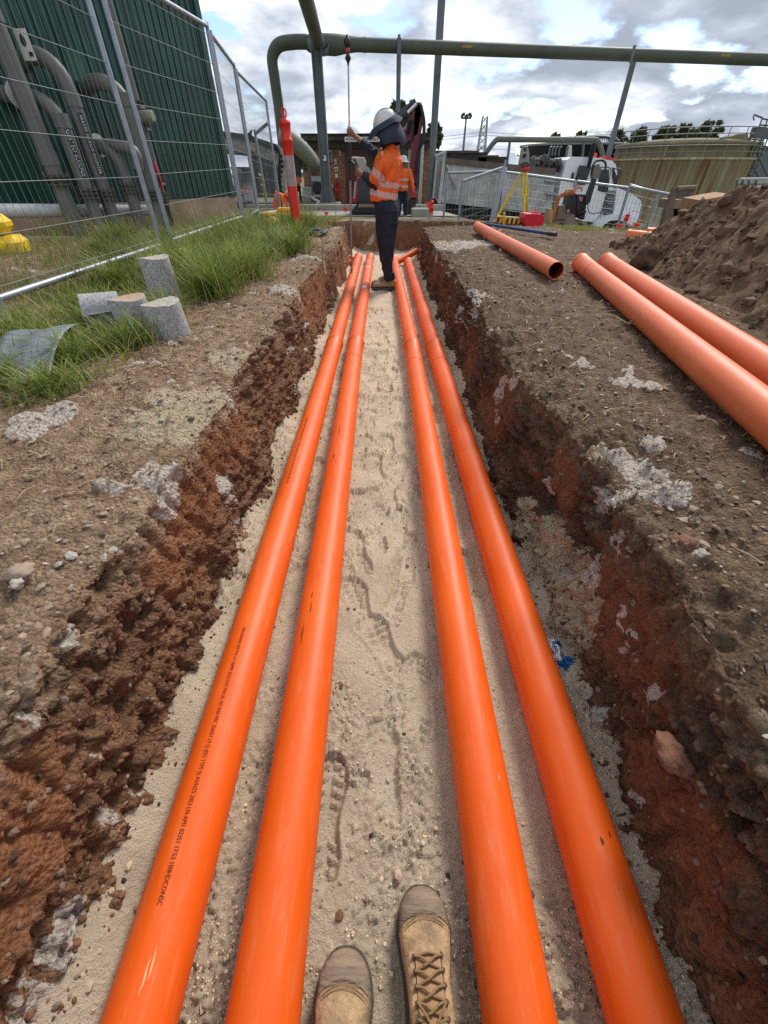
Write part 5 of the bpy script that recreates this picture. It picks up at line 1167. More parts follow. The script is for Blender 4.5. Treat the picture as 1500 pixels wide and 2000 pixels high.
# light towers and wires far off
lt = thing('floodlight_tower', P(905, 330, 120), 'slim mast with a ring of floodlights on the skyline', 'light tower'); a = P(904, 300, 120); b = P(912, 228, 120); x = a.x
MB().tube([(x, 120, -2), (x, 120, b.z)], [.35, .18], 8).build('mast', mat('mast_grey', srgb(110, 116, 122), .6), lt)
for k in range(8): a_ = k*math.pi/4; MB().box((x+math.cos(a_)*.95, 120+math.sin(a_)*.95, b.z+.1+(.25 if k % 2 else 0)), (.5, .4, .45)).build('lamp', DK, lt)
MB().lathe((x, 120, b.z-.3), (0, 0, 1), [(1.1, 0), (1.1, .2)], 16).build('platform', DK, lt)
lt = thing('lattice_tower', P(940, 300, 130), 'lattice steel tower on the skyline right of the floodlight mast', 'tower'); b = P(944, 227, 130); x = P(938, 310, 130).x; hw = .8
LM = mat('lattice_steel', srgb(140, 146, 150), .6); zt3 = b.z; cr = [(-1, -1), (1, -1), (1, 1), (-1, 1)]
for sx_, sy_ in cr: MB().tube([(x+sx_*1.35, 130+sy_*1.35, -2), (x+sx_*.55, 130+sy_*.55, zt3)], .11, 5).build('leg', LM, lt)
mb = MB(); n = 11
for i in range(n):
    z0_, z1_ = -2+(zt3+2)*i/n, -2+(zt3+2)*(i+1)/n; w0_, w1_ = 1.35-.8*i/n, 1.35-.8*(i+1)/n
    for k in range(4):
        a_, b_ = cr[k], cr[(k+1) % 4]
        mb.tube([(x+a_[0]*w0_, 130+a_[1]*w0_, z0_), (x+b_[0]*w1_, 130+b_[1]*w1_, z1_)], .06, 4, caps=False); mb.tube([(x+b_[0]*w0_, 130+b_[1]*w0_, z0_), (x+a_[0]*w1_, 130+a_[1]*w1_, z1_)], .06, 4, caps=False)
o = mb.build('bracing', LM, lt); o['kind'] = 'stuff'
t = thing('power_line', P(1000, 262, 130), 'faint power line wires sagging between far masts', 'wire')
for v in (258, 264, 290): MB().tube([P(820+(v-258)*.5, v+14, 130), P(900, v+5, 130), P(945, v, 130), P(1040, v+6, 132), P(1200, v-2, 136)], .035, 4).build('wire', DK, t)

# ------------------------------------------------------------------ soil heap
def heap():
    xs_ = np.arange(1.75, 8.2, .026); ys_ = np.arange(.5, 8.6, .026)
    n2, m2 = len(ys_), len(xs_); HX, HY = np.meshgrid(xs_, ys_); HX, HY = HX.ravel(), HY.ravel(); p = np.c_[HX, HY, HX*0]
    wob = fbm(p, .9, 3, 61)*.14
    toe = 2.10 + .205*(HY-2.15) + wob*.6
    d = HX-toe
    h = .98*d - .06*d*d
    ridge = np.interp(HY, [0, 2, 3.6, 4.5, 5.1, 5.7, 6.4, 7.2, 8.6], [1.1, 1.05, .98, .80, .58, .34, .10, -.15, -.5]) + wob
    h = np.minimum(h, ridge + .05*fbm(p, 1.6, 3, 62)); h = np.minimum(h, (8.0-HX)*.8)
    # secondary mound
    m_ = .42*np.exp(-(((HX-3.85)/.5)**2+((HY-5.3)/.4)**2)); h = np.maximum(h, m_*.9) 
    w_ = worley(p+.03*np.c_[wob, wob, wob], 7.5, 63); w2_ = worley(p, 17, 64); w3_ = worley(p, 38, 65)
    amp = sstep(-.05, .15, h)
    h = h + amp*(fbm(p, 2.2, 5, 66, .55)*.07 + (.55-w_)*.13*(.5+.6*vnoise(p*1.3, 3)) + (.5-w2_)*.070 + (.5-w3_)*.034)
    z = .50 + h
    V = np.c_[HX, HY, z]; Nq = gridnormals(V, n2, m2); V = V + Nq*np.c_[fbm(V, 12, 3, 67)*.012]
    m = bpy.data.materials.new('dark_spoil'); m.use_nodes = True; t = m.node_tree; b = t.nodes['Principled BSDF']; lk = t.links; b.inputs['Roughness'].default_value = .95; b.inputs['Specular IOR Level'].default_value = .2
    vec = nd(t, 'ShaderNodeTexCoord').outputs['Object']
    n = nd(t, 'ShaderNodeTexNoise', i_Scale=6.0, i_Detail=8.0, i_Roughness=.7); lk.new(vec, n.inputs['Vector'])
    r = nd(t, 'ShaderNodeValToRGB'); lk.new(n.outputs['Fac'], r.inputs[0]); el = r.color_ramp.elements
    el[0].position, el[0].color = .32, srgb(72, 54, 41); el[1].position, el[1].color = .7, srgb(148, 120, 96)
    lk.new(r.outputs[0], b.inputs['Base Color']); vo = nd(t, 'ShaderNodeTexNoise', i_Scale=55.0, i_Detail=6.0, i_Roughness=.7); lk.new(vec, vo.inputs['Vector'])
    bp = nd(t, 'ShaderNodeBump', i_Strength=1.0, i_Distance=.02); lk.new(vo.outputs['Fac'], bp.inputs['Height']); lk.new(bp.outputs[0], b.inputs['Normal'])
    o = mesh_np('soil_heap', V, gridfaces(n2, m2), m, True); o['label'] = 'big heap of dark lumpy excavated soil beside the loose conduits'; o['category'] = 'soil heap'
    return m, V
SPOIL, HV = heap()
# ------------------------------------------------------------------ stones and crumbs
def rocks(name, pts, sizes, mats, seed, flatten=.5, mi=None):
    """many low stones joined into one mesh"""
    g = np.random.default_rng(seed); ph = (1+5**.5)/2
    base = np.array([(-1, ph, 0), (1, ph, 0), (-1, -ph, 0), (1, -ph, 0), (0, -1, ph), (0, 1, ph), (0, -1, -ph), (0, 1, -ph), (ph, 0, -1), (ph, 0, 1), (-ph, 0, -1), (-ph, 0, 1)])/math.sqrt(1+ph*ph)
    F_ = np.array([(0, 11, 5), (0, 5, 1), (0, 1, 7), (0, 7, 10), (0, 10, 11), (1, 5, 9), (5, 11, 4), (11, 10, 2), (10, 7, 6), (7, 1, 8), (3, 9, 4), (3, 4, 2), (3, 2, 6), (3, 6, 8), (3, 8, 9), (4, 9, 5), (2, 4, 11), (6, 2, 10), (8, 6, 7), (9, 8, 1)])
    n = len(pts); jit = 1+g.uniform(-.28, .28, (n, 12, 1)); sc = np.stack([sizes*g.uniform(.7, 1.3, n), sizes*g.uniform(.7, 1.3, n), sizes*flatten*g.uniform(.7, 1.2, n)], 1)[:, None, :]
    a = g.uniform(0, 6.28, n); ca, sa = np.cos(a), np.sin(a); q = base[None]*jit*sc
    tl = g.uniform(-.5, .5, n); q2 = q.copy(); q2[..., 1] = q[..., 1]*np.cos(tl)[:, None]-q[..., 2]*np.sin(tl)[:, None]; q2[..., 2] = q[..., 1]*np.sin(tl)[:, None]+q[..., 2]*np.cos(tl)[:, None]
    x = q2[..., 0]*ca[:, None]-q2[..., 1]*sa[:, None]; y = q2[..., 0]*sa[:, None]+q2[..., 1]*ca[:, None]
    Vv = np.stack([x, y, q2[..., 2]], -1)+pts[:, None, :]; Ff = F_[None]+(np.arange(n)*12)[:, None, None]
    mi_ = None
    if mi is not None: mi_ = np.repeat(mi, 20)
    o = mesh_np(name, Vv.reshape(-1, 3), Ff.reshape(-1, 3), mats, False, mi=mi_); o['kind'] = 'stuff'; return o
Z2 = V2.reshape(nr, nc, 3)
def sample_surface(n, cond, seed):
    g = np.random.default_rng(seed); out = []
    w = np.ones(len(V2))
    # weight by spacing so that stones thin out evenly with distance
    j = g.integers(0, nr, n*4); i = g.integers(0, nc, n*4); p = Z2[j, i]; ii = j*nc+i
    ok = cond(p, ii); p = p[ok][:n]; return p, ii[ok][:n]
ST = [mat('stone_grey', srgb(156, 136, 116), .9, var=.2, vscale=30), mat('stone_pale', srgb(176, 164, 150), .9, var=.15, vscale=30), mat('stone_brown', srgb(132, 106, 86), .9, var=.25, vscale=30), mat('stone_dark', srgb(100, 84, 70), .9, var=.25, vscale=30)]
flat_ = up > .75
def c1(p, ii): return flat_[ii] & (p[:, 0] < -.6) & (p[:, 0] > -5) & (p[:, 1] < 9)
p, ii = sample_surface(12000, c1, 71); g = np.random.default_rng(5); s = g.lognormal(-5.4, .55, len(p)); s = np.clip(s, .0025, .0135)*(1+.09*p[:, 1])
rocks('gravel', p+np.c_[p[:, 0]*0, p[:, 0]*0, s*.15], s, ST, 72, mi=g.choice(4, len(p), p=[.42, .10, .38, .10]))
def c2(p, ii): return flat_[ii] & (p[:, 0] > .6) & (p[:, 0] < 5) & (p[:, 1] < 9.3)
p, ii = sample_surface(11000, c2, 73); s = np.clip(g.lognormal(-5.35, .5, len(p)), .0025, .012)*(1+.09*p[:, 1])
rocks('gravel', p+np.c_[p[:, 0]*0, p[:, 0]*0, s*.15], s, ST, 74, mi=g.choice(4, len(p), p=[.20, .05, .35, .40]))
# crumbs of clay on walls and fallen onto the sand
def c3(p, ii): return (~flat_[ii]) & (np.abs(p[:, 0]) < 1.2) & (p[:, 1] < 9)
p, ii = sample_surface(8000, c3, 75); s = np.clip(g.lognormal(-5.45, .45, len(p)), .0022, .009)*(1+.08*p[:, 1])
CLM = [mat('clay_crumb', srgb(120, 82, 58), .95, var=.25, vscale=20), mat('clay_crumb_dark', srgb(72, 50, 38), .95, var=.25, vscale=20), mat('clay_crumb_grey', srgb(130, 108, 90), .95, var=.2, vscale=20)]
sel = np.where(p[:, 0] > 0, g.choice([1, 1, 0, 2], len(p)), g.choice([0, 1, 2], len(p)))
rocks('clay_crumbs', p, s, CLM, 76, .9, mi=sel)
B3 = V3.reshape(ns, ms, 3); j = g.integers(0, ns, 60000); i = g.integers(0, ms, 60000); p = B3[j, i]
ed = np.abs(p[:, 0]); keep = g.uniform(size=len(p)) < (.02+.9*sstep(.46, .64, ed))*.16 + .035; keep &= np.abs(p[:, 0]) < .66
p = p[keep]; s = np.clip(g.lognormal(-5.7, .5, len(p)), .0016, .011)*(1+.07*p[:, 1]); SCR = [mat('sand_crumb', srgb(186, 162, 132), .95, var=.12), CLM[0], CLM[1], CLM[2]]
edp = np.abs(p[:, 0]); rr0 = g.uniform(size=len(p)); mi = np.where(rr0 < .88-.55*sstep(.5, .62, edp), 0, g.choice([1, 2, 3], len(p)))
rocks('sand_crumbs', p, s, SCR, 77, .8, mi=mi)
cm_ = (crumb_mask*(1-inside)).reshape(ns, ms); j = g.integers(0, ns, 90000); i = g.integers(0, ms, 90000); kp = (g.uniform(size=90000) < cm_[j, i]*.42) & (np.abs(B3[j, i][:, 0]) < .6); p = B3[j, i][kp][:11000]; p = p[p[:, 1] < 5.5]; s = np.clip(g.lognormal(-6.1, .4, len(p)), .0013, .005)*(1+.04*p[:, 1])
rocks('sand_crumbs', p, s, [mat('sand_lump', srgb(214, 192, 162), .95, var=.12)], 177, .9)
# lumps on and round the heap
hz = HV; sel = g.integers(0, len(hz), 10500); p = hz[sel]; p = p[(p[:, 2] > .53)]; s = np.clip(g.lognormal(-3.9, .5, len(p)), .008, .07)
rocks('soil_clods', p, s, [SPOIL, mat('clod_light', srgb(124, 102, 84), .95, var=.25, vscale=15)], 78, .85, mi=g.choice(2, len(p), p=[.75, .25]))
def clod(c, r, label, m, seed, group='large soil clods'):
    n = 24; vs = []; 
    for i in range(n//2+1):
        ph = math.pi*i/(n//2)
        for k in range(n):
            th = 2*math.pi*k/n; vs.append((math.sin(ph)*math.cos(th), math.sin(ph)*math.sin(th), math.cos(ph)))
    A = np.array(vs); A = A*(1+.30*fbm(A+seed, 1.5, 5, seed, .6)[:, None]+.25*(.5-worley(A+seed, 2.2, seed))[:, None]); A = A*np.array(r)
    mb = MB(); mb.add([Vector(q)+Vector(c) for q in A], [(i*n+k, (i+1)*n+k, (i+1)*n+(k+1) % n, i*n+(k+1) % n) for i in range(n//2) for k in range(n)], 0, True)
    o = mb.build('soil_clod', m); tag(o, label, 'soil clod', group)
CLAYR = mat('red_clay', srgb(146, 104, 80), .95, var=.25, vscale=18, bump=.8, bscale=60, col2=srgb(108, 66, 48))
clod(G(1262, 505, .64), (.11, .12, .13), 'upright rough clod standing at the foot of the soil heap', SPOIL, 3)
clod(P(1392, 438, 5.2), (.26, .22, .15), 'boulder-sized clod high on the soil heap shoulder', SPOIL, 5)
clod(G(95, 1425, .27)+Vector((.0, 0, .02)), (.05, .065, .05), 'reddish clay lump lodged in the left trench wall', CLAYR, 8)
clod(G(1335, 1060, .55), (.028, .024, .014), 'pinkish clay lump on the right bank', CLAYR, 11)
clod(G(38, 1118, .57), (.032, .026, .016), 'larger grey stone on the left bank at the frame edge', ST[0], 13, 'stones'); clod(G(32, 1140, .57), (.016, .014, .010), 'small pale stone just below a larger grey one', ST[1], 15, 'stones')
clod(G(1300, 1470, .36)+Vector((.01, 0, 0)), (.035, .04, .022), 'brown clay lump stuck in the right trench wall', CLAYR, 18)

# ------------------------------------------------------------------ grass
def blades(name, bases, h, w, lean, mats, seed, mi=None, droop=.5, segs=3):
    g = np.random.default_rng(seed); n = len(bases); az = g.uniform(0, 6.28, n); dx, dy = np.cos(az), np.sin(az); px_, py_ = -dy, dx
    rows = []
    for k in range(segs+1):
        t = k/segs; hh = h*(t - droop*lean*t*t*.5); out = h*lean*t**1.7; ww = w*(1-t)**.7*.5
        cx, cy, cz = bases[:, 0]+dx*out, bases[:, 1]+dy*out, bases[:, 2]+hh
        if k < segs: rows += [np.stack([cx-px_*ww, cy-py_*ww, cz], -1), np.stack([cx+px_*ww, cy+py_*ww, cz], -1)]
        else: rows += [np.stack([cx, cy, cz], -1)]
    Vv = np.stack(rows, 1); m = Vv.shape[1]; F = []
    for k in range(segs-1): F += [(2*k, 2*k+1, 2*k+3), (2*k, 2*k+3, 2*k+2)]
    F.append((2*segs-2, 2*segs-1, 2*segs)); F = np.array(F); nf = len(F)
    Ff = F[None]+(np.arange(n)*m)[:, None, None]
    o = mesh_np(name, Vv.reshape(-1, 3), Ff.reshape(-1, 3), mats, False, mi=None if mi is None else np.repeat(mi, nf)); o['kind'] = 'stuff'; return o
def leafmat(name, c1, c2):
    m = bpy.data.materials.new(name); m.use_nodes = True; t = m.node_tree; b = t.nodes['Principled BSDF']; lk = t.links
    b.inputs['Roughness'].default_value = .55; b.inputs['Specular IOR Level'].default_value = .3
    vec = nd(t, 'ShaderNodeTexCoord').outputs['Object']; n = nd(t, 'ShaderNodeTexNoise', i_Scale=4.0, i_Detail=3.0); lk.new(vec, n.inputs['Vector'])
    mx = nd(t, 'ShaderNodeMix', data_type='RGBA'); mx.inputs[6].default_value = c1; mx.inputs[7].default_value = c2; lk.new(n.outputs['Fac'], mx.inputs[0]); lk.new(mx.outputs[2], b.inputs['Base Color'])
    tr = nd(t, 'ShaderNodeBsdfTranslucent'); lk.new(mx.outputs[2], tr.inputs[0]); ms_ = nd(t, 'ShaderNodeMixShader'); ms_.inputs[0].default_value = .3
    out = t.nodes['Material Output']; lk.new(b.outputs[0], ms_.inputs[1]); lk.new(tr.outputs[0], ms_.inputs[2]); lk.new(ms_.outputs[0], out.inputs[0]); return m
GM = [leafmat('grass_green', srgb(110, 132, 52), srgb(154, 166, 76)), leafmat('grass_deep', srgb(70, 98, 42), srgb(106, 130, 58)), leafmat('grass_straw', srgb(168, 150, 104), srgb(130, 122, 76)), leafmat('grass_lime', srgb(150, 164, 66), srgb(176, 182, 92))]
def gz_(x, y):
    j = np.clip(np.searchsorted(Y, y), 0, nr-1); out = np.empty(len(x))
    for k in range(len(x)): out[k] = np.interp(x[k], Z2[j[k], :, 0], Z2[j[k], :, 2]) if abs(x[k]) < 7 else float(zground(x[k], y[k]))
    return out
def gpatch(n, poly_fn, seed):
    g = np.random.default_rng(seed); pts = []
    while sum(len(q) for q in pts) < n:
        x = g.uniform(-7.2, 6.8, 6000); y = g.uniform(1.2, 11.5, 6000); k = g.uniform(size=6000) < poly_fn(x, y); pts.append(np.c_[x[k], y[k]])
    q = np.concatenate(pts)[:n]; return q
nz = lambda x, y, s, sd: vnoise(np.c_[x, y, x*0]*s, sd)
# right edge of the left grass follows the bank
def edge_x(y): return np.interp(y, [1.3, 1.6, 1.9, 2.3, 2.7, 3.2, 3.7, 4.3, 5, 6.5, 8, 10.5], [-2.0, -1.55, -1.42, -1.34, -1.5, -1.5, -1.25, -1.12, -1.02, -1.0, -1.0, -1.05])
def dl(x, y):
    e_ = edge_x(y)+.10*nz(x, y, 3, 81); f = sstep(0, .45, e_-x)
    return f*np.clip(.75+.55*nz(x, y, 2, 82), .1, 1)*np.where(x < -2.6, .55, 1.0)*np.where(y > 1.2, 1, 0)
q = gpatch(36000, dl, 83); z = gz_(q[:, 0], q[:, 1]); g = np.random.default_rng(9)
tall = sstep(-.1, .5, nz(q[:, 0], q[:, 1], 1.4, 84)); band = np.exp(-((q[:, 0]+1.7)/.6)**2)*sstep(3.6, 4.3, q[:, 1])*(1-sstep(7.5, 9, q[:, 1]))
h = (.055+.09*tall+.22*band*(.4+.6*tall))*g.uniform(.5, 1.5, len(q)); lean = g.uniform(.15, 1.2, len(q)); w = .0045+.0008*q[:, 1]
straw = np.where(q[:, 0] < -2.5, .45, .24)
u_ = g.uniform(size=len(q)); mi = np.where(u_ < straw, 2, np.where(u_ < straw+.28, 1, np.where(u_ < .93, 0, 3)))
blades('grass', np.c_[q, z-.005], h, w, lean, GM, 85, mi)
# long tufts at the bank and along the fence foot
cen = [(-1.75, 1.85), (-1.5, 1.75), (-1.62, 2.1), (-1.45, 2.35), (-1.95, 2.9), (-2.2, 2.6), (-1.45, 2.85), (-1.35, 3.6), (-2.3, 3.9), (-2.1, 4.6), (-1.45, 4.6), (-1.3, 5.2), (-1.6, 5.4), (-1.25, 4.3), (-1.8, 4.8), (-1.4, 6.0), (-1.7, 6.3), (-1.2, 6.6), (-2.0, 5.7), (-1.5, 4.0), (-1.9, 4.2), (-1.1, 5.7), (-2.2, 6.9), (-1.9, 7.6), (-2.0, 2.45), (-2.15, 3.2), (-1.85, 2.0), (-1.9, 1.75), (-2.3, 8.4), (-2.7, 5.0), (-2.8, 6.1), (-3.2, 7.0), (-2.7, 7.4), (-3.0, 8.6), (-2.6, 9.6), (-3.3, 5.6), (-3.6, 6.4), (-3.9, 7.2), (-1.5, 7.6), (-1.3, 8.2)]
bs = []; hs = []
for cx, cy in cen:
    k = 380; r_ = np.abs(g.normal(0, .13, k)); a_ = g.uniform(0, 6.28, k); x, y = cx+np.cos(a_)*r_, cy+np.sin(a_)*r_; bs.append(np.c_[x, y]); hs.append(np.full(k, g.uniform(.20, .44)*(.8 if cx < -2.5 else 1)*(.5 if cy < 3.5 else 1)))
q = np.concatenate(bs); q[:, 0] = np.minimum(q[:, 0], edge_x(q[:, 1])+.12); h = np.concatenate(hs)*g.uniform(.5, 1.25, len(q)); z = gz_(q[:, 0], q[:, 1]); u_ = g.uniform(size=len(q)); mi = np.where(u_ < .18, 2, np.where(u_ < .46, 1, np.where(u_ < .85, 0, 3)))
blades('long_grass', np.c_[q, z-.005], h, .005+.001*q[:, 1], g.uniform(.25, 1.5, len(q)), GM, 86, mi, .6, 4)
# seed stalks along the wall
q = np.c_[g.uniform(-4.6, -2.2, 900), g.uniform(5.5, 9.8, 900)]; z = gz_(q[:, 0], q[:, 1]); blades('grass_stalks', np.c_[q, z], g.uniform(.2, .5, 900), np.full(900, .006), g.uniform(.1, .6, 900), [GM[2], GM[0]], 87, g.choice(2, 900), .3, 3)
# strip on the crest at the right, and by the path
q = np.c_[g.uniform(3.2, 6.8, 9000), g.uniform(8.5, 10.4, 9000)]; q = q[g.uniform(size=len(q)) < np.clip(.7+.6*nz(q[:, 0], q[:, 1], 1.5, 88), 0, 1)]; z = zground(q[:, 0], q[:, 1]); u_ = g.uniform(size=len(q)); blades('grass', np.c_[q, z-.01], g.uniform(.03, .09, len(q)), np.full(len(q), .010), g.uniform(.1, .9, len(q)), GM, 89, np.where(u_ < .4, 2, np.where(u_ < .8, 0, 3)), .4, 2)
q = np.c_[g.uniform(-3.2, -.95, 9000), g.uniform(8.6, 12.2, 9000)]; z = gz_(q[:, 0], np.minimum(q[:, 1], 12.3)); u_ = g.uniform(size=len(q)); blades('grass', np.c_[q, z-.01], g.uniform(.04, .13, len(q)), np.full(len(q), .012), g.uniform(.1, .9, len(q)), GM, 90, np.where(u_ < .35, 2, np.where(u_ < .8, 0, 3)), .4, 2)
# dry straw and roots lying on both banks
def straw(n, fx, seed, lmin=.03, lmax=.12):
    g = np.random.default_rng(seed); x, y = fx(g, n); z = gz_(x, y)+.006; a = g.uniform(0, 6.28, n); l = g.uniform(lmin, lmax, n); w = .0012+.0006*y; V = []; c, s_ = np.cos(a), np.sin(a); b = g.normal(0, .25, n)
    for t, ww in ((-.5, .6), (0, 1), (.5, .3)):
        ox = c*l*t - s_*l*b*(t*t*4-1)*.3; oy = s_*l*t + c*l*b*(t*t*4-1)*.3; zz_ = z+.012*(1-abs(t)*2)*g.uniform(0, 1, n)+.002
        V += [np.stack([x+ox-s_*w*ww, y+oy+c*w*ww, zz_], -1), np.stack([x+ox+s_*w*ww, y+oy-c*w*ww, zz_], -1)]
    V = np.stack(V, 1); F = np.array([(0, 1, 3, 2), (2, 3, 5, 4)])[None]+(np.arange(n)*6)[:, None, None]
    o = mesh_np('straw', V.reshape(-1, 3), F.reshape(-1, 4), [mat('dry_straw', srgb(170, 150, 108), .8, var=.2), mat('root_brown', srgb(104, 82, 60), .8, var=.2)], False, mi=np.repeat(g.choice(2, n), 2)); o['kind'] = 'stuff'
straw(1500, lambda g, n: (-np.abs(g.normal(1.45, .38, n)), np.abs(g.normal(2.2, 1.2, n))+.5), 91)
straw(900, lambda g, n: (g.uniform(.8, 2.2, n), g.uniform(.5, 7.5, n)), 92, .02, .08)
# young weeds by the bollard
def weed(c, h, label, n=9, m=GM[0]):
    t = thing('weed', c, label, 'plant', 'weeds by the fence'); c = Vector(c); tip = c+Vector((rnd.uniform(-.05, .05), 0, h)); MB().tube([c, c.lerp(tip, .5)+Vector((.01, 0, 0)), tip], [.006, .004, .002], 5).build('stem', m, t); mb = MB()
    for k in range(n*3):
        f = .45+.55*rnd.random(); p = c.lerp(tip, f); a = rnd.uniform(0, 6.28); l = h*.16*rnd.uniform(.6, 1.2); d = Vector((math.cos(a), math.sin(a), rnd.uniform(-.2, .7))).normalized(); s_ = d.cross(Vector((0, 0, 1))).normalized()*l*.22
        mb.add([p, p+d*l*.5+s_, p+d*l, p+d*l*.5-s_], [(0, 1, 2, 3)])
    o = mb.build('leaves', m, t); o['kind'] = 'stuff'
weed(P(521, 425, 9.5), .62, 'pale green leafy weed rising in front of the last mesh panels', 10, GM[3]); weed(G(570, 440, .55)+Vector((.03, 0, 0)), .6, 'dry orange-tipped weed growing against the red bollard', 9, GM[2])
weed(P(655, 440, 8.9), .34, 'thin reddish weed on the bank corner right of the bollard base', 6, GM[2]); weed(G(630, 520, .56), .34, 'dry thin weed leaning over the left trench edge', 6, GM[2])

# ------------------------------------------------------------------ trees
LEAF = [leafmat('gum_leaf', srgb(88, 96, 64), srgb(120, 124, 86)), leafmat('gum_leaf_dark', srgb(56, 66, 46), srgb(84, 90, 60))]; BARK = mat('bark', srgb(92, 80, 68), .9, var=.3, vscale=4)
def tree(px, vt, vb, D, wpx, label, n=2600, seed=1, ls=.34, group='trees beyond the site'):
    g = np.random.default_rng(seed); top, bot = P(px, vt, D), P(px, vb, D); gzv = -2.0; base = Vector((bot.x, D, gzv)); H = top.z-bot.z; Wd = wpx*(bot-P(px+1, vb, D)).length*.5
    t = thing('gum_tree', base, label, 'tree', group); mb = MB(); mid = Vector((bot.x, D, bot.z)); mb.tube([base, mid, Vector((bot.x+.1*Wd, D, bot.z+H*.5))], [.35, .25, .1], 8)
    nb = 38; cl = []
    for k in range(nb):
        a = g.uniform(0, 6.28); f = g.uniform(.1, .95); rr = Wd*(.25+.6*math.sin(math.pi*min(.95, f*.8+.12)))*g.uniform(.4, 1); c = Vector((bot.x+math.cos(a)*rr, D+math.sin(a)*rr*.8, bot.z+H*f*.9)); cl.append((c, g.uniform(.10, .22)*min(Wd, H*.6)))
        mb.tube([mid.lerp(Vector((bot.x, D, bot.z+H*.4)), f*.8), (mid+c)/2+Vector((0, 0, H*.12)), c], [.12, .07, .03], 5)
    mb.build('trunk', BARK, t)
    P_ = []
    for k in range(n):
        c, r = cl[g.integers(0, nb)]; d = g.normal(size=3); d /= np.linalg.norm(d); P_.append(np.array(c)+d*r*g.uniform(.35, 1.05)**.7*np.array([1.15, 1, .8]))
    P_ = np.array(P_); m = len(P_); u = g.normal(size=(m, 3)); u /= np.linalg.norm(u, axis=1)[:, None]; v = np.cross(u, g.normal(size=(m, 3))); v /= np.linalg.norm(v, axis=1)[:, None]
    s1, s2 = g.uniform(.6, 1.3, (m, 1))*ls, g.uniform(.25, .5, (m, 1))*ls
    V = np.stack([P_-u*s1, P_+v*s2, P_+u*s1, P_-v*s2], 1).reshape(-1, 3)-np.array(base); o = mesh_np('crown', V, (np.arange(m)[:, None]*4+np.arange(4)), LEAF, False, mi=g.choice(2, m, p=[.45, .55])); o.parent = t; o['kind'] = 'stuff'
tree(790, 190, 262, 55, 92, 'gum tree behind the brick building roof, beside the excavator boom', 3600, 3, .30)
tree(846, 232, 300, 60, 34, 'narrow tree showing right of the tall pole', 1200, 4, .3)
for i, (px, vt, w, n_, lab) in enumerate([(1083, 259, 30, 900, 'small rounded tree top left of the black tank railing'), (1130, 255, 36, 900, 'low tree top over the black tank railing'), (1200, 254, 44, 1300, 'wispy tree tops between the pole and the stained tank'), (1240, 246, 40, 1000, 'spiky thin tree at the left end of the tank railing'), (1292, 240, 44, 1700, 'dark tree clump over the left half of the stained tank'), (1330, 236, 46, 2000, 'tall dark gum behind the stained tank railing'), (1372, 232, 60, 2600, 'broadest gum crown behind the middle of the tank railing')]):
    tree(px, vt, 288, 85+i, w, lab, n_, 20+i, .42)
tree(596, 306, 330, 60, 44, 'distant tree seen under the sloping pipe', 900, 41, .3); tree(530, 300, 345, 40, 60, 'dark tree behind the grey container', 1200, 43, .25)
def hedge():
    g = np.random.default_rng(50); m = 16000; x = g.uniform(-260, 260, m); hgt = 3.2+2.2*np.array([math.sin(a*.11)+math.sin(a*.043+1) for a in x]); z = -2+g.uniform(0, 1, m)**.8*hgt; y = 190+g.uniform(-6, 6, m); P_ = np.c_[x, y, z]
    u = g.normal(size=(m, 3)); u /= np.linalg.norm(u, axis=1)[:, None]; v = np.cross(u, g.normal(size=(m, 3))); v /= np.linalg.norm(v, axis=1)[:, None]; V = np.stack([P_-u*1.3, P_+v*.8, P_+u*1.3, P_-v*.8], 1).reshape(-1, 3)
    o = mesh_np('treeline', V, (np.arange(m)[:, None]*4+np.arange(4)), LEAF, False); o['kind'] = 'stuff'
hedge()

# ------------------------------------------------------------------ site things on the right
BX_ = mat('cardboard', srgb(158, 118, 82), .85, var=.12, vscale=5, bump=.2); bx = thing('cardboard_box', P(1400, 430, 8.2), 'large torn cardboard box with a white label behind the soil heap', 'box')
f0 = [P(1357, 432, 8.0), P(1369, 391, 8.0), P(1436, 379, 8.2), P(1436, 440, 8.2)]; MB().prism(f0, .9, dirv=(.25, 1, 0)).build('carton', BX_, bx)
MB().prism([P(1437, 380, 8.2), P(1452, 385, 8.3), P(1466, 396, 8.25), P(1440, 400, 8.15)], .02, dirv=(0, 1, 0)).build('torn_flap', BX_, bx)
MB().prism([P(1402, 410, 8.02), P(1411, 388, 8.02), P(1430, 386, 8.08), P(1424, 402, 8.08)], .006, dirv=(0, -1, 0)).build('label', WPL, bx)
mb = MB(); mb.prism([P(1417, 391, 8.0), P(1427, 390, 8.02), P(1426.5, 393, 8.02), P(1416.5, 394, 8.0)], .004, dirv=(0, -1, 0)); mb.build('label_print', REDC, bx)
tv, tf = text_mesh('2 M1', .2); a, ux, uz = P(1374, 424, 7.98), (P(1392, 420.5, 7.985)-P(1374, 424, 7.98)), (P(1376, 415, 7.98)-P(1374, 424, 7.98)); wmx = max(q[0] for q in tv); hh = max(q[1] for q in tv); MB().add([a+ux*(q[0]/wmx)+uz*(q[1]/hh) for q in tv], tf).build('marker_writing', mat('marker_brown', srgb(90, 60, 40), .7), bx)
MB().pp([(1384, 384), (1420, 379), (1422, 382), (1386, 387)], 8.6, .3).build('packing_sheet', WPL, bx)
BK = mat('weathered_steel', srgb(112, 98, 82), .75, .1, var=.3, vscale=5, bump=.2); bk = thing('excavator_bucket', P(1322, 455, 10.5), 'weathered excavator bucket attachment standing on end beside the cardboard box', 'bucket'); D_ = 10.5
MB().tube([P(1322, 369, D_), P(1358, 367, D_)], .045, 12).build('pin_bar', BK, bk)
MB().pp([(1318, 366), (1328, 366), (1316, 400), (1314, 470), (1288, 470), (1291, 445), (1300, 410)], D_, .10).build('side_plate', BK, bk)
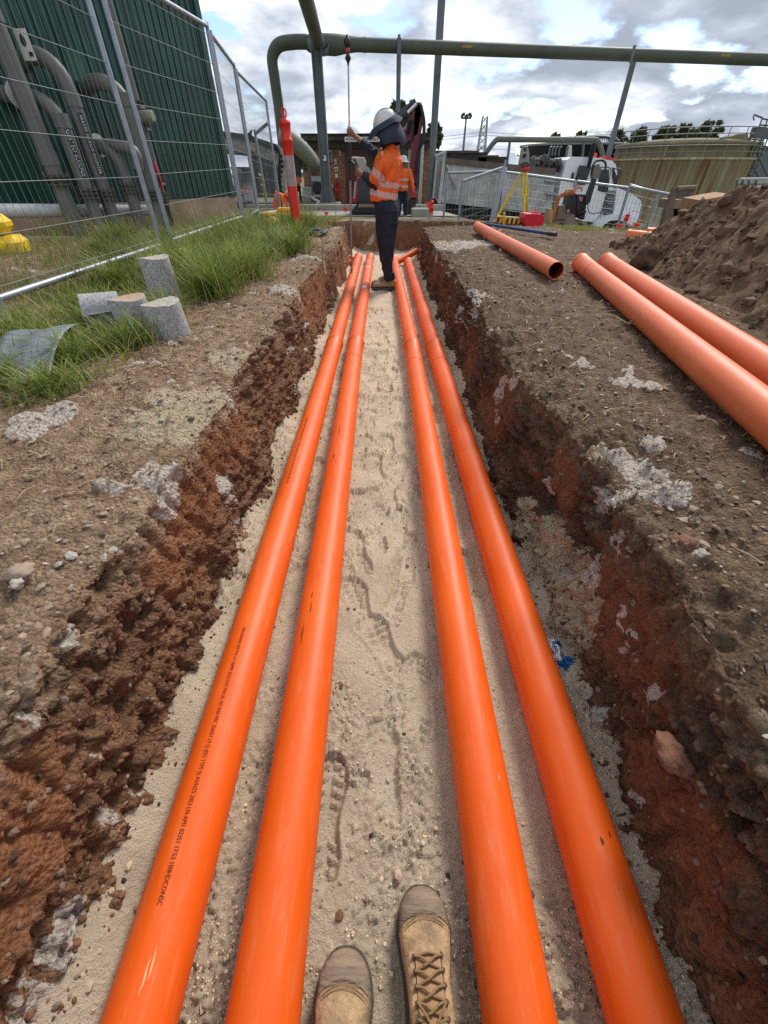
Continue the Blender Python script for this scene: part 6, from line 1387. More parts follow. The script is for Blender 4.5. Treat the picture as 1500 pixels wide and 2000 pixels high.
MB().pp([(1353, 366), (1360, 365), (1352, 392), (1344, 410), (1344, 470), (1338, 470), (1340, 400)], D_, .6).build('side_plate', BK, bk)
MB().pp([(1317, 390), (1348, 389), (1344, 407), (1314, 408)], D_+.02, .6).build('cross_plate', mat('bucket_beige', srgb(138, 122, 100), .75, var=.2, bump=.2), bk)
MB().pp([(1313, 408), (1344, 408), (1342, 470), (1310, 470)], D_+.35, .04).build('back_plate', mat('bucket_inside', srgb(48, 38, 32), .9), bk)
# mini digger
md = thing('mini_digger', P(1110, 445, 11.5), 'small tracked digger with a rust-orange arm, black hose bank and hoop handle', 'digger'); D_ = 11.5; ORR = mat('rust_orange', srgb(176, 112, 64), .6, var=.3, vscale=8); BGE = mat('muddy_beige', srgb(142, 130, 112), .8, var=.25, vscale=6, bump=.2); BKP = mat('black_plastic', srgb(44, 44, 48), .5, var=.2)
MB().pp([(1074, 442), (1080, 428), (1090, 424), (1100, 418), (1122, 418), (1125, 430), (1146, 432), (1147, 446), (1136, 452), (1100, 450)], D_, .7).build('chassis', BGE, md)
MB().pp([(1086, 428), (1092, 402), (1104, 400), (1106, 428)], D_-.05, .4).build('engine_cover', mat('worn_grey', srgb(118, 108, 92), .8, var=.2), md)
MB().pp([(1115, 379), (1125, 378), (1129, 420), (1113, 420), (1108, 405)], D_+.05, .4).build('side_cover', BKP, md); MB().pp([(1127, 379), (1143, 380), (1145, 402), (1141, 428), (1130, 426), (1127, 410)], D_+.02, .45).build('valve_cover', BKP, md)
MB().tube(bend_line([P(1078, 430, D_), P(1084, 408, D_), P(1090, 388, D_), P(1098, 380, D_), P(1116, 377, D_), P(1126, 372, D_)], 4), [.05]*20+[.04], 8, flat=.7).build('arm', ORR, md) if False else MB().tube(bend_line([P(1080, 430, D_), P(1085, 408, D_), P(1091, 387, D_), P(1100, 380, D_), P(1122, 376, D_)], 4), .045, 8).build('arm', ORR, md)
MB().tube([P(1093, 386, D_-.1), P(1106, 372, D_-.1), P(1120, 371, D_-.1)], .02, 6).build('hose', ORR, md)
MB().pp([(1069, 434), (1074, 408), (1082, 410), (1078, 437)], D_-.1, .3).build('timber_block', mat('timber', srgb(178, 142, 104), .8, var=.2), md)
cc = P(1128, 372, D_); MB().tube([cc+Vector((math.cos(a)*.075, -.05, math.sin(a)*.06)) for a in np.linspace(-.3, math.pi+.3, 12)], .018, 8).build('hose_coil', ORR, md)
for k in range(5): MB().tube([P(1143+k*2, 396, D_-.1), P(1152+k*2, 365, D_-.05), P(1160+k*1.5, 345, D_)], .014, 6).build('hose', BKP, md)
MB().pp([(1141, 400), (1148, 400), (1168, 344), (1162, 342)], D_, .14).build('mast', BKP, md)
MB().pp([(1158, 338), (1163, 322), (1170, 320), (1174, 330), (1172, 345), (1164, 352), (1158, 348)], D_-.05, .16).build('head_block', mat('head_grey', srgb(112, 110, 104), .6, var=.2), md)
MB().tube(bend_line([P(1157, 342, D_), P(1156, 330, D_), P(1163, 316, D_), P(1176, 313, D_), P(1183, 320, D_), P(1181, 334, D_), P(1172, 346, D_)], 4), .022, 8).build('hoop_handle', BKP, md)
mb = MB()
for k in range(14): mb.box(P(1129+rnd.uniform(0, 16), 408+rnd.uniform(0, 18), D_-.06), (.05, .08, .06), (rnd.random(), rnd.random(), 0), bev=.01)
o = mb.build('valve_fittings', BKP, md); o['kind'] = 'stuff'
MB().pp([(1131, 384), (1138, 384), (1138, 393), (1132, 393)], D_-.01, .02).build('decal', mat('pink_decal', srgb(190, 120, 130), .5), md); MB().pp([(1107, 409), (1113, 409), (1112, 416), (1107, 416)], D_-.08, .02).build('decal', mat('pink_decal', srgb(190, 120, 130), .5), md)
for k in range(2): MB().lathe(P(1095+k*36, 446, D_), (0, 1, 0), [(.1, 0), (.1, .6)], 14).build('track_roller', TK, md)
# tripod and total station
D_ = 11.5; tpd = thing('survey_tripod', P(1024, 430, D_), 'yellow-legged survey tripod carrying a grey total station', 'tripod'); YLW = mat('tripod_yellow', srgb(222, 196, 60), .5, var=.1); TSG = mat('instrument_grey', srgb(150, 150, 140), .5); hub = P(1025, 331, D_)
g1 = P(1023, 440, D_-.25); g2 = P(962, 440, D_); g3 = P(1031, 436, D_+.5)
for gg in (g1, g2, g3):
    mid = hub.lerp(gg, .45); nrm_ = (gg-hub).normalized().cross(Vector((0, 1, 0))).normalized()*.035
    l = MB(); l.tube([hub+nrm_, mid+nrm_], .016, 6); l.tube([hub-nrm_, mid-nrm_], .016, 6); l.box(mid, (.09, .05, .05)); o = l.build('leg', YLW, tpd); MB().tube([mid, gg], [.035, .03], 8).build('lower_leg', YLW, o)
    MB().lathe(hub.lerp(gg, .84), (gg-hub), [(.042, 0), (.042, .035)], 10).build('leg_clamp', mat('clamp_orange', srgb(220, 90, 40), .5), o)
MB().lathe(P(1025, 331, D_), (0, 0, 1), [(.08, -.03), (.09, 0), (.09, .03), (.05, .04), (.05, .09)], 14).build('tripod_head', REDC, tpd)
b = P(1025, 322, D_); MB().box(b+Vector((0, 0, .0)), (.15, .13, .09), bev=.015).build('instrument_base', DK, tpd)
MB().prism([P(1015, 320, D_), P(1034, 320, D_), P(1034, 300, D_), P(1031, 287, D_), P(1029.5, 287, D_), P(1030, 296, D_), P(1022, 296, D_), P(1023, 287, D_), P(1021, 287, D_), P(1018, 300, D_)], .09).build('instrument_body', TSG, tpd)
MB().tube([P(1021.5, 286.5, D_+.04), P(1031, 286.5, D_+.04)], .011, 6).build('handle', TSG, tpd); MB().lathe(P(1025.5, 304, D_-.07), (0, 1, 0), [(.03, 0), (.035, .02), (.035, .18)], 14).build('telescope', BLKT, tpd)
MB().lathe(P(1014, 305, D_+.03), (-1, 0, .4), [(.012, 0), (.012, .05)], 8).build('side_knob', DK, tpd)
# water barrier and striped barrier
D_ = 9.9; wb = thing('water_barrier', P(1044, 443, D_), 'squat bright red plastic barrier block with a lifting loop on top', 'barrier'); RB = mat('barrier_red', srgb(206, 32, 48), .4, var=.08)
MB().pp([(1028, 418), (1058, 418), (1063, 424), (1062, 434), (1055, 443), (1030, 443), (1024, 436), (1025, 424)], D_, .45).build('body', RB, wb); MB().pp([(1039, 419), (1042, 414), (1052, 414), (1055, 419)], D_+.15, .15).build('neck', RB, wb); cc = P(1047, 412, D_+.2); MB().tube([cc+Vector((math.cos(a)*.025, 0, math.sin(a)*.03)) for a in np.linspace(0, 6.28, 10)], .009, 6).build('loop', RB, wb)
D_ = 10.3; sb = thing('striped_barrier', P(998, 440, D_), 'low barrier board with yellow and black slanted stripes beside the tripod', 'barrier'); MB().pp([(973, 424), (1024, 427), (1023, 442), (972, 442)], D_, .05).build('board', BLKT, sb)
for k in range(6): x = 973+k*9; MB().pp([(x+4, 425.6), (x+8.5, 426), (x+4, 441), (x-.5, 441)], D_-.012, .01).build('stripe', mat('stripe_amber', srgb(232, 180, 60), .5), sb)
MB().tube([P(972, 423, D_), P(1025, 427, D_)], .018, 8).build('top_bar', mat('cream_bar', srgb(200, 190, 140), .5), sb); MB().tube([P(985, 414, D_-.05), P(983, 436, D_-.05)], .025, 8).build('peg', mat('stripe_amber', srgb(232, 180, 60), .5), sb)
# small bollards, flags
bollard(Vector((P(843, 400, 13.5).x, 13.5, P(845, 386, 13.5).z-.95)), .95, .055, 'short red bollard with a grey band at the tail of the dump truck', square=False)
bollard(Vector((P(1219, 430, 9.6).x, 9.6, P(1222, 414, 9.6).z-.42)), .42, .04, 'small leaning red bollard beside the truck front wheel', tilt=(.12, 0), square=False)
def flag(px, v, D, s, label, ang=0):
    c = P(px, v, D); mb = MB(); mb.prism([c+Vector((-s*.5, 0, s*.6)), c+Vector((s*.55, .02, s*.45)), c+Vector((s*.1, 0, -s*.6))], .008); mb.tube([c+Vector((-s*.8, 0, s*.62)), c+Vector((s*.9, 0, s*.48))], .004, 4); o = mb.build('bunting_flag', mat('flag_red', srgb(238, 66, 48), .6)); tag(o, label, 'flag', 'red bunting flags')
flag(1208, 447, 9.4, .13, 'red triangular flag in front of the truck wheel'); flag(1241, 445, 9.6, .13, 'red triangular flag at the right of the small leaning bollard'); flag(836, 403, 13.4, .12, 'red triangular flag left of the short bollard'); flag(600, 406, 20, .22, 'red triangular flag on the grass left of the column footing'); flag(674, 411, 18, .15, 'red triangular flag lying on the kerb near the survey pole'); flag(637, 420, 15, .14, 'tiny red flag on the path near the kerb')
mb = MB(); mb.tube([P(1212, 452, 9.5), P(1236, 452, 9.5)], .02, 6); mb.build('x', DK) if False else None
# ---- excavator behind the worker
EX = mat('maroon_paint', srgb(112, 36, 62), .45, var=.2, vscale=4); EXG = mat('counterweight_grey', srgb(58, 62, 70), .5, var=.15); EXR = mat('panel_red', srgb(178, 34, 52), .45); D_ = 15.5
ex = thing('excavator', P(760, 425, 16), 'maroon excavator with a folded boom, mostly hidden behind the worker', 'excavator')
MB().prism([P(690, 395, D_), P(692, 370, D_), P(698, 348, D_), P(710, 344, D_), P(740, 350, D_), P(770, 350, D_), P(772, 395, D_)], 1.5).build('counterweight', EXG, ex)
MB().pp([(688, 395), (690, 366), (697, 347), (700, 347), (697, 395)], D_-.03, 1.4).build('side_panel', EXR, ex); MB().tube([P(695, 355, D_-.06), P(692.5, 388, D_-.06)], .03, 6).build('tail_lamp', mat('chrome', (.6, .6, .62, 1), .2, .9), ex)
MB().pp([(699, 392), (770, 392), (768, 402), (703, 401)], D_-.05, 1.6).build('lower_frame', BKP, ex); MB().pp([(700, 399), (756, 400), (754, 421), (698, 420)], D_-.3, .25).build('blade', mat('muddy_blade', srgb(140, 120, 98), .85, var=.25, vscale=4), ex)
MB().tube([P(690, 409, D_-.2), P(704, 414, D_-.2), P(724, 424, D_-.2)], .05, 6).build('blade_arm', DK, ex); MB().box(P(735, 415, D_+.5), (1.5, 1.8, .45), bev=.15).build('track', TK, ex)
MB().pp([(783, 290), (792, 288), (790, 350), (781, 350)], D_+.2, .1).build('cab_pillar', BKP, ex)
bD = D_+.1
MB().prism([P(775, 268, bD), P(800, 232, bD), P(808, 214, bD), P(813, 200, bD), P(821, 200, bD), P(824, 215, bD), P(815, 262, bD), P(798, 275, bD), P(786, 285, bD)], .22).build('boom', EX, ex)
MB().tube([P(772, 240, bD-.1), P(796, 221, bD-.1)], .085, 10).build('boom_cylinder', BKP, ex); MB().tube([P(794, 223, bD-.1), P(814, 203, bD-.1)], .045, 10).build('cylinder_rod', mat('chrome', (.6, .6, .62, 1), .2, .9), ex); MB().tube([P(770, 234, bD+.2), P(812, 198, bD+.2)], .07, 8).build('hose_guard', BKP, ex)
MB().prism([P(812, 203, bD), P(823, 205, bD), P(825, 235, bD), P(816, 330, bD), P(812, 362, bD), P(798, 360, bD), P(803, 300, bD), P(808, 240, bD)], .2).build('dipper_arm', mat('deep_maroon', srgb(116, 24, 44), .45, var=.2), ex)
for k in range(4): MB().tube(bend_line([P(820+k*1.2, 205, bD-.06), P(827+k, 240, bD-.08), P(824+k, 275, bD-.08), P(816+k, 300, bD-.06), P(812+k, 340, bD-.06)], 5), .022, 6).build('hydraulic_hose', BLKT, ex)
for k in range(3): MB().tube(bend_line([P(795+k*2, 262, bD-.08), P(800+k*2, 236+k*2, bD-.12), P(808, 240, bD-.1), P(805+k, 275, bD-.06)], 5), .018, 6).build('hydraulic_hose', BLKT, ex)
MB().prism([P(819, 262, bD-.02), P(824, 262, bD-.02), P(818, 370, bD-.02), P(812, 370, bD-.02)], .24).build('dipper_shade_strip', BKP, ex)  # dark strip along the dipper edge, its shade put in as black geometry
MB().prism([P(800, 356, bD), P(815, 358, bD), P(812, 378, bD), P(815, 388, bD), P(804, 390, bD), P(800, 378, bD)], .26).build('bucket_link', EXR, ex)
MB().prism([P(802, 386, bD), P(814, 386, bD), P(812, 402, bD), P(803, 418, bD), P(792, 424, bD), P(788, 414, bD), P(796, 400, bD)], .6).build('bucket', mat('muddy_bucket', srgb(66, 56, 50), .9, var=.4, vscale=10, bump=.5), ex)
tv, tf = text_mesh('IHI', .2); a = P(783, 262, bD-.01); MB().add([(a.x+q[0]*.6+q[1]*.25, bD-.004, a.z+q[1]*.9+q[0]*.45) for q in tv], tf).build('lettering', WPL, ex)
t = thing('concrete_block', P(828, 428, 14.5), 'pale concrete block on the path at the foot of the white downpipe', 'block'); MB().box(P(822, 420, 14.5), (.55, .5, .32), bev=.03).build('block', mat('kerb_concrete', srgb(158, 154, 144), .9), t)
# ---- machines at the back left
wm = thing('white_excavator', P(520, 400, 19), 'muddy white long-armed excavator working behind the mesh fence', 'excavator'); WM_ = mat('muddy_white', srgb(158, 154, 146), .6, var=.35, vscale=6, bump=.2); DM = mat('machine_dark', srgb(48, 50, 50), .6, var=.3); D_ = 19
MB().pp([(436, 262), (470, 268), (520, 280), (545, 296), (552, 312), (540, 318), (500, 304), (436, 290)], D_, .35).build('boom', WM_, wm); MB().pp([(436, 256), (480, 262), (540, 282), (546, 290), (480, 272), (436, 266)], D_-.1, .5).build('boom_guard', DM, wm)
MB().pp([(540, 300), (550, 290), (556, 320), (558, 395), (547, 395), (545, 340), (538, 318)], D_-.05, .3).build('dipper_arm', WM_, wm)
for k in range(9): MB().lathe(P(549+math.sin(k)*2, 305+k*10, D_-.06), (0, -1, 0), [(.05, 0), (.05, .012)], 8).build('hole', BLKT, wm)
MB().pp([(483, 276), (498, 280), (499, 298), (492, 294), (488, 298), (484, 290)], D_-.15, .2).build('pivot_plate', WM_, wm)
for k in range(5): MB().tube(bend_line([P(482, 276, D_-.2), P(484+k*2, 262-k*2, D_-.25), P(492, 266, D_-.25), P(520, 282+k, D_-.2), P(545, 292+k*2, D_-.2), P(543+k, 340, D_-.2), P(548, 380, D_-.2)], 4), .025, 5).build('hydraulic_hose', BLKT, wm)
MB().pp([(545, 375), (562, 382), (564, 396), (548, 392)], D_-.2, .7).build('bucket', DM, wm); MB().pp([(440, 395), (478, 395), (478, 410), (440, 410)], D_+.5, 1.2).build('track', TK, wm)
gc = thing('grey_container', P(515, 380, 23), 'plain grey site container behind the mesh fence', 'container'); slab(484, 306, 541, 386, 23, 2.2, mat('container_grey', srgb(96, 100, 102), .6, var=.1), 'wall', gc); slab(483, 303, 542, 307, 22.95, 2.3, DM, 'roof', gc)
for x in (500, 514, 528): slab(x, 308, x+1, 385, 22.97, .03, DM, 'seam', gc)
t = thing('long_pipe', P(490, 295, 25), 'level grey pipe crossing above the grey container', 'pipe'); MB().tube([P(425, 288, 25), P(548, 300, 25)], .2, 12).build('pipe_run', GP, t)
t = thing('pale_hut', P(462, 360, 24), 'low pale grey site hut past the green building corner', 'hut'); slab(452, 330, 478, 396, 24, 2.5, mat('hut_grey', srgb(140, 146, 150), .6), 'wall', t); slab(450, 326, 480, 331, 23.9, 2.7, DM, 'roof', t); MB().tube(bend_line([P(459, 385, 23.8), P(460, 340, 23.8), P(466, 333, 23.8), P(471, 342, 23.8), P(471, 385, 23.8)], 4), .06, 8).build('loop_pipe', GP, t)
t = thing('red_white_barrier', P(474, 380, 21), 'red and white barrier board low behind the fence', 'barrier'); slab(466, 366, 484, 379, 21, .1, mat('faded_red', srgb(190, 90, 90), .6), 'board', t); slab(466, 371, 484, 374, 20.98, .03, WPL, 'stripe', t)

# ------------------------------------------------------------------ people
SKIN = mat('brown_skin', srgb(140, 92, 68), .55, var=.12, vscale=12); HIVIS = mat('hivis_orange', (.83, .135, .012, 1), .75, var=.10, vscale=9, bump=.25, bscale=180); REFL = mat('reflective_tape', srgb(214, 168, 158), .45, var=.08, vscale=30, bump=.2)
NAVYC = mat('navy_cloth', srgb(28, 34, 48), .85, var=.25, vscale=9, bump=.35, bscale=160); HELM = mat('helmet_white', srgb(214, 212, 204), .35, var=.04, coat=.3); FLAP = mat('flap_navy', srgb(42, 52, 68), .8, var=.18, vscale=9, bump=.25, bscale=150)
def remeshed(name, mb, m, parent, voxel, smooth=4, wr=0.0, wscale=14.0, seed=3, stretch=(1, 1, .45)):
    """join the pieces of a garment or body into one continuous skin"""
    o0 = Vector(parent.get('_o', (0, 0, 0))); me = bpy.data.meshes.new('tmp'); me.from_pydata([tuple(Vector(v)-o0) for v in mb.v], [], mb.f); ob = bpy.data.objects.new('tmp', me); COL.objects.link(ob)
    md_ = ob.modifiers.new('r', 'REMESH'); md_.mode = 'VOXEL'; md_.voxel_size = voxel
    if smooth: sm_ = ob.modifiers.new('s', 'SMOOTH'); sm_.factor = .6; sm_.iterations = smooth
    dg = bpy.context.evaluated_depsgraph_get(); nm = bpy.data.meshes.new_from_object(ob.evaluated_get(dg)); bpy.data.objects.remove(ob); bpy.data.meshes.remove(me)
    n = len(nm.vertices); co = np.empty(n*3); nm.vertices.foreach_get('co', co); co = co.reshape(-1, 3)
    if wr:
        no = np.empty(n*3); nm.vertices.foreach_get('normal', no); no = no.reshape(-1, 3); f_ = 1-np.abs(fbm(co*np.array(stretch), wscale, 3, seed, .55)); co = co+no*((f_-.7)*wr)[:, None]; nm.vertices.foreach_set('co', co.ravel())
    nm.name = name; nm.materials.clear(); nm.materials.append(m); nm.polygons.foreach_set('use_smooth', np.ones(len(nm.polygons), bool)); nm.update()
    o = bpy.data.objects.new(name, nm); COL.objects.link(o); o.parent = parent; o['_o'] = tuple(o0); return o
def band_from(garment, cond, off, name, m, parent):
    """a strip of tape lying on a garment: the faces where cond holds, lifted a few millimetres"""
    me = garment.data; o0 = Vector(parent['_o']); no = [v.normal for v in me.vertices]; co = [v.co for v in me.vertices]; used = {}; vs = []; fs = []
    for p in me.polygons:
        if cond(Vector(p.center)+o0):
            f = []
            for i in p.vertices:
                if i not in used: used[i] = len(vs); vs.append(co[i]+no[i]*off)
                f.append(used[i])
            fs.append(f)
    nm = bpy.data.meshes.new(name); nm.from_pydata([tuple(v) for v in vs], [], fs); nm.materials.append(m)
    for p in nm.polygons: p.use_smooth = True
    o = bpy.data.objects.new(name, nm); COL.objects.link(o); o.parent = parent; return o
def cap(mb, pts, rs, seg=14, flat=1.0, up=None):
    """closed limb: tube with rounded ends"""
    pts = [Vector(p) for p in pts]; mb.tube(pts, rs, seg, flat=flat, up=up); mb.ell(pts[0], (rs[0],)*3, seg); mb.ell(pts[-1], (rs[-1],)*3, seg)
def hand(mb, wrist, palm_dir, curl_axis_pt, side, s=1.0, grip=True, axis=(0, 0, 1)):
    """palm and five fingers closed round a rod through curl_axis_pt"""
    w = Vector(wrist); c = Vector(curl_axis_pt); ax = Vector(axis).normalized(); d = (c-w); d = (d-ax*d.dot(ax)).normalized(); sd_ = ax.cross(d)*side
    pc = c - d*.030*s + sd_*.012*s
    cap(mb, [w, pc+d*.0*s], [.026*s, .034*s], 10); mb.ell(pc, (.03*s, .034*s, .045*s), 12)
    for k, ln in enumerate((.95, 1.05, 1.0, .8)):
        o_ = ax*(.030-.021*k)*s; r = .0095*s*(.9 if k == 3 else 1)
        pts = [pc+o_+sd_*.012*s, c+o_+sd_*.026*s*ln, c+o_+d*.026*s*ln+sd_*.008*s, c+o_+d*.018*s-sd_*.018*s, c+o_-d*.006*s-sd_*.024*s]
        mb.tube(pts, [r*1.1, r*1.05, r, r*.95, r*.8], 8); mb.ell(pts[-1], (r*.8,)*3, 8)
    pts = [pc-sd_*.01*s+ax*.02*s, pc-sd_*.028*s+ax*.036*s, c-sd_*.022*s+ax*.05*s, c-sd_*.006*s+d*.018*s+ax*.054*s]; mb.tube(pts, [.014*s, .013*s, .011*s, .009*s], 8); mb.ell(pts[-1], (.009*s,)*3, 8)
MD = 6.55
def M(px, v, dy=0.0): return P(px, v, MD+dy)
wk = thing('person', Vector((M(750, 566).x, MD, 0.0)), 'worker in orange hi-vis shirt, navy trousers and flapped white helmet gripping the survey pole', 'person')
pole_bot = G(687, 534, .135); pole_top = P(680, 112, pole_bot.y-.02); PY = pole_bot.y
def onpole(v): return P(683, v, PY) if False else pole_bot.lerp(pole_top, (P(683, v, PY).z-pole_bot.z)/(pole_top.z-pole_bot.z))
h1 = onpole(259); h2c = M(700, 333, -.0)
sh_far, sh_near = M(752, 305, .11), M(760, 314, -.11)
el_far = M(731, 300, .26); wr_far = h1 + Vector((.085, -.02, -.045))
el_near = M(738, 361, -.10); wr_near = M(709, 341, .02)
tab = M(704, 326, .10)
# body: one skin from head to ankles
mb = MB(); hc_ = M(758, 262)
mb.ell(hc_+Vector((-.01, .01, .0)), (.085, .075, .115), 18); mb.ell(hc_+Vector((-.05, .02, -.055)), (.05, .055, .05), 12)
mb.tube([hc_+Vector((-.095, .03, .01)), hc_+Vector((-.118, .035, -.02)), hc_+Vector((-.1, .03, -.035))], [.008, .016, .01], 8)
for sd_ in (-1, 1): mb.ell(hc_+Vector((.005, sd_*.078, -.01)), (.018, .008, .03), 10)
cap(mb, [M(765, 296), hc_+Vector((.0, 0, -.06))], [.05, .05]); cap(mb, [M(758, 388), M(758, 350), M(762, 322)], [.11, .12, .09], 16)
cap(mb, [sh_far, el_far, wr_far], [.05, .04, .027]); cap(mb, [sh_near, el_near, wr_near], [.05, .04, .027])
cap(mb, [M(748, 400, .09), M(750, 470, .08), M(757, 535, .05)], [.075, .052, .036]); cap(mb, [M(758, 400, -.07), M(756, 470, -.06), M(760, 540, -.04)], [.075, .052, .036])
hand(mb, wr_far, None, h1, 1, 1.0); hand(mb, wr_near, None, wr_near+Vector((-.07, .06, .02)), 1, 1.0, axis=(.25, 0, 1))
remeshed('body', mb, SKIN, wk, .0075, 2)
# navy undershirt sleeves
mb = MB(); wf = wr_far+(el_far-wr_far)*.42; cap(mb, [sh_far, sh_far.lerp(el_far, .5)+Vector((0, 0, -.02)), el_far, wf], [.085, .075, .064, .047]); wn_ = wr_near+(el_near-wr_near)*.12; cap(mb, [el_near+Vector((.03, 0, .05)), el_near+Vector((.0, 0, -.0)), el_near.lerp(wn_, .5)+Vector((0, 0, -.01)), wn_], [.066, .074, .06, .045])
remeshed('undershirt', mb, NAVYC, wk, .011, 3, .022, 13, 5, (1, 1, 1))
# shirt
mb = MB()
mb.tube([M(750, 392), M(750, 380), M(752, 366), M(755, 350), M(757, 332), M(759, 316), M(762, 305), M(765, 295), M(767, 286)], [.168, .172, .168, .168, .172, .172, .15, .10, .062], 28, flat=1.08, up=(0, 1, 0))
cap(mb, [M(762, 312, -.10), M(753, 318, -.15), M(745, 332, -.15), M(736, 349, -.125)], [.082, .084, .088, .090]); cap(mb, [M(760, 310, .1), M(750, 306, .15)], [.085, .085])
shirt = remeshed('shirt', mb, HIVIS, wk, .0105, 7, .040, 8.5, 8, (1, 1, .30))
def vpx(p): # picture row and column of a point
    q = Vector(p)-Vector((0, 0, CAMZ)); dep = q.y*CP-q.z*SP; return 750+F*q.x/dep, 1000-F*(q.y*SP+q.z*CP)/dep
zt1, zt0 = M(750, 354).z, M(750, 366).z; zb1, zb0 = M(750, 374).z, M(750, 386).z
def armside(p): return (p.x < M(741, 350).x+.02) and p.y < MD-.02
def tors(p): return not (p.x < M(739, 350).x and p.z > zt0-.02 and p.y < MD-.05)
band_from(shirt, lambda p: zt0-.12*(p.x-wk.location.x)*.0 < p.z-(-.10*(p.x-M(752, 360).x)) < zt1 and tors(p), .004, 'reflective_band', REFL, wk)
band_from(shirt, lambda p: zb0 < p.z-(-.16*(p.x-M(752, 380).x)) < zb1, .004, 'reflective_band', REFL, wk)
sa = (M(736, 349, -.125)-M(753, 318, -.15)).normalized(); s0_ = M(736, 349, -.125)
band_from(shirt, lambda p: -.085 < (p-s0_).dot(sa) < -.015 and ((p-s0_)-sa*(p-s0_).dot(sa)).length < .115 and p.x < M(752, 340).x, .004, 'reflective_band', REFL, wk)
MB().box(M(747, 305, -.17), (.02, .03, .09)).build('shoulder_tape', REFL, wk)
# yoke seam and collar
MB().tube([M(759, 286, -.06), M(766, 284, -.075), M(774, 288, -.05), M(776, 292, 0)], [.012, .016, .016, .01], 8).build('collar', HIVIS, wk)
# trousers
mb = MB(); mb.tube([M(751, 384), M(751, 396), M(752, 410), M(754, 424)], [.145, .150, .155, .13], 26, up=(0, 1, 0))
cap(mb, [M(750, 412, .075), M(749, 440, .08), M(750, 470, .075), M(752, 500, .06), M(757, 530, .05), M(759, 540, .04)], [.12, .11, .092, .08, .07, .062]); cap(mb, [M(760, 412, -.07), M(760, 440, -.07), M(757, 470, -.065), M(757, 500, -.055), M(760, 530, -.04), M(761, 542, -.04)], [.125, .115, .098, .082, .07, .062])
mb.ell(M(771, 404), (.06, .11, .12), 14)
trs = remeshed('trousers', mb, NAVYC, wk, .0105, 4, .03, 8.5, 12, (1, 1, .5))
MB().box(M(765, 425, -.185), (.15, .03, .16), (0, .06, 0), bev=.014).build('cargo_pocket', NAVYC, trs); MB().box(M(764, 413, -.19), (.165, .035, .05), (0, .06, 0), bev=.014).build('pocket_flap', NAVYC, trs)
mb = MB(); mb.lathe(M(760, 541, -.04)+Vector((0, 0, -.01)), (.05, 0, 1), [(.07, -.02), (.08, 0), (.074, .03), (.082, .045), (.072, .07)], 16); mb.build('cuff', NAVYC, trs)
mb = MB(); mb.tube([M(727, 397, -.02), M(740, 399, -.12), M(760, 400, -.16), M(777, 399, -.04)], .012, 6); mb.build('belt_edge', BLKT, trs)
# boots turned to the left
g0 = vpx(Vector((0, 0, 0)))
cB = G(752, 566, .0); boot(wk, cB.x-.01, cB.y-.02, math.pi/2, 1.12, .01); cB2 = cB+Vector((-.035, .17, .01)); boot(wk, cB2.x, cB2.y, math.pi/2+.15, 1.08, .015)
# helmet, brim, neck flap
cH = M(753, 244); hl = MB(); n_ = 28; vs = []; tiltM = Euler((.05, -.42, 0)).to_matrix()
prof = [(1.0, 0), (1.0, .15), (.97, .38), (.87, .62), (.68, .82), (.4, .95), (0.001, 1.0)]
for rr_, hh_ in prof:
    for k in range(n_): th = 2*math.pi*k/n_; vs.append(cH+tiltM@Vector((math.cos(th)*.138*rr_, math.sin(th)*.112*rr_, hh_*.135)))
hl.add(vs, [(i*n_+k, i*n_+(k+1) % n_, (i+1)*n_+(k+1) % n_, (i+1)*n_+k) for i in range(len(prof)-1) for k in range(n_)], 0, True)
hm = hl.build('helmet', HELM, wk)
for oy in (-.03, 0, .03): MB().tube([cH+tiltM@Vector((math.cos(a)*.139, oy, math.sin(a)*.139)) for a in np.linspace(.25, 2.9, 14)], .007, 6).build('ridge', HELM, hm)
MB().box(cH+tiltM@Vector((-.135, 0, .05)), (.012, .07, .05), bev=.004).build('lamp_clip', HELM, hm)
mb = MB(); vs = []; m_ = 40
rings = [(.136, .110, .035), (.150, .122, .030), (.175, .145, .005), (.205, .168, -.028)]
for j_, (a_, b_, z_) in enumerate(rings):
    for k in range(m_):
        th = 2*math.pi*k/m_; fr = max(0, -math.cos(th)); ww = .006*math.sin(th*7+j_)*(j_ > 1); vs.append(cH+tiltM@Vector((math.cos(th)*(a_+fr*.05*(j_/3)), math.sin(th)*b_, z_-.0*fr+ww+(.012 if j_ == 3 else 0)*math.sin(th*3))))
mb.add(vs, [(j_*m_+k, j_*m_+(k+1) % m_, (j_+1)*m_+(k+1) % m_, (j_+1)*m_+k) for j_ in range(3) for k in range(m_)], 0, True); mb.build('brim', FLAP, wk)
mb = MB(); vs = []; m_ = 34; NR = 12
for j_ in range(NR):
    t = j_/(NR-1)
    for k in range(m_):
        th = math.radians(-128+256*k/(m_-1)); rx = .150+.035*math.sin(t*2.2); ry = .128+.02*math.sin(t*2.2); fold = .009*math.sin(th*6+.8)*t+.006*math.sin(th*11)*t
        top_ = cH+tiltM@Vector((math.cos(th)*.15, math.sin(th)*.124, .01)); low_ = M(763, 281)+Vector((math.cos(th)*.165, math.sin(th)*.15, .012*math.sin(th*4)))
        mid_ = M(760, 263)+Vector((math.cos(th)*(rx+.03), math.sin(th)*(ry+.03), 0)); p = (top_*(1-t)**2+mid_*2*t*(1-t)+low_*t*t); p = p+Vector((math.cos(th), math.sin(th), 0))*fold; vs.append(p)
mb.add(vs, [(j_*m_+k, j_*m_+k+1, (j_+1)*m_+k+1, (j_+1)*m_+k) for j_ in range(NR-1) for k in range(m_-1)], 0, True); mb.build('neck_flap', FLAP, wk)
mb = MB(); mb.ell(hc_+Vector((-.005, 0, -.03)), (.1, .09, .13), 16); mb.build('hood_lining', NAVYC, wk)
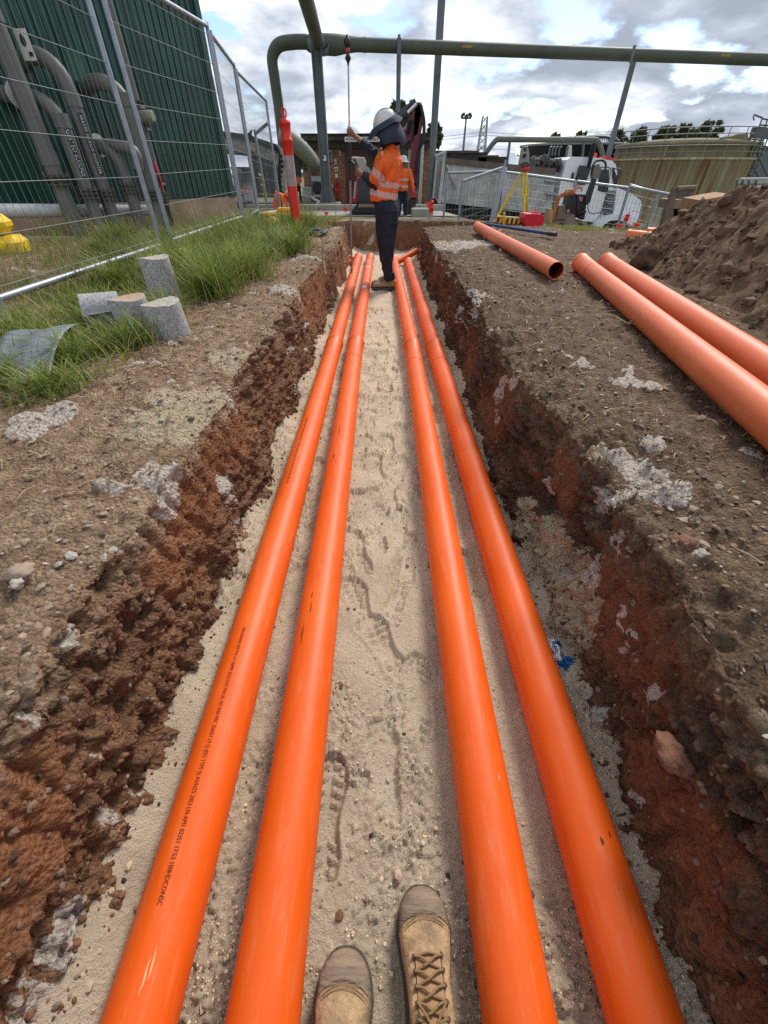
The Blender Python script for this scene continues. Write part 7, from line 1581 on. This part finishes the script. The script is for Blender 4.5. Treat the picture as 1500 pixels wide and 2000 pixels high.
# survey pole with prism and tablet
sp = thing('survey_pole', pole_bot, 'tall survey pole with a black and red prism on top, held upright by the worker', 'survey pole'); ALU = mat('pole_silver', srgb(190, 190, 186), .4, .4); CRB = mat('pole_black', srgb(34, 30, 30), .5)
MB().tube([pole_bot, onpole(352)], .0135, 10).build('lower_tube', mat('pole_taupe', srgb(150, 138, 126), .5, .2), sp); MB().tube([onpole(352), onpole(278)], .020, 10).build('middle_grip', CRB, sp); MB().tube([onpole(280), onpole(126)], .0105, 10).build('upper_tube', ALU, sp)
MB().lathe(pole_bot, (0, 0, 1), [(.002, -.0), (.01, .05), (.0135, .06)], 8).build('pole_point', CRB, sp)
mb = MB(); b = onpole(128); mb.lathe(b, (0, 0, 1), [(.012, 0), (.014, .02), (.034, .05), (.036, .058), (.018, .085), (.018, .1)], 14); mb.build('prism_mount', BLKT, sp); MB().lathe(b, (0, 0, 1), [(.02, .1), (.024, .105), (.024, .13), (.02, .135)], 14).build('prism_band', mat('prism_red', srgb(200, 70, 80), .4), sp)
mb = MB(); mb.lathe(b, (0, 0, 1), [(.022, .135), (.038, .16), (.038, .195), (.024, .205), (.02, .21), (.01, .235), (.002, .24)], 12)
for k in range(6): a = k*math.pi/3; mb.box(b+Vector((math.cos(a)*.034, math.sin(a)*.034, .18)), (.012, .012, .045))
mb.build('prism', BLKT, sp)
tb = thing('field_tablet', tab, 'white-framed survey tablet clamped to the pole near the worker\'s hand', 'tablet'); a_, b_, c_, d_ = P(687, 307, PY-.05), P(709, 308, PY-.25), P(724, 341, PY-.30), P(701, 341, PY-.10)
nq = (b_-a_).cross(d_-a_).normalized(); cen_ = (a_+b_+c_+d_)/4
MB().prism([a_, b_, c_, d_], .022, dirv=tuple(nq)).build('frame', WPL, tb); sgn = 1 if nq.dot(Vector((0, -1, 0))) > 0 else -1
sc2 = [cen_+(p-cen_)*.84+nq*(.0235 if sgn > 0 else -.0015) for p in (a_, b_, c_, d_)]; MB().prism(sc2, .001, dirv=tuple(nq*sgn)).build('screen', mat('screen_pale', srgb(190, 196, 200), .15), tb)
sc3 = [cen_+(p-cen_)*.84+nq*(.0255 if sgn > 0 else -.0035) for p in (a_, a_.lerp(b_, .25), d_.lerp(c_, .25), d_)]; MB().prism(sc3, .001, dirv=tuple(nq*sgn)).build('screen_menu', mat('screen_dark', srgb(70, 84, 92), .2), tb)
MB().tube([onpole(312), a_.lerp(d_, .5)], .014, 8).build('bracket', BLKT, tb); MB().ell(onpole(312), (.03, .03, .035), 10).build('clamp', BLKT, tb); MB().box(b_.lerp(c_, .45)+Vector((.015, 0, .01)), (.04, .03, .03), (0, .5, 0)).build('side_clip', BLKT, tb)

def smallperson(px, vtop, vfoot, D, label, helmet, pose='stand', face=-1, seed=1, arms=None):
    top, ft = P(px, vtop, D), P(px, vfoot, D); H = top.z-ft.z; s = H/1.8; b = Vector((ft.x, D, ft.z)); t = thing('person', b, label, 'person')
    Q = lambda x, y, z: b+Vector((x*s, y*s, z*s))
    body = MB(); body.ell(Q(0, 0, 1.63), (.085*s, .09*s, .12*s), 12); cap(body, [Q(0, 0, 1.45), Q(0, 0, 1.55)], [.06*s, .055*s], 8); cap(body, [Q(0, 0, .95), Q(0, 0, 1.38)], [.12*s, .13*s], 10)
    A = arms or [[(.20, 0, 1.40), (.25, -.02, 1.12), (.12*face*-1+.05, -.2, .98)], [(-.20, 0, 1.40), (-.25, -.02, 1.12), (-.08, -.2, .98)]]
    for a in A:
        cap(body, [Q(*q) for q in a], [.045*s, .038*s, .028*s], 8); e = Q(*a[-1]); body.ell(e+(Q(*a[-1])-Q(*a[-2])).normalized()*.05*s, (.04*s, .03*s, .045*s), 8)
    for sd_ in (-1, 1): cap(body, [Q(sd_*.1, 0, .9), Q(sd_*.11, 0, .5), Q(sd_*.12, 0, .08)], [.08*s, .055*s, .04*s], 8)
    remeshed('body', body, SKIN, t, .018*s, 2)
    sh = MB(); sh.tube([Q(0, 0, .88), Q(0, 0, 1.1), Q(0, 0, 1.3), Q(0, 0, 1.42), Q(0, 0, 1.48)], [.165*s, .17*s, .185*s, .16*s, .08*s], 16, up=(0, 1, 0))
    for a in A: cap(sh, [Q(*a[0]), Q(*a[1]), Q(*(Vector(a[1]).lerp(Vector(a[2]), .75)))], [.08*s, .068*s, .055*s], 10)
    shm = remeshed('shirt', sh, HIVIS, t, .022*s, 3, .02, 9, seed)
    for z0_ in (.98, 1.16): band_from(shm, lambda p, z0_=z0_: b.z+z0_*s < p.z < b.z+(z0_+.06)*s and abs(p.x-b.x) < .19*s, .004, 'reflective_band', REFL, t)
    tr = MB(); tr.tube([Q(0, 0, .98), Q(0, 0, .85)], [.16*s, .16*s], 14)
    for sd_ in (-1, 1): cap(tr, [Q(sd_*.085, 0, .86), Q(sd_*.1, 0, .5), Q(sd_*.12, 0, .1)], [.1*s, .078*s, .065*s], 10)
    remeshed('trousers', tr, NAVYC, t, .022*s, 3, .02, 9, seed+1)
    for sd_ in (-1, 1): MB().box(Q(sd_*.12, -.05, .045), (.10*s, .28*s, .1*s), bev=.025*s).build('boot', LEATH, t)
    hl = MB(); hl.lathe(Q(0, 0, 1.64), (0, 0, 1), [(.19*s, -.01*s), (.18*s, .01*s), (.13*s, .02*s), (.125*s, .08*s), (.09*s, .14*s), (.001, .165*s)], 16); hl.build('helmet', helmet, t); return t
smallperson(785, 303, 436, 14.9, 'worker in orange hi-vis half hidden behind the surveying worker', HELM, seed=21, arms=[[(.2, 0, 1.4), (.30, -.05, 1.12), (.36, -.12, .9)], [(-.2, 0, 1.4), (-.22, -.1, 1.12), (-.1, -.25, 1.0)]])
smallperson(585, 325, 398, 26, 'far worker in orange hi-vis and wide-brimmed pale helmet standing by the brick annexe', mat('helmet_pinkish', srgb(226, 186, 168), .5), seed=31)
# crouching worker
D_ = 17.5; c = P(553, 412, D_); t = thing('person', c, 'crouching worker in orange hi-vis bent low behind the amber fence foot', 'person')
mb = MB(); cap(mb, [c+Vector((-.18, 0, .12)), c+Vector((-.08, 0, .42)), c+Vector((.12, -.05, .34))], [.18, .17, .12], 12); cap(mb, [c+Vector((.0, -.15, .42)), c+Vector((.15, -.25, .2)), c+Vector((.05, -.3, .05))], [.08, .07, .055], 10); sh = remeshed('shirt', mb, HIVIS, t, .02, 3, .02, 9, 41)
band_from(sh, lambda p: abs((p-c).x*.8+(p-c).z-.28) < .035, .004, 'reflective_band', REFL, t)
mb = MB(); mb.ell(c+Vector((.22, -.05, .38)), (.1, .09, .11), 12); cap(mb, [c+Vector((.05, -.3, .05)), c+Vector((.1, -.32, -.02))], [.035, .04], 8); remeshed('body', mb, SKIN, t, .02, 2)
mb = MB(); cap(mb, [c+Vector((-.18, 0, .1)), c+Vector((.1, -.1, .1)), c+Vector((-.05, -.1, -.15))], [.13, .1, .08], 10); remeshed('trousers', mb, NAVYC, t, .02, 2)
mb = MB(); mb.lathe(c+Vector((.25, -.05, .42)), (.5, 0, 1), [(.16, -.01), (.13, .01), (.12, .07), (.08, .12), (.001, .14)], 14); mb.build('helmet', mat('helmet_orange', srgb(240, 110, 60), .5), t)
